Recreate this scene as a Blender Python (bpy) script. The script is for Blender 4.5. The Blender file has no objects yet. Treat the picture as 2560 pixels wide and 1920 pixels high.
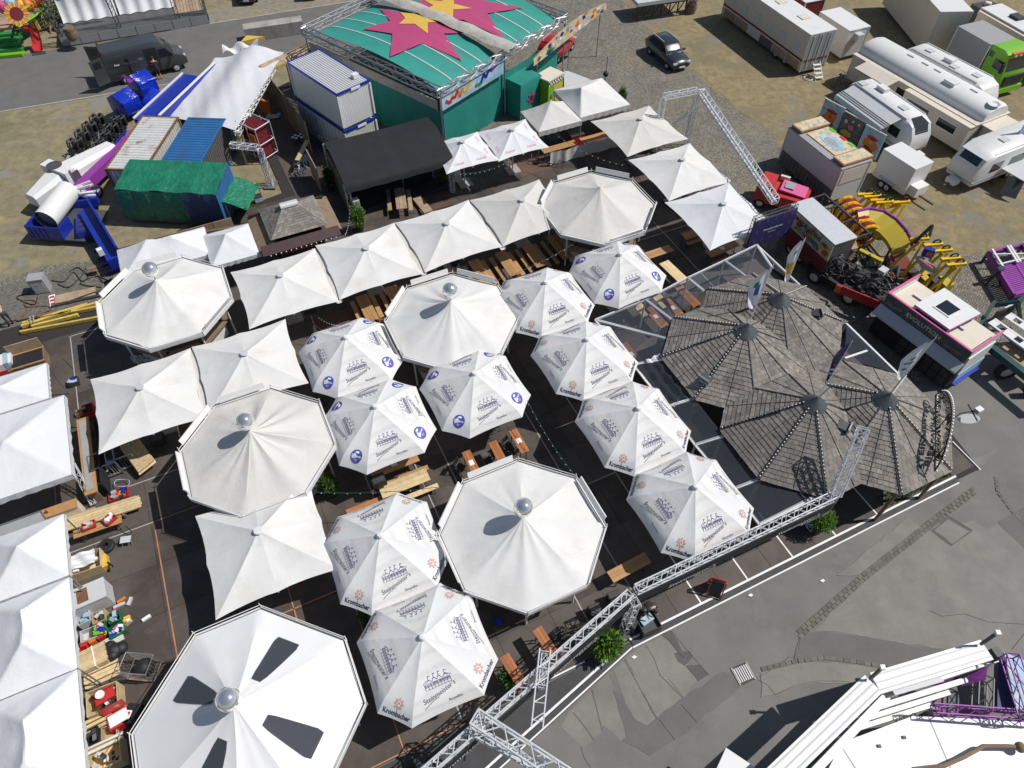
import bpy, math, random
from mathutils import Vector, Matrix
random.seed(7)
SC = bpy.context.scene
COL = SC.collection
R = math.radians

# -- camera
CAM_H = 29.0
PITCH = R(51.5)
cd = bpy.data.cameras.new("camera"); cam = bpy.data.objects.new("camera", cd); COL.objects.link(cam)
cam.location = (0, 0, CAM_H); cam.rotation_euler = (R(90) - PITCH, 0, 0)
cd.sensor_fit = 'HORIZONTAL'; cd.sensor_width = 36.0; cd.lens = 36.0 * 1770 / 2560
cd.clip_start = 0.5; cd.clip_end = 1500
SC.camera = cam

# -- light
SUN_AZ, SUN_EL = R(6), R(53)          # direction towards the sun, measured from +X towards +Y
wd = bpy.data.worlds.new("World"); SC.world = wd; wd.use_nodes = True
nt = wd.node_tree; nt.nodes.clear()
sky = nt.nodes.new("ShaderNodeTexSky"); sky.sky_type = 'NISHITA'; sky.sun_disc = False
sky.sun_elevation = SUN_EL; sky.sun_rotation = R(90) - SUN_AZ
bgn = nt.nodes.new("ShaderNodeBackground"); bgn.inputs[1].default_value = 0.068
on = nt.nodes.new("ShaderNodeOutputWorld")
nt.links.new(sky.outputs[0], bgn.inputs[0]); nt.links.new(bgn.outputs[0], on.inputs[0])
sd = bpy.data.lights.new("sun", 'SUN'); sun = bpy.data.objects.new("sun", sd); COL.objects.link(sun)
sd.energy = 4.2; sd.angle = R(0.5); sd.color = (1.0, 0.965, 0.915)
sdir = Vector((math.cos(SUN_AZ) * math.cos(SUN_EL), math.sin(SUN_AZ) * math.cos(SUN_EL), math.sin(SUN_EL)))
sun.rotation_euler = sdir.to_track_quat('Z', 'Y').to_euler(); sun.location = (30, 10, 40)
SC.view_settings.view_transform = 'Standard'; SC.view_settings.look = 'None'
SC.view_settings.exposure = 0.0; SC.view_settings.gamma = 1.0

# -- survey helpers
FPX = 1770.0
def at(px, py, z=0.0):
    """point at height z on the sight line through photograph pixel (px, py)"""
    u = (px - 1280) / FPX; v = (py - 960) / FPX
    c, s = math.cos(PITCH), math.sin(PITCH)
    d = Vector((u, c - v * s, -s - v * c))
    t = (z - CAM_H) / d.z
    return Vector((0, 0, CAM_H)) + d * t
K4 = 640 / 2212
def W(c, r, x, y, z=0.0):
    """same, from coordinates in the survey sheet of column c, row r"""
    return at(640 * c + K4 * x, 480 * r + K4 * y, z)
GA = R(25.3)                          # direction of the beer garden's building grid
GC, GS = math.cos(GA), math.sin(GA)
def uv(u, v, z=0.0):
    return Vector((u * GC - v * GS, u * GS + v * GC, z))
def touv(p):
    return (p.x * GC + p.y * GS, -p.x * GS + p.y * GC)

# -- mesh builder
class MB:
    def __init__(s): s.v = []; s.f = []
    def add(s, vs, fs):
        o = len(s.v); s.v += [tuple(p) for p in vs]; s.f += [tuple(i + o for i in f) for f in fs]; return s
    def box(s, cx, cy, cz, sx, sy, sz, rz=0.0, tx=1.0, ty=1.0):
        hx, hy, hz = sx / 2, sy / 2, sz / 2; c, n = math.cos(rz), math.sin(rz); vs = []
        for k in (-1, 1):
            ax, ay = (hx, hy) if k < 0 else (hx * tx, hy * ty)
            for x, y in ((-ax, -ay), (ax, -ay), (ax, ay), (-ax, ay)):
                vs.append((cx + x * c - y * n, cy + x * n + y * c, cz + k * hz))
        return s.add(vs, [(3, 2, 1, 0), (4, 5, 6, 7), (0, 1, 5, 4), (1, 2, 6, 5), (2, 3, 7, 6), (3, 0, 4, 7)])
    def b2(s, x0, x1, y0, y1, z0, z1):
        return s.box((x0 + x1) / 2, (y0 + y1) / 2, (z0 + z1) / 2, abs(x1 - x0), abs(y1 - y0), abs(z1 - z0))
    def bar(s, p0, p1, w, h=None, up=(0, 0, 1)):
        p0, p1 = Vector(p0), Vector(p1); h = h or w; d = (p1 - p0)
        if d.length < 1e-6: return s
        d.normalize(); upv = Vector(up)
        if abs(d.dot(upv)) > .98: upv = Vector((1, 0, 0))
        a = d.cross(upv).normalized() * (w / 2); b = a.cross(d).normalized() * (h / 2)
        vs = [q + e * a + g * b for q in (p0, p1) for e, g in ((-1, -1), (1, -1), (1, 1), (-1, 1))]
        return s.add(vs, [(0, 1, 2, 3), (7, 6, 5, 4), (4, 5, 1, 0), (5, 6, 2, 1), (6, 7, 3, 2), (7, 4, 0, 3)])
    def tube(s, p0, p1, r, n=6, r2=None, cap=True):
        p0, p1 = Vector(p0), Vector(p1); r2 = r if r2 is None else r2; d = p1 - p0
        if d.length < 1e-6: return s
        d.normalize(); up = Vector((0, 0, 1)) if abs(d.z) < .95 else Vector((1, 0, 0))
        a = d.cross(up).normalized(); b = a.cross(d).normalized(); vs = []
        for q, rr in ((p0, r), (p1, r2)):
            for i in range(n):
                t = 2 * math.pi * i / n; vs.append(q + (a * math.cos(t) + b * math.sin(t)) * rr)
        fs = [(i, i + n, (i + 1) % n + n, (i + 1) % n) for i in range(n)]
        if cap: fs += [tuple(range(n)), tuple(range(2 * n - 1, n - 1, -1))]
        return s.add(vs, fs)
    def path(s, pts, r, n=5):
        for a, b in zip(pts, pts[1:]): s.tube(a, b, r, n)
        return s
    def poly(s, pts): return s.add(pts, [tuple(range(len(pts)))])
    def slab(s, pts, dz):
        """polygon (list of points) thickened downwards by dz"""
        n = len(pts); pts = [Vector(p) for p in pts]
        a = sum((pts[i].x * pts[(i + 1) % n].y - pts[(i + 1) % n].x * pts[i].y) for i in range(n))
        if a < 0: pts = pts[::-1]
        lo = [p - Vector((0, 0, dz)) for p in pts]
        return s.add(pts + lo, [tuple(range(n)), tuple(range(2 * n - 1, n - 1, -1))] +
                     [(i, i + n, (i + 1) % n + n, (i + 1) % n) for i in range(n)])
    def wall(s, p0, p1, z0, z1, th):
        p0, p1 = Vector((p0[0], p0[1], 0)), Vector((p1[0], p1[1], 0)); d = (p1 - p0); L = d.length
        m = (p0 + p1) / 2; return s.box(m.x, m.y, (z0 + z1) / 2, L, th, z1 - z0, math.atan2(d.y, d.x))
    def lathe(s, prof, n=16, c=(0, 0, 0), ph=0.0, closed=False):
        vs = []
        for r, z in prof:
            for i in range(n):
                t = ph + 2 * math.pi * i / n; vs.append((c[0] + r * math.cos(t), c[1] + r * math.sin(t), c[2] + z))
        m = len(prof); fs = []
        for j in range(m - 1):
            for i in range(n):
                k = (i + 1) % n; fs.append((j * n + i, j * n + k, (j + 1) * n + k, (j + 1) * n + i))
        if closed: fs += [tuple(range(n - 1, -1, -1)), tuple((m - 1) * n + i for i in range(n))]
        return s.add(vs, fs)
    def grid(s, fn, nu, nv):
        vs = [fn(i / nu, j / nv) for j in range(nv + 1) for i in range(nu + 1)]
        fs = [(j * (nu + 1) + i, j * (nu + 1) + i + 1, (j + 1) * (nu + 1) + i + 1, (j + 1) * (nu + 1) + i)
              for j in range(nv) for i in range(nu)]
        return s.add(vs, fs)
    def loft(s, rings, cap=True, closed=True):
        n = len(rings[0]); vs = [p for r in rings for p in r]; fs = []
        for j in range(len(rings) - 1):
            for i in range(n if closed else n - 1):
                k = (i + 1) % n; fs.append((j * n + i, j * n + k, (j + 1) * n + k, (j + 1) * n + i))
        if cap: fs += [tuple(range(n - 1, -1, -1)), tuple((len(rings) - 1) * n + i for i in range(n))]
        return s.add(vs, fs)
    def ball(s, c, r, n=10, m=7, sz=1.0):
        prof = [(max(1e-4, r * math.sin(math.pi * j / m)), -r * sz * math.cos(math.pi * j / m)) for j in range(m + 1)]
        return s.lathe(prof, n, c)
    def mesh(s, name):
        me = bpy.data.meshes.new(name); me.from_pydata(s.v, [], s.f); me.update(); return me
    def build(s, name, mat, parent=None, smooth=False, kind=None, label=None, loc=None, rz=0.0):
        me = s.mesh(name)
        return put(name, me, mat, parent, smooth, kind, label, loc, rz)

def _mk(k): return lambda *a, **kw: getattr(MB(), k)(*a, **kw)
B2, BR, TU, BX, PH, PY, SB = map(_mk, ('b2', 'bar', 'tube', 'box', 'path', 'poly', 'slab'))
def put(name, me, mat, parent=None, smooth=False, kind=None, label=None, loc=None, rz=0.0):
    if mat is not None and not me.materials: me.materials.append(M[mat] if isinstance(mat, str) else mat)
    if smooth:
        for p in me.polygons: p.use_smooth = True
        try: me.set_sharp_from_angle(angle=R(40 if smooth is True else smooth))
        except Exception: pass
    o = bpy.data.objects.new(name, me); COL.objects.link(o)
    if parent is not None: o.parent = parent
    if loc is not None: o.location = loc
    if rz: o.rotation_euler[2] = rz
    if kind: o['kind'] = kind
    if label: o['label'] = label
    return o
def root(name, label, cat, loc=(0, 0, 0), rz=0.0, group=None):
    o = bpy.data.objects.new(name, None); COL.objects.link(o); o.empty_display_size = .3
    o.location = loc; o.rotation_euler[2] = rz; o['label'] = label; o['category'] = cat
    if group: o['group'] = group
    return o
def tag(o, label, cat, group=None):
    o['label'] = label; o['category'] = cat
    if group: o['group'] = group
    return o
def copy_tree(o, parent=None):
    c = o.copy(); COL.objects.link(c)
    if parent is not None: c.parent = parent
    for ch in o.children: copy_tree(ch, c)
    return c
def clone(o, label, loc, rz=None, group=None):
    c = copy_tree(o); c.location = loc; c['label'] = label
    if rz is not None: c.rotation_euler[2] = rz
    if group: c['group'] = group
    return c
def frame(a, b, z=0.0):
    """origin at a (dropped to z), heading of a->b, length"""
    return Vector((a.x, a.y, z)), math.atan2(b.y - a.y, b.x - a.x), math.hypot(b.x - a.x, b.y - a.y)

# -- materials
M = {}
def mat(name, col, rough=.6, metal=0.0, var=0.0, scale=3.0, bump=0.0, bscale=None, isl=0.0, orand=0.0, dirt=None,
        dscale=.6, dlo=.5, dhi=.7, spec=.5, detail=6.0, coat=0.0, alpha=None, stripes=None, trans=0.0):
    m = bpy.data.materials.new(name); m.use_nodes = True; n = m.node_tree.nodes; l = m.node_tree.links
    b = n["Principled BSDF"]; b.inputs["Roughness"].default_value = rough; b.inputs["Metallic"].default_value = metal
    b.inputs["Specular IOR Level"].default_value = spec
    if coat: b.inputs["Coat Weight"].default_value = coat; b.inputs["Coat Roughness"].default_value = .08
    tc = n.new("ShaderNodeTexCoord"); src = None
    geo = n.new("ShaderNodeNewGeometry"); pos = geo.outputs["Position"]
    def rgb(c):
        q = n.new("ShaderNodeRGB"); q.outputs[0].default_value = (*c, 1); return q.outputs[0]
    def math_(op, a, bb):
        q = n.new("ShaderNodeMath"); q.operation = op
        for i, x in enumerate((a, bb)):
            if isinstance(x, (int, float)): q.inputs[i].default_value = x
            else: l.new(x, q.inputs[i])
        return q.outputs[0]
    def mix(f, a, bb, mode='MIX'):
        q = n.new("ShaderNodeMix"); q.data_type = 'RGBA'; q.blend_type = mode
        if isinstance(f, (int, float)): q.inputs[0].default_value = f
        else: l.new(f, q.inputs[0])
        l.new(a, q.inputs[6]); l.new(bb, q.inputs[7]); return q.outputs[2]
    def noise(sc, det=detail, rg=.6):
        q = n.new("ShaderNodeTexNoise"); q.inputs["Scale"].default_value = sc; q.inputs["Detail"].default_value = det
        q.inputs["Roughness"].default_value = rg; l.new(pos, q.inputs["Vector"]); return q.outputs["Fac"]
    def ramp(f, lo, hi, a=0.0, bb=1.0):
        q = n.new("ShaderNodeMapRange"); q.inputs[1].default_value = lo; q.inputs[2].default_value = hi
        q.inputs[3].default_value = a; q.inputs[4].default_value = bb; l.new(f, q.inputs[0]); return q.outputs[0]
    src = rgb(col); fac = None
    if var: fac = ramp(noise(scale), .25, .75, 1 - var, 1 + var)
    if isl: 
        f2 = math_('ADD', math_('MULTIPLY', geo.outputs["Random Per Island"], 2 * isl), 1 - isl)
        fac = f2 if fac is None else math_('MULTIPLY', fac, f2)
    if orand:
        oi = n.new("ShaderNodeObjectInfo")
        f2 = math_('ADD', math_('MULTIPLY', oi.outputs["Random"], 2 * orand), 1 - orand)
        fac = f2 if fac is None else math_('MULTIPLY', fac, f2)
    if fac is not None:
        q = n.new("ShaderNodeVectorMath"); q.operation = 'SCALE'; l.new(src, q.inputs[0]); l.new(fac, q.inputs["Scale"]); src = q.outputs[0]
    if stripes:                       # (second colour, frequency, axis, sharpness lo, hi, noise) in object space
        c2, fq, ax, lo, hi, dist = stripes
        wv = n.new("ShaderNodeTexWave"); wv.bands_direction = ax; wv.inputs["Scale"].default_value = fq
        wv.inputs["Distortion"].default_value = dist; wv.inputs["Detail"].default_value = 2; wv.inputs["Detail Scale"].default_value = .6
        l.new(tc.outputs["Object"], wv.inputs["Vector"])
        src = mix(ramp(wv.outputs["Fac"], lo, hi), src, rgb(c2))
    if dirt:
        src = mix(ramp(noise(dscale, 8, .65), dlo, dhi), src, rgb(dirt))
    l.new(src, b.inputs["Base Color"])
    if bump:
        bp = n.new("ShaderNodeBump"); bp.inputs["Strength"].default_value = 1.0; bp.inputs["Distance"].default_value = bump
        l.new(noise(bscale or scale * 4, 4), bp.inputs["Height"]); l.new(bp.outputs[0], b.inputs["Normal"])
    if trans:                         # thin cloth lets some light through
        tr = n.new("ShaderNodeBsdfTranslucent"); tr.inputs[0].default_value = (*col, 1)
        ms = n.new("ShaderNodeMixShader"); ms.inputs[0].default_value = trans
        l.new(b.outputs[0], ms.inputs[1]); l.new(tr.outputs[0], ms.inputs[2]); l.new(ms.outputs[0], n["Material Output"].inputs[0])
    if alpha is not None: b.inputs["Alpha"].default_value = alpha
    M[name] = m; return m
def clear_film(name, tint=(.75, .8, .85), amount=.55, rough=.1, haze=(.25, .27, .3)):
    m = bpy.data.materials.new(name); m.use_nodes = True; n = m.node_tree.nodes; l = m.node_tree.links; n.clear()
    t = n.new("ShaderNodeBsdfTransparent"); t.inputs[0].default_value = (*tint, 1)
    g = n.new("ShaderNodeBsdfPrincipled"); g.inputs["Base Color"].default_value = (*haze, 1); g.inputs["Roughness"].default_value = rough
    ms = n.new("ShaderNodeMixShader"); ms.inputs[0].default_value = amount; o = n.new("ShaderNodeOutputMaterial")
    geo = n.new("ShaderNodeNewGeometry"); nz = n.new("ShaderNodeTexNoise"); nz.inputs["Scale"].default_value = 1.7; nz.inputs["Detail"].default_value = 3
    bp = n.new("ShaderNodeBump"); bp.inputs["Distance"].default_value = .02; l.new(geo.outputs["Position"], nz.inputs["Vector"])
    l.new(nz.outputs["Fac"], bp.inputs["Height"]); l.new(bp.outputs[0], g.inputs["Normal"])
    l.new(t.outputs[0], ms.inputs[1]); l.new(g.outputs[0], ms.inputs[2]); l.new(ms.outputs[0], o.inputs[0]); M[name] = m; return m

mat("grass", (.24, .205, .125), .95, var=.32, scale=1.4, dirt=(.12, .122, .065), dscale=.14, dlo=.52, dhi=.72, bump=.05, bscale=14)
mat("dry_grass", (.25, .20, .105), .95, var=.34, scale=1.8, dirt=(.185, .155, .095), dscale=.22, dlo=.46, dhi=.66, bump=.05, bscale=14)
mat("gravel", (.235, .21, .165), .95, var=.3, scale=2.2, dirt=(.30, .25, .16), dscale=.3, dlo=.48, dhi=.7, bump=.06, bscale=9)
mat("asphalt", (.135, .131, .125), .9, var=.14, scale=.9, dirt=(.165, .158, .147), dscale=.22, dlo=.45, dhi=.75, bump=.012, bscale=40)
mat("asphalt_plaza", (.160, .155, .146), .92, var=.16, scale=.7, dirt=(.20, .192, .178), dscale=.22, dlo=.42, dhi=.72, bump=.012, bscale=30)
mat("asphalt_dark", (.10, .098, .094), .92, var=.12, scale=1.1, bump=.01, bscale=30)
mat("asphalt_pale", (.215, .205, .188), .92, var=.16, scale=1.1, dirt=(.17, .163, .15), dscale=.4, dlo=.48, dhi=.7, bump=.01, bscale=30)
mat("setts", (.135, .126, .11), .92, isl=.2, orand=.16, var=.15, scale=4)
mat("crack", (.085, .08, .07), .95)
mat("concrete", (.36, .34, .31), .9, var=.14, scale=2, dirt=(.24, .22, .2), dscale=.7)
mat("deck", (.078, .064, .057), .62, var=.25, scale=.8, orand=.24, dirt=(.118, .102, .090), dscale=.5, dlo=.46, dhi=.72, bump=.004, bscale=30, spec=.3)
mat("deck_red", (.125, .072, .055), .7, var=.2, scale=1.4, orand=.15, spec=.3)
mat("deck_base", (.03, .025, .023), .9)
mat("rubber", (.028, .028, .03), .8, var=.2, scale=2)
mat("rail_grey", (.36, .35, .34), .6)
mat("rail_orange", (.42, .2, .1), .7, var=.3, scale=3)
mat("paint_white", (.78, .78, .77), .6, var=.06, scale=3, dirt=(.5, .49, .47), dscale=1.2, dlo=.58, dhi=.8)
mat("ramp", (.055, .055, .057), .8, var=.2, scale=2.5)
mat("cloth", (.74, .735, .72), .75, var=.05, scale=.9, bump=.02, bscale=1.6, dirt=(.60, .59, .56), dscale=.7, dlo=.5, dhi=.85, trans=.1)
mat("cloth_grey", (.64, .628, .60), .78, var=.05, scale=1.1, bump=.03, bscale=1.8, dirt=(.57, .55, .51), dscale=.5, dlo=.5, dhi=.8, trans=.08)
mat("cloth_bright", (.73, .74, .765), .7, var=.03, scale=.8, bump=.035, bscale=1.5, trans=.1)
mat("vinyl", (.75, .75, .755), .5, var=.03, scale=.7, bump=.012, bscale=1.5)
mat("parasol_plain", (.73, .735, .735), .75, var=.02, scale=.8, bump=.02, bscale=2.2, trans=.12)
mat("parasol_wood", (.74, .735, .725), .75, bump=.02, bscale=2.2, trans=.1, stripes=((.66, .66, .655), 1.0, 'Z', .55, .95, 5.0))
mat("print_violet", (.12, .105, .22), .7)
mat("print_navy", (.03, .04, .085), .7)
mat("print_grey", (.15, .148, .17), .7)
mat("print_red", (.55, .06, .05), .7)
mat("print_rose", (.52, .37, .31), .7)
mat("print_blue", (.06, .075, .36), .6)
mat("print_white", (.82, .82, .84), .7)
mat("white_metal", (.70, .70, .69), .45, var=.05, scale=4)
mat("white_paint", (.70, .70, .69), .4, var=.03, scale=1.5, dirt=(.62, .61, .57), dscale=.7, dlo=.58, dhi=.85)
mat("cream", (.66, .60, .50), .5, var=.05, scale=1.5, dirt=(.50, .45, .36), dscale=.9, dlo=.58, dhi=.85)
mat("beige", (.60, .54, .47), .5, var=.04, scale=1.2)
mat("alu", (.70, .71, .73), .38, metal=.35, var=.08, scale=5)
mat("steel", (.42, .42, .43), .4, metal=.8, var=.12, scale=4)
mat("steel_dark", (.10, .10, .105), .5, metal=.3, var=.15, scale=4)
mat("chrome", (.92, .91, .89), .09, metal=.86)
mat("black", (.018, .018, .02), .6, var=.2, scale=3)
mat("black_cloth", (.013, .014, .018), .85, var=.3, scale=.9, bump=.03, bscale=1.5)
mat("char", (.045, .047, .05), .55, var=.15, scale=3)
mat("grey", (.32, .325, .33), .55, var=.08, scale=3)
mat("grey_light", (.52, .53, .54), .5, var=.06, scale=3)
mat("glass", (.02, .025, .03), .06, spec=.8)
mat("glass_blue", (.02, .03, .04), .03, spec=.12)
mat("wood", (.46, .26, .11), .6, var=.18, scale=3, stripes=((.36, .19, .075), 6, 'Y', .5, .9, 6), orand=.2)
mat("wood_red", (.40, .15, .055), .5, var=.15, scale=3, orand=.2)
mat("plank", (.60, .46, .26), .75, var=.2, scale=5, orand=.18)
mat("plank_yellow", (.55, .40, .09), .7, var=.25, scale=4, orand=.2)
mat("osb", (.45, .33, .19), .85, var=.35, scale=9, orand=.1)
mat("ply", (.34, .25, .165), .8, var=.25, scale=2, orand=.15)
mat("ply_dark", (.19, .135, .09), .8, var=.25, scale=2, orand=.15)
mat("shingle", (.208, .188, .168), .9, isl=.28, orand=.2, var=.2, scale=.9, dirt=(.15, .135, .122), dscale=.5, dlo=.5, dhi=.75)
mat("shingle_under", (.06, .05, .045), .95)
mat("lead", (.055, .065, .072), .5, var=.2, scale=2)
mat("red", (.48, .03, .03), .45, var=.12, scale=3)
mat("maroon", (.045, .018, .02), .55, var=.2, scale=2)
mat("dark_red", (.16, .02, .025), .5, var=.15, scale=2)
mat("orange", (.62, .17, .03), .5)
mat("green", (.03, .22, .05), .5, var=.15, scale=3)
mat("teal", (.015, .22, .185), .7, var=.12, scale=1, bump=.03, bscale=1.2)
mat("teal_light", (.03, .27, .225), .65, var=.1, scale=1, bump=.02, bscale=1)
mat("magenta", (.42, .055, .16), .65, var=.06, scale=1)
mat("sun_yellow", (.64, .42, .07), .6, var=.08, scale=2)
mat("lime", (.18, .46, .02), .35, coat=.3, var=.04, scale=2)
mat("green_tarp", (.012, .17, .095), .4, var=.25, scale=1.4, bump=.16, bscale=2.4)
mat("blue_tarp", (.008, .03, .40), .25, var=.25, scale=1.2, bump=.08, bscale=2.0)
mat("navy_tarp", (.03, .065, .14), .55, var=.2, scale=1, bump=.05, bscale=1.6)
mat("blue", (.012, .03, .30), .35, var=.12, scale=2)
mat("cont_blue", (.025, .13, .33), .5, var=.1, scale=1.5, dirt=(.05, .1, .2), dscale=1.2)
mat("cont_grey", (.10, .098, .10), .6, var=.12, scale=2)
mat("cont_white", (.55, .56, .54), .55, var=.1, scale=1.5, dirt=(.33, .2, .12), dscale=1.3, dlo=.56, dhi=.68)
mat("rust", (.18, .085, .04), .85, var=.3, scale=3)
mat("purple", (.26, .04, .30), .45, var=.1, scale=2)
mat("violet_dark", (.035, .025, .12), .6)
mat("yellow", (.75, .47, .01), .38, var=.08, scale=3)
mat("pink", (.62, .12, .30), .5)
mat("foliage", (.065, .13, .022), .6, isl=.45, orand=.15, trans=.25)
mat("foliage_bright", (.12, .23, .03), .6, isl=.55, trans=.3)
mat("soil", (.06, .04, .03), .95)
mat("car_dark", (.022, .026, .036), .3, coat=1.0)
mat("van_dark", (.050, .056, .060), .38, coat=.5)
mat("car_red", (.42, .012, .015), .3, coat=1.0)
mat("tyre", (.022, .022, .022), .85)
mat("skin", (.55, .34, .24), .6)
mat("hair", (.05, .035, .025), .8)
mat("jeans", (.06, .09, .17), .85)
mat("khaki", (.42, .33, .22), .85)
mat("tarp_grey", (.42, .40, .36), .75, var=.2, scale=1.5, bump=.08, bscale=1.6)
mat("bulb", (.85, .83, .75), .25)
mat("cable", (.022, .022, .022), .7)
mat("cable_green", (.02, .07, .05), .7)
mat("mural_blue", (.28, .46, .60), .6, var=.3, scale=2.5, dirt=(.62, .58, .48), dscale=1.6)
mat("mural_sand", (.62, .50, .33), .6, var=.25, scale=4, dirt=(.30, .36, .30), dscale=2.4, dlo=.52, dhi=.6)
mat("mural_dark", (.07, .10, .09), .5, var=.5, scale=5, dirt=(.22, .12, .2), dscale=3, dlo=.5, dhi=.6)
mat("ochre", (.47, .36, .03), .5, var=.06, scale=2)
mat("crate_green", (.012, .15, .05), .5)
mat("card", (.45, .32, .18), .85, var=.1, scale=3)
clear_film("film", tint=(.80, .83, .88), amount=.20, rough=.15, haze=(.16, .18, .22))
clear_film("window_film", tint=(.3, .32, .36), amount=.45, rough=.05, haze=(.08, .085, .10))

def cobble_mat(name, size, c1, c2, joint):
    m = mat(name, c1, .93, var=.22, scale=.5, dirt=c2, dscale=.25, dlo=.45, dhi=.7); n = m.node_tree.nodes; l = m.node_tree.links; b = n["Principled BSDF"]
    src = b.inputs["Base Color"].links[0].from_socket; g = n.new("ShaderNodeNewGeometry"); mp = n.new("ShaderNodeMapping"); mp.inputs["Rotation"].default_value[2] = .6; l.new(g.outputs["Position"], mp.inputs["Vector"])
    v = n.new("ShaderNodeTexVoronoi"); v.feature = 'DISTANCE_TO_EDGE'; v.inputs["Scale"].default_value = 1 / size; v.inputs["Randomness"].default_value = .55; l.new(mp.outputs[0], v.inputs["Vector"])
    v2 = n.new("ShaderNodeTexVoronoi"); v2.inputs["Scale"].default_value = 1 / size; v2.inputs["Randomness"].default_value = .55; l.new(mp.outputs[0], v2.inputs["Vector"])
    r = n.new("ShaderNodeMapRange"); r.inputs[1].default_value = .03; r.inputs[2].default_value = .12; l.new(v.outputs["Distance"], r.inputs[0])
    mx = n.new("ShaderNodeMix"); mx.data_type = 'RGBA'; l.new(r.outputs[0], mx.inputs[0]); q = n.new("ShaderNodeRGB"); q.outputs[0].default_value = (*joint, 1); l.new(q.outputs[0], mx.inputs[6])
    sp = n.new("ShaderNodeSeparateColor"); l.new(v2.outputs["Color"], sp.inputs[0]); ml = n.new("ShaderNodeMapRange"); ml.inputs[3].default_value = .72; ml.inputs[4].default_value = 1.28; l.new(sp.outputs[0], ml.inputs[0])
    sc = n.new("ShaderNodeVectorMath"); sc.operation = 'SCALE'; l.new(src, sc.inputs[0]); l.new(ml.outputs[0], sc.inputs["Scale"]); l.new(sc.outputs[0], mx.inputs[7]); l.new(mx.outputs[2], b.inputs["Base Color"])
    bp = n.new("ShaderNodeBump"); bp.inputs["Distance"].default_value = .03; l.new(r.outputs[0], bp.inputs["Height"]); l.new(bp.outputs[0], b.inputs["Normal"]); return m
cobble_mat("cobble", .135, (.225, .21, .178), (.265, .235, .175), (.12, .108, .085))

def layer(name, col, scale, lo, hi, amt=1.0, sx=1.0):
    m = M[name]; n = m.node_tree.nodes; l = m.node_tree.links; b = n["Principled BSDF"]; s = b.inputs["Base Color"].links[0].from_socket
    g = n.new("ShaderNodeNewGeometry"); mp = n.new("ShaderNodeMapping"); mp.inputs["Scale"].default_value = (sx, 1, 1); mp.inputs["Location"].default_value = (7, 3, 1); mp.inputs["Rotation"].default_value[2] = .5; l.new(g.outputs["Position"], mp.inputs["Vector"])
    z = n.new("ShaderNodeTexNoise"); z.inputs["Scale"].default_value = scale; z.inputs["Detail"].default_value = 7; z.inputs["Roughness"].default_value = .68; l.new(mp.outputs[0], z.inputs["Vector"])
    r = n.new("ShaderNodeMapRange"); r.inputs[1].default_value = lo; r.inputs[2].default_value = hi; r.inputs[4].default_value = amt; l.new(z.outputs["Fac"], r.inputs[0])
    x = n.new("ShaderNodeMix"); x.data_type = 'RGBA'; l.new(r.outputs[0], x.inputs[0]); l.new(s, x.inputs[6]); x.inputs[7].default_value = (*col, 1); l.new(x.outputs[2], b.inputs["Base Color"])
for a in (("grass", (.235, .225, .20), .35, .55, .62), ("grass", (.33, .27, .15), .5, .58, .7), ("dry_grass", (.20, .19, .16), .3, .56, .64), ("dry_grass", (.31, .245, .14), .8, .56, .68), ("dry_grass", (.13, .135, .06), .45, .63, .72, .7), ("cobble", (.30, .26, .175), .3, .55, .66, .8), ("cobble", (.12, .115, .10), .55, .6, .7, .6),
          ("asphalt_plaza", (.10, .098, .094), 1.3, .62, .75, .6), ("asphalt_plaza", (.235, .225, .21), .45, .6, .7, .5), ("asphalt_pale", (.115, .11, .105), 1.6, .63, .74, .6), ("asphalt", (.085, .083, .08), .9, .6, .75, .6, .3), ("deck", (.16, .14, .125), 2.2, .62, .72, .55), ("deck", (.03, .026, .024), 1.1, .6, .72, .5),
          ("shingle", (.075, .068, .06), .9, .56, .7, .6), ("shingle", (.33, .31, .28), 1.5, .62, .74, .5), ("cloth", (.55, .535, .49), 1.6, .60, .74, .45, .35), ("cloth_grey", (.5, .47, .41), 1.3, .58, .74, .5, .35), ("parasol_plain", (.58, .575, .56), 1.4, .6, .76, .4), ("cloth_bright", (.58, .59, .61), 1.1, .58, .75, .4), ("vinyl", (.6, .6, .6), .8, .58, .75, .35), ("white_paint", (.52, .50, .46), 1.3, .6, .75, .5, .4), ("green_tarp", (.05, .23, .15), 1.2, .58, .7, .5), ("teal_light", (.05, .25, .215), 1.0, .56, .7, .5)):
    layer(*a)
# -- lettering
_txt = {}
def text_geo(s, size=1.0, shear=0.0, bold=0.0, align='CENTER'):
    k = (s, shear, bold, align)
    if k not in _txt:
        cu = bpy.data.curves.new("lettering", 'FONT'); cu.body = s; cu.size = 1.0; cu.align_x = align; cu.shear = shear
        cu.offset = bold; cu.resolution_u = 2; cu.fill_mode = 'FRONT'
        o = bpy.data.objects.new("lettering", cu); COL.objects.link(o)
        bpy.context.view_layer.update()
        me = o.evaluated_get(bpy.context.evaluated_depsgraph_get()).to_mesh()
        vs = [tuple(v.co) for v in me.vertices]; fs = [tuple(p.vertices) for p in me.polygons]
        bpy.data.objects.remove(o); bpy.data.curves.remove(cu); _txt[k] = (vs, fs)
    vs, fs = _txt[k]
    return [(x * size, y * size) for x, y, z in vs], fs
def text_width(s, **kw):
    vs, _ = text_geo(s, 1.0, **kw); xs = [v[0] for v in vs]; return max(xs) - min(xs)
def lettering(mb, s, width, fn, **kw):
    """add lettering of the given width, laid out by fn(x, y) -> point"""
    vs, fs = text_geo(s, width / text_width(s, **kw), **kw)
    mb.add([fn(x, y) for x, y in vs], fs); return mb
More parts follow.
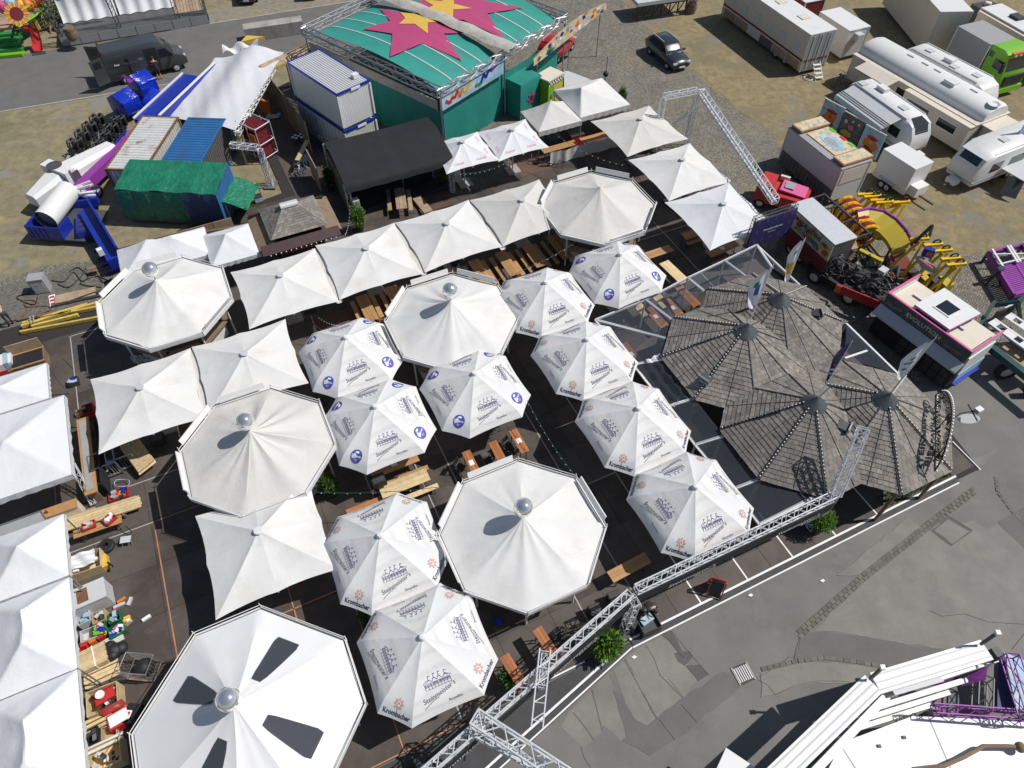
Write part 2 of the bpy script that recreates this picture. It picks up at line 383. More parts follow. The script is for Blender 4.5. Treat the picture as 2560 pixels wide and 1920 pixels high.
def plane_fn(o, ex, ey, off=0.0):
    o, ex, ey = Vector(o), Vector(ex).normalized(), Vector(ey).normalized(); nn = ex.cross(ey) * off
    return lambda x, y: o + ex * x + ey * y + nn
# == THE SETTING
def sheet(name, pts, z, m, parent=None, kind='structure', dz=0.0):
    mb = MB(); pts = [Vector((p.x, p.y, z)) for p in pts]
    n = len(pts); a = sum(pts[i].x * pts[(i + 1) % n].y - pts[(i + 1) % n].x * pts[i].y for i in range(n))
    if a < 0: pts.reverse()
    if dz: mb.slab(pts, dz)
    else: mb.poly(pts)
    o = mb.build(name, m, parent)
    if kind and parent is None: o['kind'] = kind
    return o
def ext(a, b, t): return a + (b - a) * t
def ribbon(mb, pts, w, z):
    for a, b in zip(pts, pts[1:]):
        d = (b - a).normalized(); n = Vector((-d.y, d.x, 0)) * (w / 2); a2, b2 = a - d * w * .2, b + d * w * .2
        mb.add([Vector((p.x, p.y, z)) for p in (a2 - n, b2 - n, b2 + n, a2 + n)], [(0, 1, 2, 3)])
    return mb
def ragged(pts, amt=.05, step=.5, seed=1):
    rr = random.Random(seed); out = []
    n = len(pts)
    for i in range(n):
        a, b = pts[i], pts[(i + 1) % n]; k = max(1, int((b - a).length / step))
        for j in range(k):
            p = a + (b - a) * (j / k); out.append(p + Vector((rr.uniform(-amt, amt), rr.uniform(-amt, amt), 0)))
    return out

PY([(-400, -150, 0), (400, -150, 0), (400, 500, 0), (-400, 500, 0)]).build("ground", "grass", kind='structure')
rl0, rl1 = W(0, 0, 0, 965), W(0, 0, 1000, 800); ru0, ru1 = W(0, 0, 190, 470), W(0, 0, 2212, 150)
sheet("road", [ext(rl0, rl1, -3), ext(rl0, rl1, 6), ext(ru0, ru1, 4), ext(ru0, ru1, -3)], .004, "asphalt")
kb = MB(); kd = (rl1 - rl0).normalized(); ka, kz = ext(rl0, rl1, -3), ext(rl0, rl1, 1.6); kn = (kz - ka).length
for i in range(int(kn / 1.0)):
    p = ka + kd * (i + .5); kb.box(p.x, p.y - .1, .02, .985, .14, .06, math.atan2(kd.y, kd.x))
kb.build("kerb", "concrete", kind='structure')
ub = MB(); ud = (ru1 - ru0).normalized(); ua = ext(ru0, ru1, .62); un = (ext(ru0, ru1, 2.2) - ua).length
for i in range(int(un / 1.0)):
    p = ua + ud * (i + .5); ub.box(p.x, p.y + .1, .02, .985, .14, .06, math.atan2(ud.y, ud.x))
ub.build("kerb", "concrete", kind='structure')
sheet("gravel_verge", [ext(ru0, ru1, .82) + Vector((0, .2, 0)), ext(ru0, ru1, 3) + Vector((0, .2, 0)), ext(ru0, ru1, 3) + Vector((0, 12, 0)), ext(ru0, ru1, .82) + Vector((0, 12, 0))], .006, "gravel")
sheet("cobbled_square", [W(1, 0, 1200, 300), W(2, 0, 300, -60), W(2, 0, 900, -40), W(2, 0, 1030, 130), W(2, 0, 1200, 280), W(2, 0, 1600, 640), W(2, 0, 1950, 960), W(2, 0, 2212, 1130),
      W(3, 0, 300, 1480), W(3, 1, 700, 150), W(3, 1, 1150, 480), W(3, 1, 1600, 560), W(3, 1, 2300, 480), W(3, 1, 2600, 1500), uv(27, 8), uv(10, 36), uv(14, 50)], .008, "cobble")
sheet("dry_lawn", ragged([W(2, 0, 900, -300), W(2, 0, 900, -40), W(2, 0, 1030, 130), W(2, 0, 1600, 640), W(2, 0, 1950, 960), W(2, 0, 2212, 1130), W(3, 0, 300, 1480), W(3, 1, 700, 150), W(3, 1, 1150, 480),
      W(3, 1, 1600, 560), W(3, 1, 2300, 480), W(3, 0, 3600, 1400), W(3, 0, 3600, -300)], .25, 1.5, 3), .012, "dry_grass")
sheet("cobbled_strip", [W(0, 1, -900, 900), W(0, 1, 0, 760), W(0, 1, 400, 640), W(0, 1, 750, 600), W(0, 1, 1200, 560), W(0, 1, 1300, 1000), W(0, 1, 890, 960), W(0, 1, 0, 1150), W(0, 1, -900, 1330)], .006, "cobble")
# cobbles near enough to tell apart: rows of small stones left of the tent, joined
cs = MB(); rr = random.Random(5)
c0 = W(0, 1, 0, 800); 
for i in range(58):
    for j in range(26):
        p = uv(-15.4 + i * .155 + (j % 2) * .07, 36.35 + j * .155)
        q = p + Vector((0, 0, .012 + rr.uniform(-.004, .006)))
        cs.box(q.x, q.y, q.z, .135, .135, .03, GA + rr.uniform(-.06, .06))
cs.build("cobblestones", "setts", kind='structure')

plaza = [uv(24, 12), W(3, 1, 1700, 1500), W(3, 1, 2600, 950), Vector((60, 36, 0)), Vector((60, -12, 0)), Vector((-25, -12, 0)), uv(-20, 10)]
sheet("plaza", plaza, .016, "asphalt_plaza")
def patch(pts, m, z, name="asphalt_patch", seed=1, amt=.05):
    z = .018 + .0012 * seed
    sheet(name, ragged(pts, amt, .4, seed), z, m)
t23 = lambda *a: [W(2, 3, x, y) for x, y in a]
patch(t23((480, 1190), (690, 980), (760, 1100), (780, 1340), (690, 1440), (600, 1480), (430, 1290)), "asphalt_pale", .020, seed=2)
patch(t23((705, 960), (830, 850), (900, 1000), (990, 1380), (930, 1430), (860, 1340), (765, 1290)), "asphalt_pale", .020, seed=3)
patch(t23((880, 800), (970, 725), (1250, 1240), (1160, 1300), (1050, 1230), (930, 990)), "asphalt_pale", .020, seed=4)
patch(t23((975, 715), (1130, 605), (1470, 1050), (1255, 1235)), "asphalt_pale", .020, seed=5)
patch(t23((1140, 600), (1330, 500), (1600, 900), (1480, 1050), (1310, 850), (1275, 860)), "asphalt_pale", .020, seed=6)
patch(t23((1400, 660), (1530, 640), (1560, 700), (1500, 780), (1440, 740)), "asphalt_dark", .026, seed=7)
patch(t23((1500, 790), (1600, 760), (1690, 860), (1600, 890)), "asphalt_dark", .026, seed=17, amt=.1)
patch(t23((1280, 500), (1370, 460), (1500, 700), (1420, 650)), "asphalt_dark", .026, seed=18, amt=.1)
patch(t23((880, 1000), (950, 1030), (1050, 1230), (1160, 1300), (1480, 1050), (1830, 830), (1900, 850), (2000, 940), (1600, 1270), (1400, 1430), (1200, 1560), (940, 1430), (990, 1380)), "asphalt", .022, seed=8)
t33 = lambda *a: [W(3, 3, x, y) for x, y in a]
patch([W(3, 2, 900, 1620), W(3, 2, 1500, 1150), W(3, 2, 1700, 1210), W(3, 2, 1760, 1175), W(3, 2, 1890, 1250), W(3, 2, 2010, 1210), W(3, 2, 2400, 1560)] + t33((2400, 760), (1600, 655), (1100, 570), (850, 525), (600, 488), (390, 478)), "asphalt_pale", .020, seed=9)
patch(t33((275, 540), (380, 484), (600, 494), (850, 531), (1100, 577), (1600, 662), (1700, 740), (1100, 800), (750, 750), (480, 722), (225, 722)), "asphalt", .024, seed=10)
patch([W(3, 2, 1990, 1190), W(3, 2, 2300, 1020), W(3, 2, 2300, 1500), W(3, 2, 2000, 1230)], "asphalt", .028, seed=11)
patch([W(3, 2, x, y) for x, y in ((1400, 1270), (1560, 1140), (1770, 1270), (1590, 1410))], "asphalt_dark", .024, seed=12)
patch([W(3, 2, x, y) for x, y in ((1440, 1270), (1560, 1165), (1730, 1270), (1590, 1385))], "asphalt_pale", .030, seed=13)
patch([W(3, 2, 600, 1659), W(3, 2, 1210, 1150), W(3, 2, 1330, 1240), W(3, 2, 860, 1640)], "asphalt_pale", .020, seed=14)
patch([W(3, 2, x, y) for x, y in ((1640, 560), (1780, 640), (1880, 600), (1990, 560), (1850, 700), (1700, 720))], "asphalt_pale", .022, seed=15)
patch(t33((-60, 1050), (420, 915), (850, 960), (1000, 800), (480, 745), (230, 760), (-60, 840)), "asphalt_pale", .020, seed=16)
cr = MB()
for pl in (t33((60, 1030), (230, 950), (420, 910), (640, 910), (850, 950)), t33((60, 1030), (0, 950), (-80, 900)),
           t33((225, 722), (240, 640), (275, 530)), t23((690, 980), (780, 1340)), t23((970, 720), (1250, 1240)), t23((1160, 600), (1230, 720), (1280, 860), (1470, 1050)), t23((600, 1480), (620, 1560), (680, 1659)),
           t23((1460, 1110), (1600, 1270)), t23((1270, 1240), (1410, 1420)), t23((530, 1180), (620, 1290), (710, 1420)), t23((1370, 470), (1700, 860)), t23((2000, 940), (2212, 830), (2400, 700)),
           t33((1390, 300), (1500, 350), (1700, 330), (1900, 400), (2212, 420)), t33((2212, 500), (2100, 640))):
    ribbon(cr, ragged(pl + pl[:0], .02, .35, 9)[:-1] if len(pl) > 99 else pl, .013, .046)
cr.build("pavement_crack", "crack", kind='structure')
# stone setts let into the asphalt
st_me = BX(0, 0, 0, .235, .165, .04).mesh("sett"); st_me.materials.append(M["setts"])
band = root("sett_band", "x", "x"); del band['label'], band['category']; band['kind'] = 'structure'
def setts(pts, rows, w=.25):
    k = 0
    for a, b in zip(pts, pts[1:]):
        d = (b - a); L = d.length; d.normalize(); n = Vector((-d.y, d.x, 0)); m = int(L / w)
        for r_ in range(rows):
            for i in range(m):
                p = a + d * ((i + .5 + (.5 if r_ % 2 else 0) * .9) * L / m) + n * ((r_ - (rows - 1) / 2) * .18)
                o = put("sett", st_me, None, band); o.location = (p.x, p.y, .016 + random.uniform(0, .012)); o.rotation_euler[2] = math.atan2(d.y, d.x) + random.uniform(-.04, .04)
setts([W(3, 2, 1790, 915), W(3, 2, 1500, 1135), W(3, 2, 860, 1640), W(3, 3, 270, 505)], 2)
setts([W(3, 3, -60, 810), W(3, 3, 200, 745), W(3, 3, 480, 705), W(3, 3, 760, 742), W(3, 3, 1080, 795)], 1)
setts([W(3, 2, 1965, 800), W(3, 2, 1985, 940), W(3, 2, 2100, 1090), W(3, 2, 2260, 1260)], 1)
# drain
dr = root("drain_grate", "steel storm drain grate let into the grey asphalt", "drain", W(2, 3, 1995, 845, 0), R(20))
BX(0, 0, .02, .74, .70, .03).build("frame", "black", dr)
for i in range(7): BX(-.27 + i * .09, 0, .045, .045, .56, .03).build("bar", "steel", dr)
for sx in (-1, 1): BX(sx * .335, 0, .045, .06, .7, .035).build("rim", "concrete", dr)

# -- the beer garden's floor
DZ = .10
deck_poly = [(-19, 6.76), (8.4, 6.76), (27.8, 6.62), (28.2, 9), (28.6, 41), (18, 41.5), (17.5, 46), (14, 47), (13, 55), (3, 55.5), (3, 42), (-4, 41), (-4.3, 36.35), (-19, 36.35)]
def inpoly(x, y, P):
    c = False; n = len(P)
    for i in range(n):
        (x1, y1), (x2, y2) = P[i], P[(i + 1) % n]
        if (y1 > y) != (y2 > y) and x < (x2 - x1) * (y - y1) / (y2 - y1) + x1: c = not c
    return c
deck = root("deck", "x", "x"); del deck['label'], deck['category']; deck['kind'] = 'structure'
SB([uv(u, v, .075) for u, v in deck_poly], .07).build("base", "deck_base", deck)
pme = {}
for key in ("deck", "deck_red"):
    m_ = BX(0, 0, 0, 2.385, 2.285, .02).mesh("floor_panel"); m_.materials.append(M[key]); pme[key] = m_
for i in range(-4, 17):
    for j in range(22):
        u, v = -10.75 + 2.4 * i + 1.2, 6.83 + 2.3 * j + 1.15
        if not all(inpoly(u + a, v + b, deck_poly) for a in (-1.1, 1.1) for b in (-1.05, 1.05)): continue
        red = (26.4 < v < 29.5 and 2 < u < 18 and random.random() < .8) or (36 < v < 42 and u > 9 and random.random() < .6)
        o = put("floor_panel", pme["deck_red" if red else "deck"], None, deck)
        p = uv(u, v, .088 + random.uniform(-.003, .003)); o.location = p; o.rotation_euler[2] = GA + (math.pi if random.random() < .5 else 0)
rg, ro = MB(), MB()
def rail(mb, u0, v0, u1, v1, w=.055): ribbon(mb, [uv(u0, v0), uv(u1, v1)], w, .1085)
for u, v0, v1, o_ in ((-10.75, 24, 34.2, 0), (1.17, 6.9, 19, 0), (3.52, 12, 20, 0), (4.97, 13, 22, 0), (7.32, 6.9, 10.5, 0), (9.64, 7, 20.6, 0), (11.97, 6.85, 20, 0), (14.37, 6.85, 9, 0), (16.78, 6.85, 9, 0), (19.18, 6.85, 9, 0),
                      (21.6, 6.85, 9, 0), (23.62, 20, 34, 0), (-8.2, 11.5, 20.5, 1), (-1.18, 6.8, 14.5, 1), (-3.5, 11.5, 15.5, 1)):
    rail(ro if o_ else rg, u, v0, u, v1)
for v, u0, u1, o_ in ((6.8, -6, 1.1, 1), (13.85, -5, 0, 1), (13.85, 4.6, 12, 0), (27.7, 17, 26, 0), (34.2, -10.8, -5, 0), (20.5, -8.2, -5, 1), (22.9, -10, -5, 0), (20.5, -12, -8.2, 0)):
    rail(ro if o_ else rg, u0, v, u1, v)
rg.build("floor_rail", "rail_grey", deck); ro.build("floor_rail", "rail_orange", deck)
ap = SB([uv(8.4, 6.70, .05), uv(2.45, 5.22, .05), uv(-4, 3.6, .05), uv(-9, 2.3, .05), uv(-9, 6.72, .05)], .04); ap.build("apron", "ramp", kind='structure')
rp = MB(); rp.slab([uv(26.4, 6.74, .09), uv(8.5, 6.74, .09), uv(8.5, 6.5, .05), uv(26.4, 6.5, .05)], .04)
rp.build("ramp", "ramp", kind='structure')
SB([uv(8.45, 6.70, .062), uv(-6, 3.12, .062), uv(-6, 2.8, .056), uv(8.45, 6.42, .056)], .05).build("ramp", "ramp", kind='structure')
we = MB()
ribbon(we, [uv(26.4, 6.79), uv(8.5, 6.78)], .09, .112); ribbon(we, [uv(26.3, 6.47), uv(8.45, 6.46)], .06, .075)
ribbon(we, [uv(7.75, 6.6), uv(2.4, 5.28), uv(-5, 3.42)], .09, .078); ribbon(we, [uv(8.4, 6.47), uv(2.3, 4.93), uv(-5, 3.1)], .06, .080)
ribbon(we, [uv(27.75, 6.55), uv(27.8, 8.3)], .05, .113); ribbon(we, [uv(4.1, 6.8), uv(6.4, 6.8)], .06, .112)
for u in (11.97, 14.37, 16.78, 19.18, 21.6): ribbon(we, [uv(u, 6.8), uv(u, 9.2)], .07, .1125)
we.build("edge_marking", "paint_white", kind='structure')
# == OCTAGONAL BAR PAVILIONS
def oct_pts(n=8, Rr=3.35): return [(Rr * math.cos(R(22.5 + 45 * i)), Rr * math.sin(R(22.5 + 45 * i))) for i in range(n)]
def bar_pavilion(label, u, v, apex=4.1, ball=True, cloth="cloth", signs=(), pts=None, windows=False, seed=1, wrinkle=.02, stem=.32, post_z=2.55, sheen=.2):
    rr = random.Random(seed)
    t = root("bar_pavilion", label, "pavilion", uv(u, v, DZ), GA, "octagonal bar pavilions")
    P = pts or oct_pts(); n = 8; E0 = 2.7
    seg = 10; per = []                                     # perimeter points
    for i in range(n):
        a, b = Vector(P[i]), Vector(P[(i + 1) % n])
        for k in range(seg): per.append((a + (b - a) * (k / seg), k / seg))
    wr = [rr.gauss(0, 1) for _ in per]
    wr = [(wr[i - 1] + 2 * wr[i] + wr[(i + 1) % len(per)]) / 2.4 for i in range(len(per))]
    rows = [0, .04, .09, .16, .26, .38, .52, .68, .84, .992]
    rings = []
    for t_ in rows[::-1]:
        ring = []
        for i, (p, f) in enumerate(per):
            s = 1 - t_
            z = E0 + (apex - E0) * (.80 * s + .20 * s ** 5)
            sag = -.10 * math.sin(math.pi * f) * t_ * (1 - t_ * .55)       # panels hang between the ribs
            z += sag + wr[i] * wrinkle * math.sin(math.pi * min(1, t_ * 1.05)) ** .7
            ring.append((p.x * max(t_, .012), p.y * max(t_, .012), z))
        rings.append(ring)
    mb = MB(); mb.loft(rings, cap=False); mb.add([(0, 0, apex + .02)], [])
    top = len(mb.v) - 1; base = (len(rows) - 1) * len(per)
    mb.f += [(base + i, base + (i + 1) % len(per), top) for i in range(len(per))]
    # thin hem so that the cloth has an underside edge
    o = mb.build("canopy", cloth, t, smooth=25)
    for i in range(n):
        a, b = Vector((*P[i], 0)), Vector((*P[(i + 1) % n], 0)); d = (b - a).normalized(); nn = Vector((d.y, -d.x, 0))
        L = (b - a).length; ang = math.atan2(d.y, d.x)
        m = (a + b) / 2
        BX(m.x + nn.x * .035, m.y + nn.y * .035, 2.60, L + .01, .05, .24, ang).build("fascia", "white_metal", t)
        rl = MB(); q0, q1 = a * 1.02, b * 1.02
        rl.tube(q0 + Vector((0, 0, 2.86)), q1 + Vector((0, 0, 2.86)), .016, 5); rl.tube(q0 + Vector((0, 0, 2.5)), q0 + Vector((0, 0, 3.0)), .018, 5)
        rl.build("rail", "white_metal", t)
        if i in signs:
            c = m * 1.03; w_ = L * .82
            mm = MB(); mm.bar(c - d * w_ / 2 + Vector((0, 0, 2.98)), c + d * w_ / 2 + Vector((0, 0, 2.98)), .05, .30, up=(nn * .35 + Vector((0, 0, 1))))
            mm.build("sign_board", "white_metal", t)
        TU(a * .84, a * .84 + Vector((0, 0, post_z + .2)), .05, 6).build("post", "white_metal", t)
    if ball:
        TU((0, 0, apex - .05), (0, 0, apex + stem + .1), .03, 6).build("stem", "steel", t)
        MB().ball((0, 0, apex + stem + .36), .39, 24, 16).build("mirror_ball", "chrome", t, smooth=180)
    # round bar counter underneath
    cm = MB(); k = .70
    Q = [Vector((x * k, y * k, 0)) for x, y in P]
    for i in range(n):
        q0, q1 = Q[i], Q[(i + 1) % n]; MB().wall(q0, q1, .02, 1.05, .06).build("counter_panel", "white_paint", t)
        MB().wall(q0 * 1.03, q1 * 1.03, 1.06, 1.11, .5).build("counter_top", "ply_dark", t)
    if windows:
        for i in windows:
            a, b = Vector(P[i]), Vector(P[(i + 1) % n]); out = MB(); r0, r1, w0, w1 = .28, .78, .40, .36
            def pt(f, t_):
                p = a + (b - a) * f; s = 1 - t_; z = E0 + (apex - E0) * (.80 * s + .20 * s ** 5) - .10 * math.sin(math.pi * f) * t_ * (1 - t_ * .55) + .03
                return (p.x * t_, p.y * t_, z)
            prof = []
            for k in range(9):
                t_ = r0 + (r1 - r0) * k / 8; w_ = .5 * (w0 + (w1 - w0) * k / 8)
                if k in (0, 8): w_ *= .86
                prof.append((t_, w_))
            g = []
            for t_, w_ in prof: g += [pt(.5 + w_ * e, t_) for e in (-1, -.5, 0, .5, 1)]
            fs = [(j * 5 + i_, j * 5 + i_ + 1, (j + 1) * 5 + i_ + 1, (j + 1) * 5 + i_) for j in range(8) for i_ in range(4)]
            MB().add(g, fs).build("window_pane", "window_film", t, smooth=True)
    return t
bar_pavilion("white octagonal bar pavilion with mirror ball beside the front truss and Krombacher parasols", 6.04, 11.75, 4.0, signs=(1, 2, 3, 7), seed=2, wrinkle=.018)
bar_pavilion("white octagonal bar pavilion with mirror ball beside the stack of long yellow beams", -5.0, 31.55, 4.2, signs=(1, 2, 3, 4, 6), seed=3, wrinkle=.012)
bar_pavilion("creased white octagonal bar pavilion with mirror ball between the branded parasols", 7.95, 23.9, 4.1, signs=(0, 1, 2, 3), seed=4, wrinkle=.032)
bar_pavilion("white octagonal bar pavilion without a ball beside the stage, counter with white panels showing", 19.2, 28.75, 4.1, ball=False, cloth="cloth_grey", signs=(0, 1, 2, 5, 6), seed=5, wrinkle=.01)
bar_pavilion("heavily creased grey-white octagonal bar pavilion with mirror ball tucked under a square parasol", -2.75, 20.35, 4.05, cloth="cloth_grey", signs=(1, 2, 3), seed=6, wrinkle=.036)
big = [(3.7, 1.2), (1.2, 3.7), (-1.2, 3.7), (-3.7, 1.2), (-3.7, -1.2), (-1.2, -3.7), (1.2, -3.7), (3.7, -1.2)]
big = big[-1:] + big[:-1]
bar_pavilion("large white vinyl octagonal pavilion with mirror ball and dark roof windows", -5.5, 9.4, 4.7, cloth="vinyl", pts=big, windows=(1, 3, 5, 7), seed=7, wrinkle=.008, stem=.1)

# == SQUARE PARASOLS
def square_parasol_meshes(half=2.36, apex=3.25, corner=2.42, mid=2.46, seed=0):
    rr = random.Random(seed); n = 48; per = []
    for i in range(4):
        a, b = R(45 + 90 * i), R(45 + 90 * (i + 1)); s2 = half * math.sqrt(2)
        A = Vector((s2 * math.cos(a), s2 * math.sin(a))); B = Vector((s2 * math.cos(b), s2 * math.sin(b))); nn = ((A + B) / 2).normalized()
        for k in range(12):
            f = k / 12; p = A + (B - A) * f; h = abs(math.sin(2 * math.pi * f))     # two bays per side
            inn = .11 * math.sin(math.pi * f) + .05 * h + (-.03 if k == 6 else 0)
            z = corner + (mid - corner) * math.sin(math.pi * f) - .02 * h
            per.append((p - nn * inn, z, h))
    rows = [1, .86, .7, .54, .38, .24, .12, .05]; rings = []
    for t_ in rows:
        ring = []
        for p, z, h in per:
            zz = apex + (z - apex) * t_ - .07 * math.sin(math.pi * t_) * (1 - .2 * h) - .05 * h * t_ * (1 - t_) * 2 + rr.uniform(-.006, .006)
            ring.append((p.x * t_, p.y * t_, zz))
        rings.append(ring)
    return rings, per
rq = random.Random(99)
def square_parasol(label, u, v, cloth="cloth", apex=3.25, seed=0, half=2.36, group="large square white parasols", rz=0.0, hub="grey_light"):
    t = root("square_parasol", label, "parasol", uv(u, v, DZ), GA + rz, group)
    rings, per = square_parasol_meshes(half, apex, seed=seed)
    mb = MB(); mb.loft(rings, cap=False); mb.add([(0, 0, apex)], []); top = len(mb.v) - 1; n = len(per); b = (len(rings) - 1) * n
    mb.f += [(b + i, b + (i + 1) % n, top) for i in range(n)]
    mb.build("canopy", cloth, t, smooth=9)
    t.rotation_euler[0] = rq.uniform(-.02, .02); t.rotation_euler[1] = rq.uniform(-.02, .02); t.rotation_euler[2] += rq.uniform(-.02, .02)
    MB().lathe([(.001, .05), (.17, .045), (.185, .02), (.185, -.02)], 20, (0, 0, apex)).build("hub_cap", hub, t, smooth=True)
    TU((0, 0, 0), (0, 0, apex - .05), .05, 8).build("pole", "alu", t)
    for i in range(8):
        a = R(45 * i); rd = (half * math.sqrt(2) if i % 2 else half) * .96
        BR((.1 * math.cos(a), .1 * math.sin(a), apex - .15), (rd * math.cos(a), rd * math.sin(a), 2.36), .035).build("rib", "alu", t)
    BX(0, 0, .06, .9, .9, .12).build("base_slab", "concrete", t)
    return t
square_parasol("white square parasol at the corner beside the crate pallets and wire boxes", -6.85, 25.6, seed=1)
square_parasol("white square parasol between the two mirror-ball pavilions, near a black floodlight", -2.13, 25.6, seed=2)
square_parasol("white square parasol beside the shingled kiosk and small pop-up tent", .77, 30.3, seed=3)
square_parasol("white square parasol over wooden benches, behind it a bright green bush", 5.56, 30.5, seed=4)
square_parasol("white square parasol above a man in jeans, in front of the black stage", 10.38, 30.55, seed=5)
square_parasol("cream-tinted square parasol overlapping the pavilion beside the stage", 15.13, 30.6, "cloth_grey", seed=6)
square_parasol("cream-tinted square parasol standing under the silver goal-shaped truss", 25.92, 35.0, "cloth_grey", seed=7)
square_parasol("square parasol crossed by a curved truss shadow, next to the cobbled square", 25.81, 30.0, seed=8)
square_parasol("square parasol crossed by shadows, beside the purple press banner", 25.56, 25.35, "cloth_bright", seed=9)
square_parasol("square parasol with one corner laid over the creased grey-white pavilion", -3.5, 15.9, seed=10, half=2.42, apex=3.4, hub="white_metal")
for lb, u, v in (("white gutter strip between the parasol by the kiosk and the one over the benches", 3.16, 30.4), ("white gutter strip between the bench parasol and the one before the stage", 7.97, 30.5), ("white gutter strip between the stage parasol and the cream one", 12.75, 30.55), ("white gutter strip between the corner parasol and the one near the floodlight", -4.5, 25.6)):
    g = MB(); prof = [(-.17, .08), (-.1, 0), (.1, 0), (.17, .08)]
    g.add([(x, y, z + 2.3) for y in (-2.45, 2.35) for x, z in prof], [(0, 1, 5, 4), (1, 2, 6, 5), (2, 3, 7, 6)])
    tag(g.build("gutter_strip", "cloth_grey", loc=uv(u, v, DZ), rz=GA), lb, "gutter", "rain gutters between parasols")

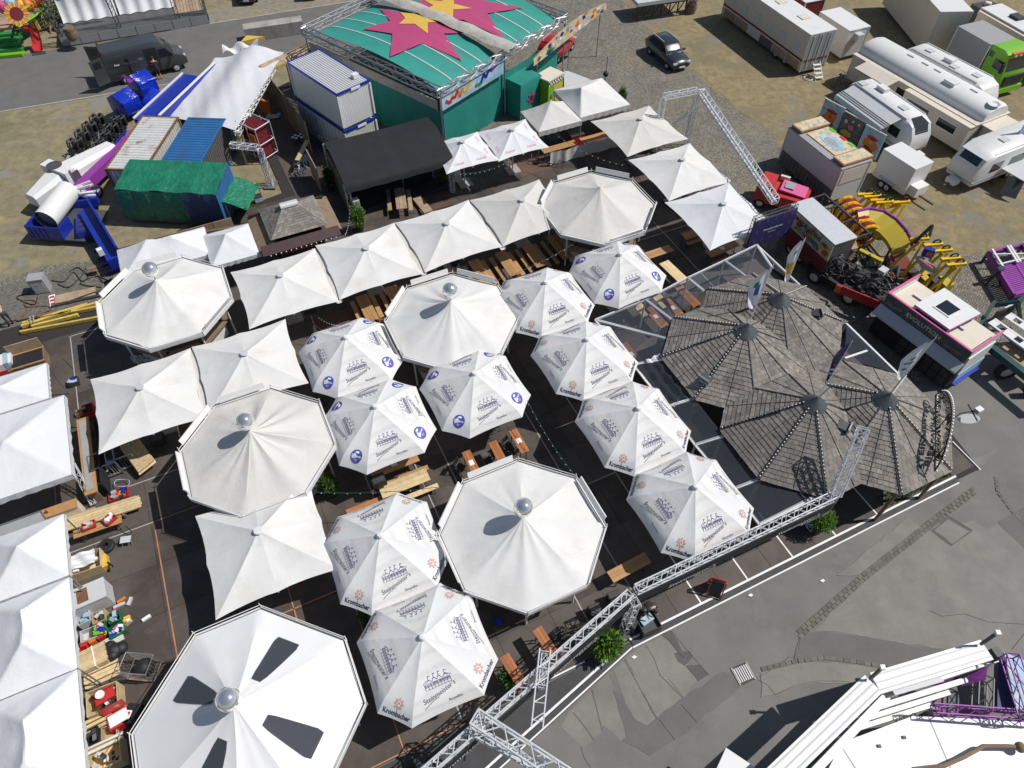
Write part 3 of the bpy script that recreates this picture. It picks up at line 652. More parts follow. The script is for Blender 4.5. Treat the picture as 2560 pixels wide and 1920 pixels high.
# == BRANDED PARASOLS
def branded_parasol(brand, label, u, v):
    t = root("branded_parasol", label, "parasol", uv(u, v, DZ), GA, brand + " parasols")
    A, B = 1.34, 2.29; AP, SH, EV = 3.85, 2.90, 2.42
    C = [(B, -A), (B, A), (A, B), (-A, B), (-B, A), (-B, -A), (-A, -B), (A, -B)]
    def prof(t_): return AP + (SH - AP) * (t_ / .8) if t_ < .8 else SH + (EV - SH) * ((t_ - .8) / .2) ** 1.25
    def surf(i, s, t_, off=0.0):
        a, b = Vector(C[i]), Vector(C[(i + 1) % 8]); p = a + (b - a) * (s + 1) / 2; wide = i % 2 == 0
        k = t_ * (1 - (.03 if wide else .015) * (1 - s * s) * t_ * t_)
        return (p.x * k, p.y * k, prof(t_) - .035 * (1 - s * s) * math.sin(math.pi * min(t_, 1)) + off)
    for i in range(8):
        wide = i % 2 == 0; mb = MB(); mb.grid(lambda f, g: surf(i, 2 * f - 1, .03 + .97 * g), 8, 12)
        mb.f = [tuple(reversed(f)) for f in mb.f]
        pan = mb.build("canopy_panel", "parasol_wood" if wide else "parasol_plain", t, smooth=True)
        a, b = Vector(C[i]), Vector(C[(i + 1) % 8]); hw = (b - a).length / 2; Rp = ((a + b) / 2).length
        def fn(x, y, off=.014):              # x to the right seen from outside, y up from the eave
            t_ = (Rp - y) / Rp; s = max(-1, min(1, x / (hw * max(t_, .05)))); return surf(i, s, t_, off)
        if wide:
            # little drawing of the pavilion: posts, eaves, roof lines, pennants
            d = MB(); T = .017
            def ln(x0, y0, x1, y1, w=T):
                dx, dy = x1 - x0, y1 - y0; L = math.hypot(dx, dy) or 1; nx, ny = -dy / L * w / 2, dx / L * w / 2
                d.add([fn(x0 + nx, y0 + ny), fn(x0 - nx, y0 - ny), fn(x1 - nx, y1 - ny), fn(x1 + nx, y1 + ny)], [(0, 1, 2, 3)])
            y0, y1, y2 = .74, .92, 1.0
            ln(-.48, y1, .46, y1); ln(-.48, y0 + .09, .46, y0 + .09); ln(-.52, y1 + .02, -.36, y2 + .04); ln(.52, y1 + .02, .30, y2 + .05); ln(-.40, y0, .42, y0 + .0, .014)
            for k in range(9): ln(-.48 + k * .1175, y0, -.48 + k * .1175, y1, .016)
            for k in range(26):
                x = -.46 + k * .036; hh = random.Random(k * 7).uniform(.02, .085); ln(x, y1 - .07, x, y1 - .07 + hh, .02)
            for k, x in enumerate((-.30, -.10, .08, .30)):
                yy = y2 + (.03 if k in (0, 3) else .06)
                ln(x - .09, y1 + .03, x, yy); ln(x, yy, x + .1, y1 + .04); ln(x, yy, x + .005, yy + .12, .014); ln(x, yy + .11, x + .075, yy + .095, .026); ln(x - .05, yy - .03, x + .05, yy - .02, .018)
            d.build("drawing", "print_violet", pan)
            w = MB(); ca, sa = math.cos(R(11)), math.sin(R(11))
            lettering(w, "Steinmeister's", 1.28, lambda x, y: fn(-.06 + x * ca - y * sa, .46 + x * sa + y * ca + .10 * x * x), shear=.15, bold=.008)
            for k in range(10):
                x0 = -.72 + k * .06; f = lambda x: .26 + .42 * (x + .72) - .25 * (x + .72) ** 2
                xa, xb = x0, x0 + .06; w.add([fn(xa, f(xa) + .008), fn(xa, f(xa) - .012), fn(xb, f(xb) - .012), fn(xb, f(xb) + .008)], [(0, 1, 2, 3)])
            w.build("lettering", "print_grey", pan)
            w = MB(); lettering(w, "Bierpavillon", .50, lambda x, y: fn(.42 + x, .20 + y)); w.build("small_lettering", "print_grey", pan)
        elif brand == "Krombacher":
            w = MB(); lettering(w, "Krombacher", 1.04, lambda x, y: fn(x, .09 + y + .05 * x * x), bold=.02); w.build("lettering", "print_navy", pan)
            c = MB(); ring = [fn(.12 * math.cos(R(a)), .45 + .12 * math.sin(R(a))) for a in range(0, 360, 20)]; c.poly(ring)
            for a in range(0, 360, 45):
                x, y = .15 * math.cos(R(a)), .45 + .15 * math.sin(R(a)); c.poly([fn(x + .04 * math.cos(R(k)), y + .04 * math.sin(R(k))) for k in range(0, 360, 60)])
            c.build("crest", "print_rose", pan)
            PY([fn(.065 * math.cos(R(a)), .45 + .075 * math.sin(R(a)), .020) for a in range(0, 360, 30)]).build("crest_shield", "print_white", pan)
            w = MB(); lettering(w, "n", .07, lambda x, y: fn(x, .415 + y, .026), bold=.03); w.build("crest_mark", "print_red", pan)
        else:
            cy = .46
            PY([fn(.27 * math.cos(R(a)), cy + .27 * math.sin(R(a)), .018) for a in range(0, 360, 15)]).build("badge", "print_blue", pan)
            w = MB(); lettering(w, "Schlösser", .46, lambda x, y: fn(x, cy - .04 + y, .026), bold=.015)
            w.poly([fn(.09 * math.cos(R(a)), cy + .155 + .045 * math.sin(R(a)), .026) for a in range(0, 360, 30)])
            lettering(w, "ALT", .15, lambda x, y: fn(x, cy - .17 + y, .026), shear=.2, bold=.01); w.build("lettering", "print_white", pan)
            PY([fn(.06 * math.cos(R(a)), cy - .205 + .02 * math.sin(R(a)), .026) for a in range(0, 360, 45)]).build("badge_mark", "print_red", pan)
    MB().lathe([(.001, .10), (.10, .085), (.125, .04), (.14, -.03)], 16, (0, 0, AP)).build("finial", "white_metal", t, smooth=True)
    TU((0, 0, 0), (0, 0, AP - .1), .05, 8).build("pole", "alu", t)
    for i in range(8):
        x, y = C[i]; BR((x * .05, y * .05, AP - .12), (x * .8, y * .8, SH - .05), .03).build("rib", "alu", t)
    BX(0, 0, .06, .9, .9, .12).build("base_slab", "concrete", t)
    return t
s0 = branded_parasol("Schlösser", "printed parasol with round blue badges, beside the creased pavilion with the mirror ball", 2.55, 24.0)
CL = lambda *a: setattr(clone(*a), "rotation_euler", (rq.uniform(-.022, .022), rq.uniform(-.022, .022), GA + rq.uniform(-.03, .03)))
CL(s0, "printed parasol with round blue badges above a row of rough wooden tables", uv(2.5, 19.55, DZ))
CL(s0, "printed parasol with round blue badges in front of the creased pavilion, above red-brown stand tables", uv(7.2, 19.4, DZ))
CL(s0, "printed parasol with round blue badges next to the clear film awning", uv(17.5, 23.5, DZ))
k0 = branded_parasol("Krombacher", "printed parasol with crest lettering, touching the badge parasol by the film awning", 12.9, 23.3)
CL(k0, "printed parasol with crest lettering, second along from the badge parasol by the film awning", uv(12.85, 18.9, DZ))
CL(k0, "printed parasol with crest lettering beside the torn film awning", uv(12.88, 14.5, DZ))
CL(k0, "printed parasol with crest lettering at the end of the row, half behind the front truss", uv(13.05, 9.95, DZ))
CL(k0, "printed parasol with crest lettering beside the plain square parasol", uv(.78, 13.5, DZ))
CL(k0, "printed parasol with crest lettering beside the big vinyl pavilion with roof windows", uv(.83, 9.0, DZ))

# == POP-UP TENTS
def popup(label, u0, u1, v0, v1, peaks, eave=2.15, peak=3.15, cloth="cloth_bright", val=.22, group=None, skip_posts=()):
    t = root("popup_tent", label, "tent", uv((u0 + u1) / 2, (v0 + v1) / 2, DZ), GA, group)
    hx, hy = (u1 - u0) / 2, (v1 - v0) / 2; pk = [(a - (u0 + u1) / 2, b - (v0 + v1) / 2) for a, b in peaks]
    n = 16
    def hgt(x, y):
        if len(pk) == 1: px_, py_ = pk[0]
        else:
            (ax, ay), (bx, by) = pk; L2 = (bx - ax) ** 2 + (by - ay) ** 2; f = max(0, min(1, ((x - ax) * (bx - ax) + (y - ay) * (by - ay)) / L2)); px_, py_ = ax + f * (bx - ax), ay + f * (by - ay)
        fx = (x - px_) / ((hx - px_) if x > px_ else (hx + px_)) if abs(x - px_) > 1e-6 else 0
        fy = (y - py_) / ((hy - py_) if y > py_ else (hy + py_)) if abs(y - py_) > 1e-6 else 0
        d = max(abs(fx), abs(fy)); s = 1 - d
        ridge = 1 - abs(abs(fx) - abs(fy))          # ribs stay up, panels sag
        z = eave + (peak - eave) * (.86 * s + .14 * s ** 3) - .10 * (1 - max(0, ridge)) * s * 1.6
        if len(pk) == 2:
            mx, my = (pk[0][0] + pk[1][0]) / 2, (pk[0][1] + pk[1][1]) / 2; z -= .12 * math.exp(-((x - mx) ** 2 + (y - my) ** 2) / .25)
        return z + .018 * math.sin(x * 5.1 + y * 2.3 + u0) * math.sin(y * 4.3 - x) * s
    mb = MB(); mb.grid(lambda f, g: (-hx + 2 * hx * f, -hy + 2 * hy * g, hgt(-hx + 2 * hx * f, -hy + 2 * hy * g)), 48, 48)
    mb.build("roof_cloth", cloth, t, smooth=30)
    for sx, sy, L in ((0, -1, 2 * hx), (0, 1, 2 * hx), (1, 0, 2 * hy), (-1, 0, 2 * hy)):
        v_ = MB(); ns = 14
        for k in range(ns):
            def q(f, top):
                a = -L / 2 + L * f; off = .02 + (.02 * math.sin(f * 40) if not top else 0)
                x, y = (a, sy * (hy + off)) if sx == 0 else (sx * (hx + off), a)
                return (x, y, eave + (.01 if top else -val - .03 * math.sin(f * math.pi * 7) ** 2))
            f0, f1 = k / ns, (k + 1) / ns; v_.add([q(f0, 0), q(f1, 0), q(f1, 1), q(f0, 1)], [(0, 1, 2, 3)])
        v_.build("valance", cloth, t, smooth=True)
    for i, (x, y) in enumerate(((-hx, -hy), (hx, -hy), (hx, hy), (-hx, hy))):
        if i not in skip_posts: TU((x * .97, y * .97, 0), (x * .97, y * .97, eave), .03, 6).build("leg", "steel", t)
    return t
popup("white double-peaked pop-up tent in front of the green tarpaulined container", -7.05, -2.2, 35.0, 37.6, [(-5.2, 36.5), (-4.0, 36.3)], group="white pop-up tents")
popup("small white single-peaked pop-up tent next to the shingled kiosk", -2.45, .3, 33.8, 36.75, [(-1.15, 35.1)], eave=2.2, group="white pop-up tents")
popup("grubby white pop-up tent nearest the teal box with the pink star, counters under it", 19.9, 23.2, 37.9, 40.7, [(21.6, 39.5)], 2.25, 3.3, "cloth_grey", .32, "white pop-up tents")
popup("grubby white pop-up tent by the cobbles, black kit under it", 23.25, 27.2, 38.2, 42.2, [(24.2, 40.0)], 2.3, 3.4, "cloth", .32, "white pop-up tents")
popup("large white tent with a silver-edged valance over the orange-trimmed counters", -14.9, -10.4, 22.65, 27.45, [(-12.6, 25)], 2.45, 3.3, "cloth_bright", .3, "white pop-up tents")
popup("white flat tent beside the wooden crate with the open lid", -14.6, -11.05, 27.6, 30.0, [(-12.9, 28.6)], 2.4, 3.1, "cloth_bright", .2, "white pop-up tents")
popup("bluish white pop-up tent above the long stack of planks", -14.0, -10.95, 17.95, 20.95, [(-12.31, 19.45)], 2.2, 3.2, "cloth_bright", .2, "white pop-up tents")
popup("bluish white pop-up tent beside the grey box and green crates", -14.0, -10.95, 14.0, 17.85, [(-12.28, 16.6), (-12.31, 15.3)], 2.2, 3.2, "cloth_bright", .2, "white pop-up tents")
popup("bluish white pop-up tent beside the wooden crates with red boxes", -14.0, -10.95, 9.6, 13.95, [(-12.35, 12.45), (-12.38, 11.1)], 2.2, 3.2, "cloth_bright", .2, "white pop-up tents")
# == SHINGLED BEER PAVILION (four joined tent-shaped roofs)
PAV = root("beer_pavilion", "shingle-roofed beer pavilion of four joined pointed roofs edged with bulbs", "pavilion", uv(20.5, 13.5, DZ), GA)
PC = [Vector(touv(Vector(c + (0,)))) - Vector((20.5, 13.5)) for c in ((11.0, 22.68), (13.1, 24.75), (13.07, 18.4), (16.25, 18.6))]
PR, PE, PA = 3.72, 2.65, 4.62                   # radius at corners, eave and apex heights
APO = PR * math.cos(R(22.5))
FD = [Vector((math.cos(R(45 * i)), math.sin(R(45 * i)))) for i in range(8)]
def roof_z(j, x, y):
    d = max(n.dot(Vector((x, y)) - PC[j]) for n in FD)
    return PA - (PA - PE) * d / APO if d <= APO else -9
sh_mesh = MB().add([(-.5, 0, 0), (.5, 0, 0), (.5, 1, .0), (-.5, 1, .0), (-.5, 0, .10), (.5, 0, .10), (.5, 1, .02), (-.5, 1, .02)],
                   [(4, 5, 6, 7), (0, 1, 5, 4), (1, 2, 6, 5), (3, 0, 4, 7)]).mesh("shingle")
sh_mesh.materials.append(M["shingle"])
slope = math.atan2(PA - PE, APO); SL = math.hypot(PA - PE, APO); rr = random.Random(11)
shing = []                                       # (distance to camera, roof, matrix)
inv_root = Matrix.Rotation(GA, 4, 'Z'); inv_root.translation = uv(20.5, 13.5, DZ)
roofs = []
for j in range(4):
    c = PC[j]; rf = MB(); ring = []
    P = [(c.x + PR * math.cos(R(22.5 + 45 * i)), c.y + PR * math.sin(R(22.5 + 45 * i)), PE - .03) for i in range(8)]
    rf.add(P + [(c.x, c.y, PA - .03)], [(i, (i + 1) % 8, 8) for i in range(8)])
    ro_ = rf.build("roof", "shingle_under", PAV); roofs.append(ro_)
    for i in range(8):
        n = FD[i]; tng = Vector((-n.y, n.x)); rows = 19; rh = SL / rows
        for k in range(rows - 2):
            d0 = SL - k * rh; w_ = 2 * (d0 - rh * .4) / SL * APO * math.tan(R(22.5)); m = max(1, round(w_ / .235)); sw = w_ / m
            for q in range(m):
                x = (-w_ / 2 + (q + .5) * sw)
                jl = rr.uniform(-.012, .012)
                dd = d0 + jl; hp = n * (dd * math.cos(slope)); p = c + hp + tng * x
                z = PA - dd * math.sin(slope)
                mid = c + n * ((dd - rh / 2) * math.cos(slope)) + tng * x; zm = PA - (dd - rh / 2) * math.sin(slope)
                if any(jj != j and roof_z(jj, mid.x, mid.y) > zm + .06 for jj in range(4)): continue
                # local axes: x along the eave, y up the slope, z normal
                ex = Vector((tng.x, tng.y, 0)); ey = Vector((-n.x * math.cos(slope), -n.y * math.cos(slope), math.sin(slope))); ez = ex.cross(ey)
                if ez.z < 0: ex = -ex; ez = -ez
                mt = Matrix((ex, ey, ez)).transposed()
                S = Matrix.Diagonal((sw * .955, rh * 1.05, .30 + rr.uniform(-.06, .1)))
                m4 = (mt @ S).to_4x4(); m4.translation = Vector((p.x, p.y, z))
                wp = inv_root @ m4.translation
                shing.append(((wp - Vector((0, 0, CAM_H))).length, j, m4))
shing.sort(key=lambda s: s[0])
for d_, j, m4 in shing[:300]:
    o = put("shingle", sh_mesh, None, roofs[j]); o.matrix_local = m4
rest = [MB() for _ in range(4)]
for d_, j, m4 in shing[300:]:
    rest[j].add([m4 @ v.co for v in sh_mesh.vertices], [tuple(p.vertices) for p in sh_mesh.polygons])
for j in range(4): rest[j].build("shingles", "shingle", roofs[j], kind='stuff')
def on_roof(j, ang, r_, off=.05):
    p = PC[j] + Vector((math.cos(ang), math.sin(ang))) * r_; return Vector((p.x, p.y, roof_z(j, p.x, p.y) + off))
lights = {0: (2, 3, 4), 1: (1, 0, 2, 7), 2: (3, 4, 5), 3: (2, 0, 6, 5)}
for j in range(4):
    for i in range(8):
        a = R(22.5 + 45 * i); p0, p1 = on_roof(j, a, .4), on_roof(j, a, PR - .02)
        # keep the part of the hip that lies on top
        pts = [p0.lerp(p1, k / 24) for k in range(25)]
        pts = [p for p in pts if not any(jj != j and roof_z(jj, p.x, p.y) > p.z for jj in range(4))]
        if len(pts) < 3: continue
        BR(pts[0], pts[-1], .045, .03).build("hip_strip", "lead", roofs[j])
        b = on_roof(j, a + R(22.5), .45, .045); e = on_roof(j, a + R(22.5), APO - .03, .045)
        sp = [b.lerp(e, k / 20) for k in range(21)]; sp = [p for p in sp if not any(jj != j and roof_z(jj, p.x, p.y) > p.z for jj in range(4))]
        if len(sp) > 3: BR(sp[0], sp[-1], .018, .02).build("seam_strip", "lead", roofs[j])
        if i in lights[j]:
            L = (pts[-1] - pts[0]).length; nb = int(L / .16); bl = MB()
            sd_ = (pts[-1] - pts[0]).normalized().cross(Vector((0, 0, 1)))
            for k in range(nb):
                q = pts[0].lerp(pts[-1], (k + .5) / nb) + sd_ * .06 + Vector((0, 0, .06)); bl.ball(q, .033, 6, 4)
            bs = BR(pts[0] + sd_ * .06 + Vector((0, 0, .03)), pts[-1] + sd_ * .06 + Vector((0, 0, .03)), .03, .03).build("light_strip", "black", roofs[j])
            bl.build("bulbs", "bulb", bs, smooth=True, kind='stuff')
    c = PC[j]
    MB().lathe([(.001, .30), (.05, .2), (.14, .10), (.40, -.10), (.56, -.26), (.54, -.32)], 20, (c.x, c.y, PA)).build("roof_cap", "lead", PAV, smooth=True)
for i in range(8):
    for j in range(4):
        a = R(22.5 + 45 * i); p = PC[j] + Vector((math.cos(a), math.sin(a))) * (PR - .25)
        if any(jj != j and (p - PC[jj]).length < PR - .4 for jj in range(4)): continue
        BX(p.x, p.y, 1.3, .12, .12, 2.6).build("post", "ply_dark", PAV)
# small hatches on the roofs
for j, an, rd, m_ in ((0, R(200), 2.75, "lead"), (1, R(330), 2.0, "black"), (2, R(300), 1.5, "lead")):
    p = on_roof(j, an, rd, .16); BX(p.x, p.y, p.z, .55, .5, .06, an).build("roof_hatch", m_, PAV)
    BX(p.x + .22 * math.cos(an), p.y + .22 * math.sin(an), p.z - .02, .06, .5, .34, an).build("hatch_frame", "steel", PAV)
# wall curtain inside so that the room is dark
for j in range(4):
    pass
# flags on the four caps
def flag(label, j, lean, h, cloth, marks, w=1.15, drop=2.1, yaw=0.0):
    c = PC[j]; base = inv_root @ Vector((c.x, c.y, PA + .1))
    t = root("flag", label, "flag", base, yaw, "flags on the pavilion roofs")
    top = Vector((lean[0], lean[1], h)); TU((0, 0, 0), top, .022, 6, .015).build("pole", "alu", t)
    d = top.normalized(); fb = MB()
    def pt(f, g, o=0.0):
        # hangs from the top of the pole, folds towards the lower end
        q = d * (h * (1 - .02) - g * drop); x = f * w * (.25 + .75 * (1 - g) ** .6 if g > .25 else .25 + .75 * (.75 ** .6) * (g / .25) ** .5)
        fold = .10 * math.sin(f * 7 + g * 5) * f
        return q + Vector((-x * .72, fold + o - x * .12, -x * .62))
    fb.grid(pt, 10, 12); c_ = fb.build("cloth", cloth, t, smooth=True)
    for m_, f0, f1, g0, g1 in marks:
        mk = MB(); mk.grid(lambda f, g: pt(f0 + (f1 - f0) * f, g0 + (g1 - g0) * g, -.02), 4, 6); mk.build("emblem", m_, c_)
        mk = MB(); mk.grid(lambda f, g: pt(f0 + (f1 - f0) * f, g0 + (g1 - g0) * g, .02), 4, 6); mk.build("emblem", m_, c_)
    return t
flag("white flag with blue and green emblem on a pavilion roof cap", 0, (.35, .5, 0), 3.4, "cloth_bright", [("print_blue", .35, .62, .30, .62), ("green", .5, .75, .2, .34)])
flag("white and yellow flag on the roof cap next to the dark ride machinery", 1, (.15, .3, 0), 3.3, "cloth_bright", [("sun_yellow", .05, .95, .5, .8), ("print_grey", .3, .6, .18, .26)], w=.75, drop=2.3)
flag("dark navy flag with white lettering hanging limp on a pavilion roof cap", 2, (.35, .3, 0), 3.4, "violet_dark", [("print_white", .3, .8, .6, .66), ("print_white", .35, .7, .72, .78), ("red", .4, .6, .45, .52)], w=.55, drop=2.2)
flag("pale lilac-white flag with grey drawings on the roof cap by the lettered sign", 3, (.55, .3, 0), 3.4, "cloth_bright", [("print_grey", .35, .6, .3, .36), ("print_grey", .3, .75, .45, .5), ("print_grey", .45, .7, .66, .72)], w=1.2)
# lettered sign over the entrance
sa, sb = W(3, 2, 1440, 752, 3.3), W(3, 2, 1448, 100, 3.3); so, srz, sL = frame(sa, sb, 3.3)
sg = root("roof_sign", "arched steel sign reading STEINMEISTER'S BIERPAVILLON standing on the shingled roof", "sign", so, srz)
def arch(x): return 1.5 * math.sin(math.pi * max(0, min(1, x / sL))) ** .5
fr = MB(); xs = [sL * k / 28 for k in range(29)]
fr.path([Vector((x, 0, arch(x) * .98)) for x in xs], .035, 5); fr.path([Vector((0, 0, .0)), Vector((sL, 0, 0))], .035, 5); fr.build("frame", "black", sg)
for x in (.15, .5, .85): TU((sL * x, 0, -.5), (sL * x, 0, arch(sL * x)), .025, 5).build("upright", "black", sg)
def solid_lettering(name, s, width, fn, m_, parent, depth=.05, **kw):
    vs, fs = text_geo(s, width / text_width(s, **kw), **kw); mb = MB()
    mb.add([fn(x, y, -depth / 2) for x, y in vs], fs); mb.add([fn(x, y, depth / 2) for x, y in vs], [tuple(reversed(f)) for f in fs])
    return mb.build(name, m_, parent)
solid_lettering("lettering", "BIERPAVILLON", sL * .80, lambda x, y, o: Vector((sL / 2 + x, o, .10 + y)), "black", sg, bold=.02)
solid_lettering("lettering", "STEINMEISTER'S", sL * .86, lambda x, y, o: Vector((sL / 2 + x, o, -.46 + arch(sL / 2 + x) + y * .95)), "black", sg, bold=.02)
bl = MB()
for x in xs: bl.ball((x, -.05, arch(x) + .05), .05, 6, 4); bl.ball((x, -.05, .04), .05, 6, 4)
bl.build("bulbs", "bulb", sg, smooth=True, kind='stuff')
# lamp arm at the corner
la = root("corner_floodlight", "curved black arm with silver floodlight and oval sign at the pavilion corner", "lamp", W(3, 2, 1600, 310, .1))
b0 = W(3, 2, 1600, 310, .1)
P_ = [W(3, 2, x, y, 2.6) - b0 for x, y in ((1600, 300), (1660, 255), (1740, 240), (1790, 240))]
PH([Vector((P_[0].x, P_[0].y, 0))] + P_, .025, 5).build("arm", "black", la)
q = W(3, 2, 1820, 225, 2.7) - b0; BX(q.x, q.y, q.z, .34, .26, .22, .5).build("lamp_head", "alu", la)
q0, q1 = W(3, 2, 1730, 175, 2.6) - b0, W(3, 2, 1810, 320, 2.6) - b0; BR(q0, q1, .05).build("cross_bar", "black", la)
q = W(3, 2, 1735, 300, 1.9) - b0
ov = MB(); ov.poly([q + Vector((.55 * math.cos(R(a)), .18 * math.sin(R(a)), .14 * math.sin(R(a)))) for a in range(0, 360, 20)]); ov.build("oval_sign", "grey_light", la)

# == CLEAR FILM AWNING
AW = root("film_awning", "clear film awning on white beams along the side of the shingled pavilion", "awning", uv(15.0, 15.0, DZ), GA)
def L2(u, v, z): return Vector((u - 15.0, v - 15.0, z - DZ))
outer = [(15.2, 8.05), (15.2, 9.9), (15.05, 12.5), (15.05, 14.85), (15.0, 17.75), (14.8, 21.2), (17.95, 21.35), (20.95, 21.8), (23.6, 22.1), (26.05, 22.4), (26.1, 18.6)]
inner = [(17.9, 8.0), (16.5, 9.7), (16.3, 12.2), (16.3, 14.55), (16.3, 17.2), (17.2, 18.3), (18.2, 19.2), (20.9, 20.35), (23.6, 20.3), (25.3, 20.2), (25.6, 18.6)]
ZO, ZI = 2.30, 2.62
for k, ((a, b), (c, d)) in enumerate(zip(outer, inner)):
    BR(L2(a, b, ZO), L2(c, d, ZI), .13, .09).build("beam", "white_paint", AW)
    TU(L2(a, b, DZ), L2(a, b, ZO), .045, 6).build("post", "white_metal", AW)
    if k:
        (a0, b0_), (c0_, d0_) = outer[k - 1], inner[k - 1]
        BR(L2(a0, b0_, ZO - .02), L2(a, b, ZO - .02), .11, .09).build("edge_beam", "white_paint", AW)
        torn = k == 4; mb = MB()
        def fp(f, g):
            p = L2(a0, b0_, ZO + .05).lerp(L2(a, b, ZO + .05), f); q = L2(c0_, d0_, ZI + .05).lerp(L2(c, d, ZI + .05), f); r_ = p.lerp(q, g)
            r_.z -= (.16 if torn else .05) * math.sin(math.pi * f) * math.sin(math.pi * min(1, g + .15))
            if torn: r_.z += .05 * math.sin(f * 23 + g * 9) + .04 * math.sin(g * 19)
            return r_
        mb.grid(fp, 14, 14); mb.build("film_panel", "film", AW, smooth=True)
w_ = MB(); w_.grid(lambda f, g: L2(15.55 + f * 1.2, 17.35 - .05 * math.sin(f * 9) + g * .22, 2.55 + .06 * math.sin(f * 20) + .05 * g), 12, 2); w_.build("torn_edge", "cloth_bright", AW, smooth=True)
w_ = MB(); w_.grid(lambda f, g: L2(17.55 + .12 * math.sin(f * 11) + g * .18, 16.6 - f * 1.6, 2.6 + .06 * math.sin(f * 17)), 12, 2); w_.build("torn_edge", "cloth_bright", AW, smooth=True)
A2 = root("film_awning", "small triangular clear film awning with white beams by the ticket booth", "awning", uv(26.2, 14.0, DZ), GA)
def L3(u, v, z): return Vector((u - 26.2, v - 14.0, z - DZ))
pa, pb, pc, pd = L3(26.2, 15.3, 2.5), L3(26.25, 11.7, 2.4), L3(24.4, 13.45, 2.62), L3(25.9, 13.45, 2.45)
BR(pa, pb, .10, .08).build("beam", "white_paint", A2); BR(pc, pd, .10, .08).build("beam", "white_paint", A2)
PY([pa, pc, pb, pd][:3]).build("film_panel", "film", A2)
for p in (pa, pb): TU((p.x, p.y, 0), p, .04, 6).build("post", "white_metal", A2)

# == TRUSSES
def truss(t, p0, p1, w=.31, r=.030, up=(0, 0, 1), mat_="alu", step=.32):
    p0, p1 = Vector(p0), Vector(p1); d = (p1 - p0); L = d.length; d.normalize(); upv = Vector(up)
    if abs(d.dot(upv)) > .95: upv = Vector((1, 0, 0))
    a = d.cross(upv).normalized() * (w / 2); b = a.cross(d).normalized() * (w / 2); cs_ = [a + b, a - b, -a - b, -a + b]
    for c in cs_: TU(p0 + c, p1 + c, r, 6).build("chord", mat_, t)
    br = MB(); n = max(2, round(L / step))
    for f in range(4):
        c0_, c1_ = cs_[f], cs_[(f + 1) % 4]
        for k in range(n):
            q0, q1 = p0 + d * (L * k / n), p0 + d * (L * (k + 1) / n)
            if k % 2 == 0: br.tube(q0 + c0_, q1 + c1_, r * .65, 4, cap=False)
            else: br.tube(q0 + c1_, q1 + c0_, r * .65, 4, cap=False)
    for f in range(4):
        for q in (p0, p1): br.tube(q + cs_[f], q + cs_[(f + 1) % 4], r * .8, 4)
    br.build("bracing", mat_, t, kind='stuff')
FT = root("front_truss", "long silver box truss with lettered black banner along the front of the beer garden", "truss", uv(8.6, 7.55, DZ), GA)
def L4(u, v, z): return Vector((u - 8.6, v - 7.55, z - DZ))
TZ = 3.25
truss(FT, L4(8.75, 7.55, TZ), L4(18.2, 7.5, TZ)); truss(FT, L4(8.45, 7.5, TZ), L4(-7.5, 3.45, TZ))
truss(FT, L4(8.5, 7.2, .1), L4(8.5, 7.2, TZ - .15)); truss(FT, L4(18.45, 7.6, .1), L4(18.45, 7.6, TZ - .15)); truss(FT, L4(-3.8, 4.6, .1), L4(-3.8, 4.6, TZ - .15))
bn = MB(); bn.wall(L4(8.75, 7.33, 0), L4(18.2, 7.28, 0), 2.35, 2.98, .03); bn.build("banner", "black_cloth", FT)
bn = MB(); bn.wall(L4(8.4, 7.24, 0), L4(-7.5, 3.2, 0), 2.35, 2.98, .03); bn.build("banner", "black_cloth", FT)
d2 = (L4(8.4, 7.24, 0) - L4(-7.5, 3.2, 0)).normalized()
for u0, v0, dr_ in ((11.2, 7.255, Vector((1, -.005, 0))), (16.4, 7.23, Vector((1, -.005, 0))), (5.6, 6.49, d2), (.6, 5.22, d2)):
    o_ = L4(u0, v0, 2.62); nn = Vector((dr_.y, -dr_.x, 0)) * .012; w = MB()
    lettering(w, "Steinmeister's", 2.2, lambda x, y: o_ + dr_ * x + Vector((0, 0, y)) + nn, shear=.15); lettering(w, "Bierpavillon", 1.0, lambda x, y: o_ + dr_ * (x + .7) + Vector((0, 0, y - .18)) + nn)
    w.build("lettering", "print_white", FT)
TT = root("inclined_truss", "silver box truss sloping up over the shingled roof from the front truss", "truss", uv(18.3, 7.5, TZ), 0)
e0 = uv(18.3, 7.55, TZ + .1); e1 = W(3, 2, 820, 372, 5.7)
truss(TT, Vector((0, 0, .1)), e1 - e0 + Vector((0, 0, .1)), .38, .036)
blb = MB(); dd_ = (e1 - e0); sdv = dd_.cross(Vector((0, 0, 1))).normalized() * .2
for k in range(26): blb.ball(dd_ * ((k + .5) / 26) + sdv + Vector((0, 0, .15)), .035, 5, 4)
blb.build("bulbs", "glass_blue", TT, kind='stuff')
EN = root("portal_truss", "silver truss crossing the front truss and jutting out over the asphalt", "truss", W(1, 3, 1890, 1240, 3.4), 0)
g0 = W(1, 3, 1890, 1240, 3.4)
truss(EN, Vector((0, 0, .2)), W(2, 3, 470, 1760, 3.4) - g0 + Vector((0, 0, .2)), .52, .04, step=.5)
truss(EN, W(1, 3, 1860, 1330, 3.2) - g0, W(2, 3, 300, 1690, 3.2) - g0, .3, .03)
E2 = root("ladder_truss", "short flat ladder truss resting on the front truss", "truss", W(2, 3, 285, 640, 3.6), 0)
h0 = W(2, 3, 285, 640, 3.75); h1 = W(2, 3, 215, 1320, 3.75) - h0; dl = h1.normalized(); sx_ = dl.cross(Vector((0, 0, 1))).normalized() * .19
for s_ in (-1, 1): TU(sx_ * s_ + Vector((0, 0, .15)), h1 + sx_ * s_ + Vector((0, 0, .15)), .028, 6).build("chord", "alu", E2)
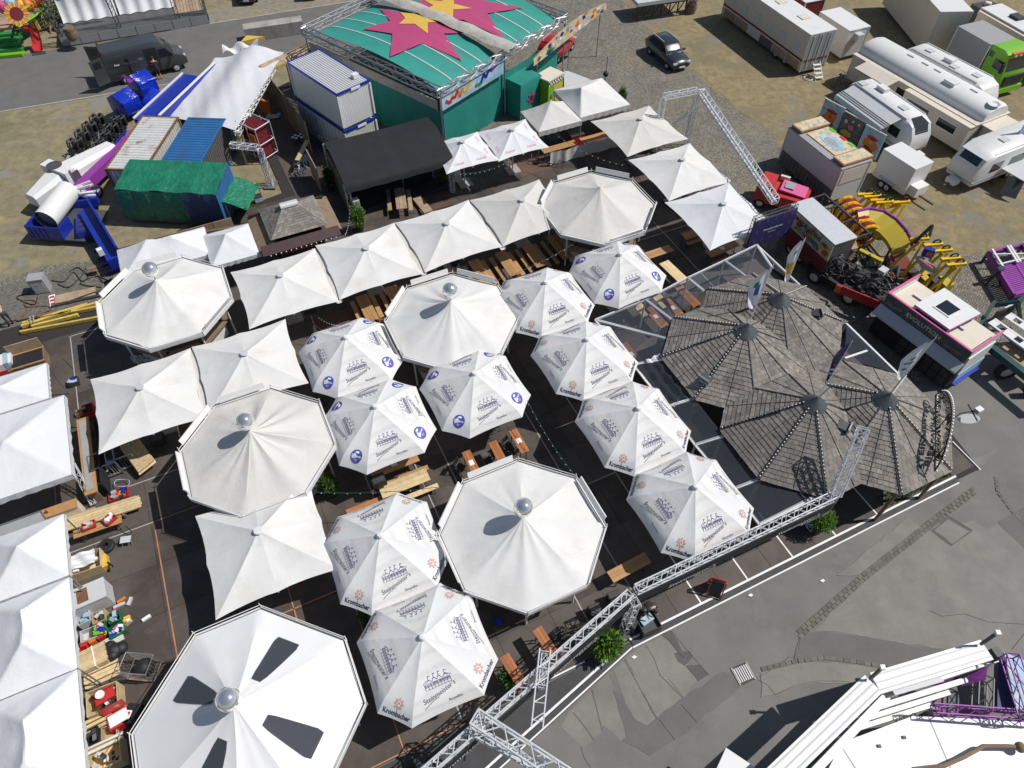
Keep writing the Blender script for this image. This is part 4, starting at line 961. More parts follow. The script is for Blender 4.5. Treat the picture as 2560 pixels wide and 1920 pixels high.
for k in range(9):
    f = (k + .3) / 9; q = h1 * f + Vector((0, 0, .15)); TU(q - sx_, q + sx_ + (dl * .3 if k % 2 else Vector()), .018, 5).build("rung", "alu", E2)
truss(E2, Vector((0, 0, -.05)) + h1 * .05, h1 * .5 + Vector((0, 0, -.05)), .2, .02)
# goal-shaped truss at the back right corner with long beam to the red vehicle
GT = root("goal_truss", "silver goal-shaped truss rising over the cream square parasol", "truss", W(2, 0, 1230, 1300, .1), 0)
k0_ = W(2, 0, 1230, 1300, .1); a1 = W(2, 0, 1240, 1040, 0); 
hz = 3.9
q0 = Vector((0, 0, 0)); q1 = W(2, 0, 1505, 1245, .1) - k0_
truss(GT, q0, q0 + Vector((0, 0, hz))); truss(GT, q1, q1 + Vector((0, 0, hz))); truss(GT, q0 + Vector((0, 0, hz + .15)), q1 + Vector((0, 0, hz + .15)))
TU(q0 + Vector((0, 0, .8)), q1 + Vector((0, 0, 2.6)), .03, 6).build("brace", "alu", GT); TU(q0 + Vector((0, 0, 1.0)), q1 + Vector((0, 0, 2.8)), .03, 6).build("brace", "alu", GT)
LB = root("long_beam_truss", "long silver truss beam running from the goal truss to the red vehicle", "truss", k0_ + q1 + Vector((0, 0, hz)), 0)
e_ = W(3, 1, 60, 90, 3.3) - (k0_ + q1 + Vector((0, 0, hz)))
truss(LB, Vector((.2, -.2, .15)), e_ + Vector((0, 0, .1)), .40, .035)
mm = MB(); mm.bar(Vector((.2, -.2, .05)), e_ + Vector((0, 0, 0)), .34, .03); mm.build("cable_tray", "grey_light", LB)
# curved truss arch whose shadow crosses the two parasols is the LED wall's frame; banner below
pb0, pb1 = W(2, 1, 1985, 480, .1), W(2, 1, 2230, 380, .1)
PB = root("press_banner", "dark violet banner with white lettering hung in a black truss frame", "banner", uv(25.9, 22.9, DZ), GA)
bw = 3.0
BX(bw / 2, 0, 2.55, bw, .06, 1.9).build("banner_cloth", "violet_dark", PB)
truss(PB, (0, .15, 3.62), (bw, .15, 3.62), .22, .02, mat_="steel_dark"); truss(PB, (.1, .15, 0), (.1, .15, 3.5), .22, .02, mat_="steel_dark"); truss(PB, (bw - .1, .15, 0), (bw - .1, .15, 3.5), .22, .02, mat_="steel_dark")
w = MB(); fpl = plane_fn((bw / 2, -.045, 2.6), (1, 0, 0), (0, 0, 1))
lettering(w, "Pressekonferenz", 1.35, fpl, bold=.01); w.build("lettering", "print_white", PB)
w = MB(); lettering(w, "Rheinkirmes", .55, lambda x, y: fpl(x, y - .22)); w.build("lettering", "print_white", PB)
rr = random.Random(3)
for ix in range(5):
    for iz in range(3):
        if iz == 1 and ix in (1, 2, 3): continue
        w = MB(); x0, z0 = .35 + ix * .58 - bw / 2, -.72 + iz * .66
        for k in range(5): w.add([fpl(x0 + a, z0 + b + k * .06) for a, b in ((-.1, 0), (.1 * (1 - k * .1), 0), (.1 * (1 - k * .1), .025), (-.1, .025))], [(0, 1, 2, 3)])
        w.build("emblem", "print_violet", PB)

# == STAGE
ST = root("stage", "black-roofed stage on truss legs with a lettered backdrop", "stage", uv(6.4, 37.3, DZ), GA)
sw = 6.85
def roofp(f, g):
    pr = [(0, -.45, 2.30), (.06, -.35, 2.62), (.12, -.2, 2.78), (.58, 2.55, 3.38), (.9, 4.2, 3.12), (1.0, 4.5, 2.85)]
    for (g0_, y0, z0), (g1_, y1, z1) in zip(pr, pr[1:]):
        if g <= g1_: k = (g - g0_) / (g1_ - g0_); break
    return (-.12 + (sw + .24) * f, y0 + (y1 - y0) * k, z0 + (z1 - z0) * k - .06 * math.sin(math.pi * f) * (1 if g > .1 else .4) + .02 * math.sin(f * 31) * (1 - g))
mb = MB(); mb.grid(roofp, 24, 24); mb.build("roof_cloth", "black_cloth", ST, smooth=40)
for x in (0, sw):
    truss(ST, (x, 0, 0), (x, 0, 2.6), .26, .024)
    truss(ST, (x, 4.4, 0), (x, 4.4, 2.8), .26, .024)
truss(ST, (0, -.05, 2.55), (sw, -.05, 2.55), .24, .02, mat_="steel_dark")
B2(-.05, sw + .05, .3, 4.5, 0, .25).build("platform", "rubber", ST)
B2(0, sw, 4.36, 4.42, .25, 2.7).build("back_curtain", "black_cloth", ST)
for k in range(6): B2(-.05, .0, .45 + k * .68, 1.1 + k * .68, .0, 2.5).build("side_board", "ply_dark", ST)
B2(4.05, 6.1, 1.6, 1.65, .25, 2.5).build("backdrop", "black", ST)
for x in (4.0, 6.13): TU((x, 1.58, .25), (x, 1.58, 2.55), .025, 6).build("backdrop_pole", "alu", ST)
w = MB(); fpl = plane_fn((5.1, 1.585, 1.55), (1, 0, .12), (-.12, 0, 1)); lettering(w, "Steinmeister's", 1.5, fpl, shear=.15); w.build("lettering", "print_white", ST)
w = MB(); fpl = plane_fn((5.0, 1.585, 1.3), (1, 0, 0), (0, 0, 1))
for k in range(7): w.add([fpl(-.3 + k * .09 + a, b) for a, b in ((0, 0), (.07, 0), (.06, .1 + .1 * ((k * 5) % 3)), (.01, .12))], [(0, 1, 2, 3)])
w.build("emblem", "print_white", ST)
# speaker boxes on the stage legs
for lb, x in (("grey loudspeaker strapped to the stage's truss leg beside the green bush", .35), ("grey loudspeaker strapped to the stage's truss leg beside the cola parasol", sw + .35)):
    s_ = root("loudspeaker", lb, "speaker", uv(6.4 + x, 37.15, 1.0), GA, "speakers on the stage legs")
    BX(0, 0, .32, .42, .38, .64).build("cabinet", "grey_light", s_); BX(0, -.2, .32, .34, .02, .52).build("grille", "grey", s_)
# == SHARED BUILDERS
def rf3(a, b, c, z):
    """frame from three roof corners: origin a, x towards b, y towards c"""
    A, B, C = W(*a, z), W(*b, z), W(*c, z); loc, rz, L = frame(A, B)
    n = Vector((-math.sin(rz), math.cos(rz), 0)); return loc, rz, L, (C - A).dot(n)
def wheel(t, x, y, r=.36, w=.24, side=1):
    o = MB(); prof = [(r * .60, -w / 2), (r * .92, -w / 2), (r, -w / 2 + .04), (r, w / 2 - .04), (r * .92, w / 2), (r * .60, w / 2)]; n = 16; vs = []
    for rr_, h in prof:
        for i in range(n): vs.append((x + rr_ * math.cos(2 * math.pi * i / n), y + h, r + rr_ * math.sin(2 * math.pi * i / n)))
    fs = [(j * n + i, (j + 1) * n + i, (j + 1) * n + (i + 1) % n, j * n + (i + 1) % n) for j in range(5) for i in range(n)]
    wh = o.add(vs, fs).build("wheel", "tyre", t, smooth=40)
    q = MB(); q.tube((x, y - w * .38, r), (x, y + w * .38, r), r * .62, 14); q.tube((x, y - w * .45, r), (x, y + w * .45, r), r * .2, 8); q.build("rim", "alu", wh)
    return wh
def profile_body(t, name, prof, y0, y1, m, inset=.06, smooth=35):
    """side outline (x, z) swept from y0 to y1 with softened edges"""
    cx = sum(p[0] for p in prof) / len(prof); cz = sum(p[1] for p in prof) / len(prof)
    def sc(k): return [(cx + (x - cx) * k, cz + (z - cz) * k) for x, z in prof]
    s = 1 if y1 > y0 else -1; r1 = sc(1 - inset * .7)
    rings = [[(x, y0, z) for x, z in r1], [(x, y0 + s * inset, z) for x, z in prof], [(x, y1 - s * inset, z) for x, z in prof], [(x, y1, z) for x, z in r1]]
    return MB().loft(rings).build(name, m, t, smooth=smooth)
def corrug(mb, L, H, o, ex, ez, n_, depth, pitch):
    """corrugated sheet, L along ex, H along ez, normal n_"""
    o, ex, ez, n_ = Vector(o), Vector(ex), Vector(ez), Vector(n_); k = max(2, int(L / pitch)); xs = []
    for i in range(k):
        a = i * L / k; w = L / k; xs += [(a, 0), (a + w * .35, 0), (a + w * .5, -depth), (a + w * .85, -depth)]
    xs.append((L, 0)); vs = []
    for x, d in xs: vs += [o + ex * x + n_ * d, o + ex * x + n_ * d + ez * H]
    return mb.add(vs, [(2 * i, 2 * i + 2, 2 * i + 3, 2 * i + 1) for i in range(len(xs) - 1)])
def container(label, loc, rz, L, Wd_, H, side, roof, frame_m="steel_dark", name="shipping_container", pitch=.28, group=None):
    t = root(name, label, "container", loc, rz, group)
    m = MB(); corrug(m, L, Wd_, (0, 0, H - .03), (1, 0, 0), (0, 1, 0), (0, 0, 1), .05, pitch); m.build("roof", roof, t)
    for nm, o, ex, nn, LL in (("side_wall", (0, .02, 0), (1, 0, 0), (0, -1, 0), L), ("side_wall", (0, Wd_ - .02, 0), (1, 0, 0), (0, 1, 0), L), ("end_wall", (.02, 0, 0), (0, 1, 0), (-1, 0, 0), Wd_), ("end_wall", (L - .02, 0, 0), (0, 1, 0), (1, 0, 0), Wd_)):
        m = MB(); corrug(m, LL, H - .05, Vector(o), ex, (0, 0, 1), nn, .05, pitch); m.build(nm, side, t)
    for x in (0, L):
        for y in (0, Wd_): BX(x, y, H / 2, .13, .13, H).build("corner_post", frame_m, t)
    for y in (0, Wd_): BX(L / 2, y, H - .05, L - .14, .10, .10).build("top_rail", frame_m, t); BX(L / 2, y, .07, L - .14, .10, .14).build("bottom_rail", frame_m, t)
    for x in (0, L): BX(x, Wd_ / 2, H - .05, .10, Wd_ - .14, .10).build("top_rail", frame_m, t)
    return t
def leaves(mb, c, rad, n, size, rr, sz=1.0, long=2.2):
    for _ in range(n):
        while True:
            p = Vector((rr.uniform(-1, 1), rr.uniform(-1, 1), rr.uniform(-1, 1)))
            if .25 < p.length < 1: break
        q = Vector(c) + Vector((p.x * rad, p.y * rad, p.z * rad * sz)); d = (p + Vector((rr.gauss(0, .5), rr.gauss(0, .5), rr.gauss(0, .5)))).normalized()
        s = d.cross(Vector((rr.gauss(0, 1), rr.gauss(0, 1), rr.gauss(0, 1)))).normalized() * size * .5; l_ = d * size * long
        mb.add([q - s * .3, q + l_ * .5 - s, q + l_, q + l_ * .5 + s], [(0, 1, 2, 3)])
def bush(label, loc, rad, h, n, leaf, m, seed, group="potted plants", pot=True, cat="plant", long=2.2):
    t = root("potted_bush", label, cat, loc, 0, group); rr = random.Random(seed)
    if pot: MB().lathe([(.001, 0), (.20, 0), (.27, .42), (.23, .42), (.22, .36), (.001, .36)], 14).build("pot", "char", t, smooth=True)
    st = MB()
    for k in range(7):
        a = k * .9; st.tube((0, 0, .35), (rad * .55 * math.cos(a), rad * .55 * math.sin(a), h * .85 * rr.uniform(.7, 1)), .018, 4, .006)
    st.build("stem", "ply_dark", t)
    cr_ = MB()
    for k in range(6): 
        a = k * 1.05; leaves(cr_, (rad * .5 * math.cos(a), rad * .5 * math.sin(a), h * rr.uniform(.45, .85)), rad * .62, n // 7, leaf, rr, h * .42 / rad / .62 * .62 + .2, long)
    leaves(cr_, (0, 0, h * .8), rad * .7, n // 7, leaf, rr, .7, long)
    cr_.build("foliage", m, t); return t

# == CONTAINERS
container("blue-roofed shipping container with dark grey corrugated sides", (-22.0, 44.15, 0), R(-93.4), 6.06, 2.5, 2.6, "cont_grey", "cont_blue", "cont_blue")
container("rust-streaked white shipping container beside the magenta ride trailer", (-25.2, 44.35, 0), R(-93.4), 6.06, 2.44, 2.6, "cont_white", "cont_white", "rust")
lo, rz_, L_, w__ = rf3((1, 0, 697, 820), (1, 0, 990, 690), (1, 0, 255, 560), 5.2)
for k, (z0, lb) in enumerate(((2.64, "white site container with blue bands, upper one of the stack"), (0.0, "white site container with blue bands, lower one of the stack"))):
    t = root("site_container", lb, "container", (lo.x, lo.y, z0 + .02), rz_, "stacked site containers")
    H_ = 2.58; Lw, Ll = 2.62, 5.75
    B2(.06, Lw - .06, .06, Ll - .06, .1, H_ - .1).build("core", "cont_white" if k else "white_paint", t)
    m = MB(); corrug(m, Lw - .1, H_ - .4, (.05, .05, .2), (1, 0, 0), (0, 0, 1), (0, -1, 0), .025, .12); m.build("end_wall", "white_paint", t)
    for x, n_ in ((.05, -1), (Lw - .05, 1)):
        m = MB(); corrug(m, Ll - .1, H_ - .4, (x, .05, .2), (0, 1, 0), (0, 0, 1), (n_, 0, 0), .02, .45); m.build("side_wall", "white_paint", t)
    if k == 0: m = MB(); corrug(m, Lw - .1, Ll - .1, (.05, .05, H_ - .02), (1, 0, 0), (0, 1, 0), (0, 0, 1), .04, .17); m.build("roof", "grey_light", t)
    for z in (H_ - .07,):
        for y in (0.03, Ll - .03): BX(Lw / 2, y, z, Lw + .02, .08, .14).build("band", "blue", t)
        for x in (0.03, Lw - .03): BX(x, Ll / 2, z, .08, Ll - .1, .14).build("band", "blue", t)
    for x in (.03, Lw - .03):
        for y in (.03, Ll - .03): BX(x, y, H_ / 2, .12, .12, H_ - .44).build("corner_post", "white_paint", t)
    BX(Lw * .55, -.02, H_ - .1, .7, .03, .16).build("name_plate", "print_white", t)
    if k == 0: BX(Lw - .5, .9, H_ + .12, .42, .36, .26).build("vent_box", "white_paint", t)
# plywood screen wall beside the site containers
pw = root("plywood_fence", "tall brown plywood screen wall running past the stacked site containers", "fence", W(1, 0, 95, 800, 0), 0)
pq = [W(1, 0, 110, 800, 0), W(1, 0, 200, 930, 0), W(1, 0, 330, 1100, 0), W(1, 0, 430, 1230, 0), W(1, 0, 505, 1330, 0)]
p0 = pq[0]
for a, b in zip(pq, pq[1:]):
    o = MB(); o.wall(a - p0, b - p0, .1, 2.5, .04); o.build("panel", "ply_dark", pw)
    TU(b - p0 + Vector((0, 0, 0)), b - p0 + Vector((0, 0, 2.55)), .035, 5).build("post", "plank", pw)
pr_ = root("plywood_roof", "brown plywood lean-to roof at the head of the stacked site containers", "roof", W(1, 0, 100, 590, 2.6), 0)
q = [W(1, 0, x, y, z) - W(1, 0, 100, 590, 2.6) for x, y, z in ((20, 565, 3.0), (95, 605, 2.7), (560, 410, 2.7), (440, 375, 3.0))]
for k in range(3):
    a, b = k / 3, (k + .98) / 3; SB([q[0].lerp(q[3], a), q[1].lerp(q[2], a), q[1].lerp(q[2], b), q[0].lerp(q[3], b)], .04).build("board", "ply", pr_)
BR(q[1] - Vector((0, 0, .1)), q[2] - Vector((0, 0, .1)), .1, .12).build("beam", "plank_yellow", pr_)
for f in (0, .5, 1): p = q[1].lerp(q[2], f); TU((p.x, p.y, -2.6), p, .05, 6).build("post", "plank", pr_)
ob = root("osb_board", "upright chipboard panel with a star pattern by the stage steps", "board", W(1, 0, 490, 1520, .1), 0)
a, b = W(1, 0, 485, 1480, 0), W(1, 0, 570, 1640, 0); m = MB(); m.wall(Vector(), b - a, .1, 2.1, .05); m.build("panel", "ply", ob, loc=None)
w = MB(); w.poly([Vector(((b - a).x * (.5 + .12 * math.cos(k * .785) * (1 if k % 2 else .45)), (b - a).y * (.5 + .12 * math.cos(k * .785) * (1 if k % 2 else .45)) - .05, 1.2 + .3 * math.sin(k * .785) * (1 if k % 2 else .45))) for k in range(8)]); w.build("emblem", "char", ob)

# green tarpaulined container
gt = root("tarped_container", "container under green and navy tarpaulin with tie ropes", "container", (-24.35, 36.25, 0), R(-4.3))
gl, gw = 6.35, 2.75
def gtop(f, g):
    x = gl * f; y = gw * g; z = 2.85 - .35 * (1 - g) ** 1.5 + .06 * math.sin(f * 19) * (1 - g) + .03 * math.sin(g * 11 + f * 4)
    return (x, y, z)
m = MB(); m.grid(gtop, 24, 10); m.build("top_cover", "green_tarp", gt, smooth=40)
def gfront(f, g, x0, x1): x = x0 + (x1 - x0) * f; return (x, .04 * math.sin(x * 5 + g * 3) - .03 - .10 * math.sin(g * 3.1), .35 + (2.52 - .35) * g)
m = MB(); m.grid(lambda f, g: gfront(f, g, 0, 4.2), 16, 10); m.build("front_cover", "green_tarp", gt, smooth=True)
m = MB(); m.grid(lambda f, g: gfront(f, g, 4.2, gl), 10, 10); m.build("front_cover", "navy_tarp", gt, smooth=True)
m = MB(); m.grid(lambda f, g: (gl + .03 * math.sin(f * 9), gw * f, .4 + (2.5 + .3 * f - .4) * g), 8, 8); m.build("side_cover", "cont_blue", gt, smooth=True)
m = MB(); m.grid(lambda f, g: (-.03 + .03 * math.sin(f * 9), gw * f, .3 + (2.5 + .3 * f - .3) * g), 8, 8); m.build("side_cover", "navy_tarp", gt, smooth=True)
B2(.05, gl - .05, .05, gw, .1, 2.4).build("box", "cont_grey", gt)
for x in (.9, 1.9, 3.1, 4.2, 5.3): PH([(x, -.13, .4), (x + .1, -.16, 1.5), (x, -.07, 2.52)], .014, 4).build("tie_rope", "rust", gt)
gs = root("tarp_lean_to", "bright green tarpaulin sloping down behind the tarped container", "tarpaulin", (-18.0, 37.2, 0), R(-4.3))
m = MB(); m.grid(lambda f, g: (.1 + 1.5 * f, -1.1 + 2.6 * g, 1.75 - .55 * f + .04 * math.sin(g * 13 + f * 5)), 8, 10); m.build("cover", "green_tarp", gs, smooth=True)
for x, y in ((.2, -1), (1.5, -1), (.2, 1.4), (1.5, 1.4)): TU((x, y, 0), (x, y, 1.5), .03, 5).build("post", "steel", gs)
# low brown boards in front of the tarped container
fb = root("board_fence", "low brown plywood boards in front of the tarped container", "fence", uv(-7.5, 39.4, 0), GA)
for k in range(6): B2(k * 1.15, k * 1.15 + 1.12, 0, .04, .05, 1.1).build("board", "ply", fb)
tag(BR(uv(-6, 39.2, 1.2), uv(1.2, 38.0, 1.15), .12, .1).build("beam", "ply_dark"), "long brown beam lying along the boards by the tarped container", "beam")

# == SHINGLED KIOSK
ki = root("shingled_kiosk", "brown kiosk with a hipped shingle roof and a steel ridge hood", "kiosk", uv(2.65, 35.3, DZ), GA)
kw, kd, ke, kt = 1.62, 1.5, 2.85, 3.75
B2(-1.3, 1.3, -1.2, 1.2, .02, 2.5).build("body", "maroon", ki)
for sy in (-1, 1): SB([(-2.3, sy * 1.5, 2.62), (2.2, sy * 1.5, 2.62), (2.2, sy * 2.0 if sy < 0 else 2.1, 2.30), (-2.3, sy * 2.0 if sy < 0 else 2.1, 2.30)], .05).build("canopy_flap", "maroon", ki)
for sx in (-1, 1): SB([(sx * 1.5, -1.5, 2.62), (sx * 1.5, 1.5, 2.62), (sx * 2.4, 1.9, 2.30), (sx * 2.4, -1.5, 2.30)], .05).build("canopy_flap", "ply_dark", ki)
hipb = MB(); hipb.add([(-kw, -kd, ke), (kw, -kd, ke), (kw, kd, ke), (-kw, kd, ke), (-.35, 0, kt), (.35, 0, kt)], [(0, 1, 5, 4), (1, 2, 5), (2, 3, 4, 5), (3, 0, 4)])
kr = hipb.build("roof", "shingle_under", ki)
rr = random.Random(8)
def shingle_face(a, b, c, d, rows, parent):
    """quad a-b eave, d-c ridge"""
    a, b, c, d = map(Vector, (a, b, c, d)); nn = (b - a).cross(d - a).normalized(); mb = MB()
    for k in range(rows):
        g0, g1 = k / rows, (k + 1.1) / rows; p0, p1 = a.lerp(d, g0), b.lerp(c, g0); q0, q1 = a.lerp(d, min(1, g1)), b.lerp(c, min(1, g1)); m_ = max(1, round((p1 - p0).length / .23))
        for i in range(m_):
            f0, f1 = (i + .02) / m_, (i + .98) / m_; e = nn * .03; e2 = nn * .008
            A_, B_, C_, D_ = p0.lerp(p1, f0), p0.lerp(p1, f1), q0.lerp(q1, f1), q0.lerp(q1, f0)
            mb.add([A_ + e, B_ + e, C_ + e2, D_ + e2, A_, B_], [(0, 1, 2, 3), (4, 5, 1, 0)])
    return mb.build("shingles", "shingle", parent, kind='stuff')
e = [Vector(v) for v in ((-kw, -kd, ke), (kw, -kd, ke), (kw, kd, ke), (-kw, kd, ke))]; r0, r1 = Vector((-.35, 0, kt)), Vector((.35, 0, kt))
shingle_face(e[0], e[1], r1, r0, 11, kr); shingle_face(e[1], e[2], r1, r1, 11, kr); shingle_face(e[2], e[3], r0, r1, 11, kr); shingle_face(e[3], e[0], r0, r0, 11, kr)
m = MB(); m.loft([[(x, .22 * math.cos(a), kt + .02 + .17 * math.sin(a)) for a in [R(d) for d in range(-20, 201, 20)]] for x in (-.5, .5)]); m.build("ridge_hood", "alu", ki, smooth=40)
bl = MB()
for k in range(14): bl.ball((-1.9 + k * .29, -2.0, 2.22), .04, 6, 4)
bl.build("bulbs", "bulb", ki, kind='stuff')
B2(1.55, 1.6, -2.6, -1.4, .02, 1.1).build("side_board", "red", ki); B2(-1.4, 1.6, -1.95, -1.5, .95, 1.02).build("counter", "dark_red", ki)

# == TEAL RIDE TENT WITH STARS
TR = root("ride_tent", "teal ride roof with pink and yellow stars inside a steel truss frame", "ride", uv(14.4, 41.5, 0), GA + R(25.3))
TX, TY, TZt = 13.7, 13.5, 4.55
for bay in (0, 1):
    x0, x1 = (0.35, 6.45) if bay == 0 else (7.3, 13.4)
    for k in range(4):                              # cloth strips between the pale seams
        a, b = x0 + (x1 - x0) * k / 4, x0 + (x1 - x0) * (k + 1) / 4
        def rp(f, g, a=a, b=b):
            x = a + (b - a) * f; y = .4 + (TY - .8) * g
            return (x, y, TZt - .15 + .75 * math.sin(math.pi * g) ** .7 - .05 * math.sin(math.pi * f))
        m = MB(); m.grid(rp, 6, 24); m.build("roof_strip", "teal_light", TR, smooth=True)
        if k: m = MB(); m.grid(lambda f, g: (a - .05 + .1 * f, .4 + (TY - .8) * g, TZt - .13 + .75 * math.sin(math.pi * g) ** .7), 1, 24); m.build("seam", "grey_light", TR)
    def star(cx, cy, r0_, r1_, n_, m_, off, seed):
        rr = random.Random(seed); mb = MB(); N = 2 * n_; pts = []
        for i in range(N):
            rad = (r0_ if i % 2 else r1_) * rr.uniform(.85, 1.15); an = 2 * math.pi * i / N + .3; pts.append((cx + rad * math.cos(an), cy + rad * 1.25 * math.sin(an)))
        S = 6
        def lift(x, y): x = min(x, 6.9) if bay == 0 else max(x, 6.9); g = (y - .4) / (TY - .8); return (x, y, TZt - .12 + .75 * math.sin(math.pi * max(0, min(1, g))) ** .7 + off)
        for i in range(N):
            p, q = pts[i], pts[(i + 1) % N]
            for s_ in range(S):
                t0, t1 = s_ / S, (s_ + 1) / S
                v = [lift(cx + (p[0] - cx) * t1, cy + (p[1] - cy) * t1), lift(cx + (q[0] - cx) * t1, cy + (q[1] - cy) * t1)]
                v += [lift(cx + (q[0] - cx) * t0, cy + (q[1] - cy) * t0), lift(cx + (p[0] - cx) * t0, cy + (p[1] - cy) * t0)] if s_ else [lift(cx, cy)]
                mb.add(v, [tuple(range(len(v)))])
        return mb.build("star", m_, TR)
    cxs = 4.9 if bay == 0 else 9.2
    star(cxs, 6.8, 2.0, 4.0, 6, "magenta", .03, 4 + bay); star(cxs + .9 - 1.6 * bay, 7.4, .8, 1.8, 5, "sun_yellow", .06, 9 + bay)
for x in (0, TX): truss(TR, (x, 0, TZt + .1), (x, TY, TZt + .1), .5, .045, mat_="steel", step=.9)
truss(TR, (0, TY, TZt + .1), (TX, TY, TZt + .1), .5, .045, mat_="steel", step=.9); truss(TR, (0, 0, TZt + .1), (TX, 0, TZt + .1), .4, .04, mat_="steel", step=.9)
for x in (0, 6.6, TX):
    for y in (0, TY): TU((x, y, 0), (x, y, TZt), .06, 6).build("pole", "steel", TR)
def wallcloth(f, g): return (-.02 + .05 * math.sin(f * 40) * (1 - g), TY * f, .05 + (TZt - 1.25) * g)
m = MB(); m.grid(wallcloth, 60, 6); m.build("side_cloth", "teal", TR, smooth=True)
B2(-.06, 0, .3, TY - .3, TZt - 1.2, TZt - .55).build("side_board", "tarp_grey", TR)
m = MB(); m.grid(lambda f, g: (.3 + 12.8 * f, .15 + .06 * math.sin(f * 30) * (1 - g), .05 + (TZt - 1.4) * g), 50, 6); m.build("front_cloth", "teal", TR, smooth=True)
B2(0, 6.35, -.12, -.06, TZt - 1.15, TZt + .15).build("name_board", "mural_blue", TR)
zig = [("red", [(.35, .55), (.75, .25), (1.0, .55), (1.25, .4), (1.55, .8)]), ("orange", [(1.55, .85), (1.75, .25), (2.05, .75)]), ("sun_yellow", [(2.05, .8), (2.35, .3), (2.6, .45), (2.9, .95), (2.4, .95)]), ("green", [(3.3, .35), (3.9, .3)]), ("blue", [(3.9, .3), (4.2, .85), (4.45, .5), (4.8, 1.0), (5.0, .75)]), ("purple", [(5.0, .75), (5.7, 1.0)])]
for m_, pl in zig:
    w = MB()
    for (a, b), (c, d) in zip(pl, pl[1:]): w.bar((a, -.135, TZt - 1.15 + b), (c, -.135, TZt - 1.15 + d), .012, .22, up=(0, 0, 1))
    w.build("painted_arrow", m_, TR)
# grey tarpaulin roll between the bays
m = MB(); rr = random.Random(2)
m.grid(lambda f, g: (6.25 + 1.25 * f + .04 * math.sin(g * 50), -.6 + (TY + 3) * g, TZt + .55 + .18 * math.sin(math.pi * f) + .06 * math.sin(g * 37 + f * 5) + .2 * math.sin(math.pi * g)), 8, 50); m.build("folded_tarp", "tarp_grey", TR, smooth=True)
# long painted fascia of the second bay
fa0, fa1 = W(2, 0, 185, 525, 3.4), W(2, 0, 815, -10, 4.4)
fs_ = root("painted_fascia", "long curved fascia board painted with bright graffiti shapes beside the teal roof", "sign", (fa0.x, fa0.y, 0), math.atan2((fa1 - fa0).y, (fa1 - fa0).x))
fl = (fa1 - fa0).length
m = MB(); m.grid(lambda f, g: (fl * f, -.04, 3.0 + .6 * f + g * (.5 + .6 * math.sin(math.pi * f))), 20, 3); m.grid(lambda f, g: (fl * f, .04, 3.0 + .6 * f + g * (.5 + .6 * math.sin(math.pi * f))), 20, 3); m.build("board", "mural_sand", fs_)
rr = random.Random(21)
for k in range(34):
    x = rr.uniform(.5, fl - .5); z = 3.05 + .6 * x / fl + rr.uniform(.05, .5 + .5 * math.sin(math.pi * x / fl)); s_ = rr.uniform(.15, .4)
    w = MB(); w.poly([(x + s_ * math.cos(a) * rr.uniform(.5, 1.2), -.055, z + .6 * s_ * math.sin(a) * rr.uniform(.5, 1.2)) for a in (0, 1.1, 2.2, 3.3, 4.4, 5.4)]); w.build("painted_shape", rr.choice(["red", "blue", "sun_yellow", "green", "orange", "mural_blue", "print_white"]), fs_)
for x in (.6, fl / 2, fl - .6): TU((x, .1, 0), (x, .1, 3.4), .05, 6).build("post", "steel", fs_)
# wrapped booths beside it
def wrapped(label, corners, z, star_on=True):
    lo, rz, L, w_ = rf3(*corners, z); t = root("wrapped_booth", label, "booth", lo, rz); y0, y1 = min(0, w_), max(0, w_); n = 10
    rings = []
    for zz, k in ((.05, 1.03), (z * .5, 1.0), (z - .15, .99), (z, .93)):
        ring = []
        for (ax, ay), (bx, by) in (((0, y0), (L, y0)), ((L, y0), (L, y1)), ((L, y1), (0, y1)), ((0, y1), (0, y0))):
            for i in range(n):
                f = i / n; x, y = ax + (bx - ax) * f, ay + (by - ay) * f; cx, cy = L / 2, (y0 + y1) / 2; wv = 1 + .015 * math.sin(i * 2.4) * (1 - zz / z)
                ring.append((cx + (x - cx) * k * wv, cy + (y - cy) * k * wv, zz))
        rings.append(ring)
    m = MB(); m.loft(rings); m.build("cover", "teal", t, smooth=50)
    if star_on:
        for face in (0, 1):
            for m_, r_, off in (("magenta", .5, .05), ("black", .26, .07)):
                pts = []
                for i in range(14):
                    rad = r_ * (1 if i % 2 else .5); a = 2 * math.pi * i / 14
                    if face == 0: pts.append((L * .5 + rad * math.cos(a), y0 - off, z * .5 + rad * 1.1 * math.sin(a)))
                    else: pts.append((L + off, (y0 + y1) / 2 + rad * math.cos(a), z * .5 + rad * 1.1 * math.sin(a)))
                PY(pts).build("star", m_, t)
wrapped("booth wrapped in teal cloth with a pink star, next to the lime kiosk", ((2, 0, 75, 745), (2, 0, 260, 640), (2, 0, -40, 660)), 2.7)
wrapped("wide booth wrapped in teal cloth with a pink star under the painted name board", ((1, 0, 2020, 740), (2, 0, -20, 600), (1, 0, 1900, 640)), 2.5)
lk_lo, lk_rz, lk_L, lk_w = rf3((2, 0, 320, 690), (2, 0, 445, 615), (2, 0, 260, 660), 2.6)
lk = root("lime_kiosk", "small lime and yellow painted kiosk with a chequered edge", "kiosk", lk_lo, lk_rz); y0, y1 = 0, 1.25; LL = lk_L
B2(0, LL, y0, y1, .05, 2.4).build("body", "lime", lk); B2(-.05, LL + .05, y0 - .05, y1 + .05, 2.4, 2.5).build("roof", "cream", lk)
B2(LL * .35, LL - .05, y0 - .02, y0 - .01, .3, 1.9).build("painted_panel", "sun_yellow", lk)
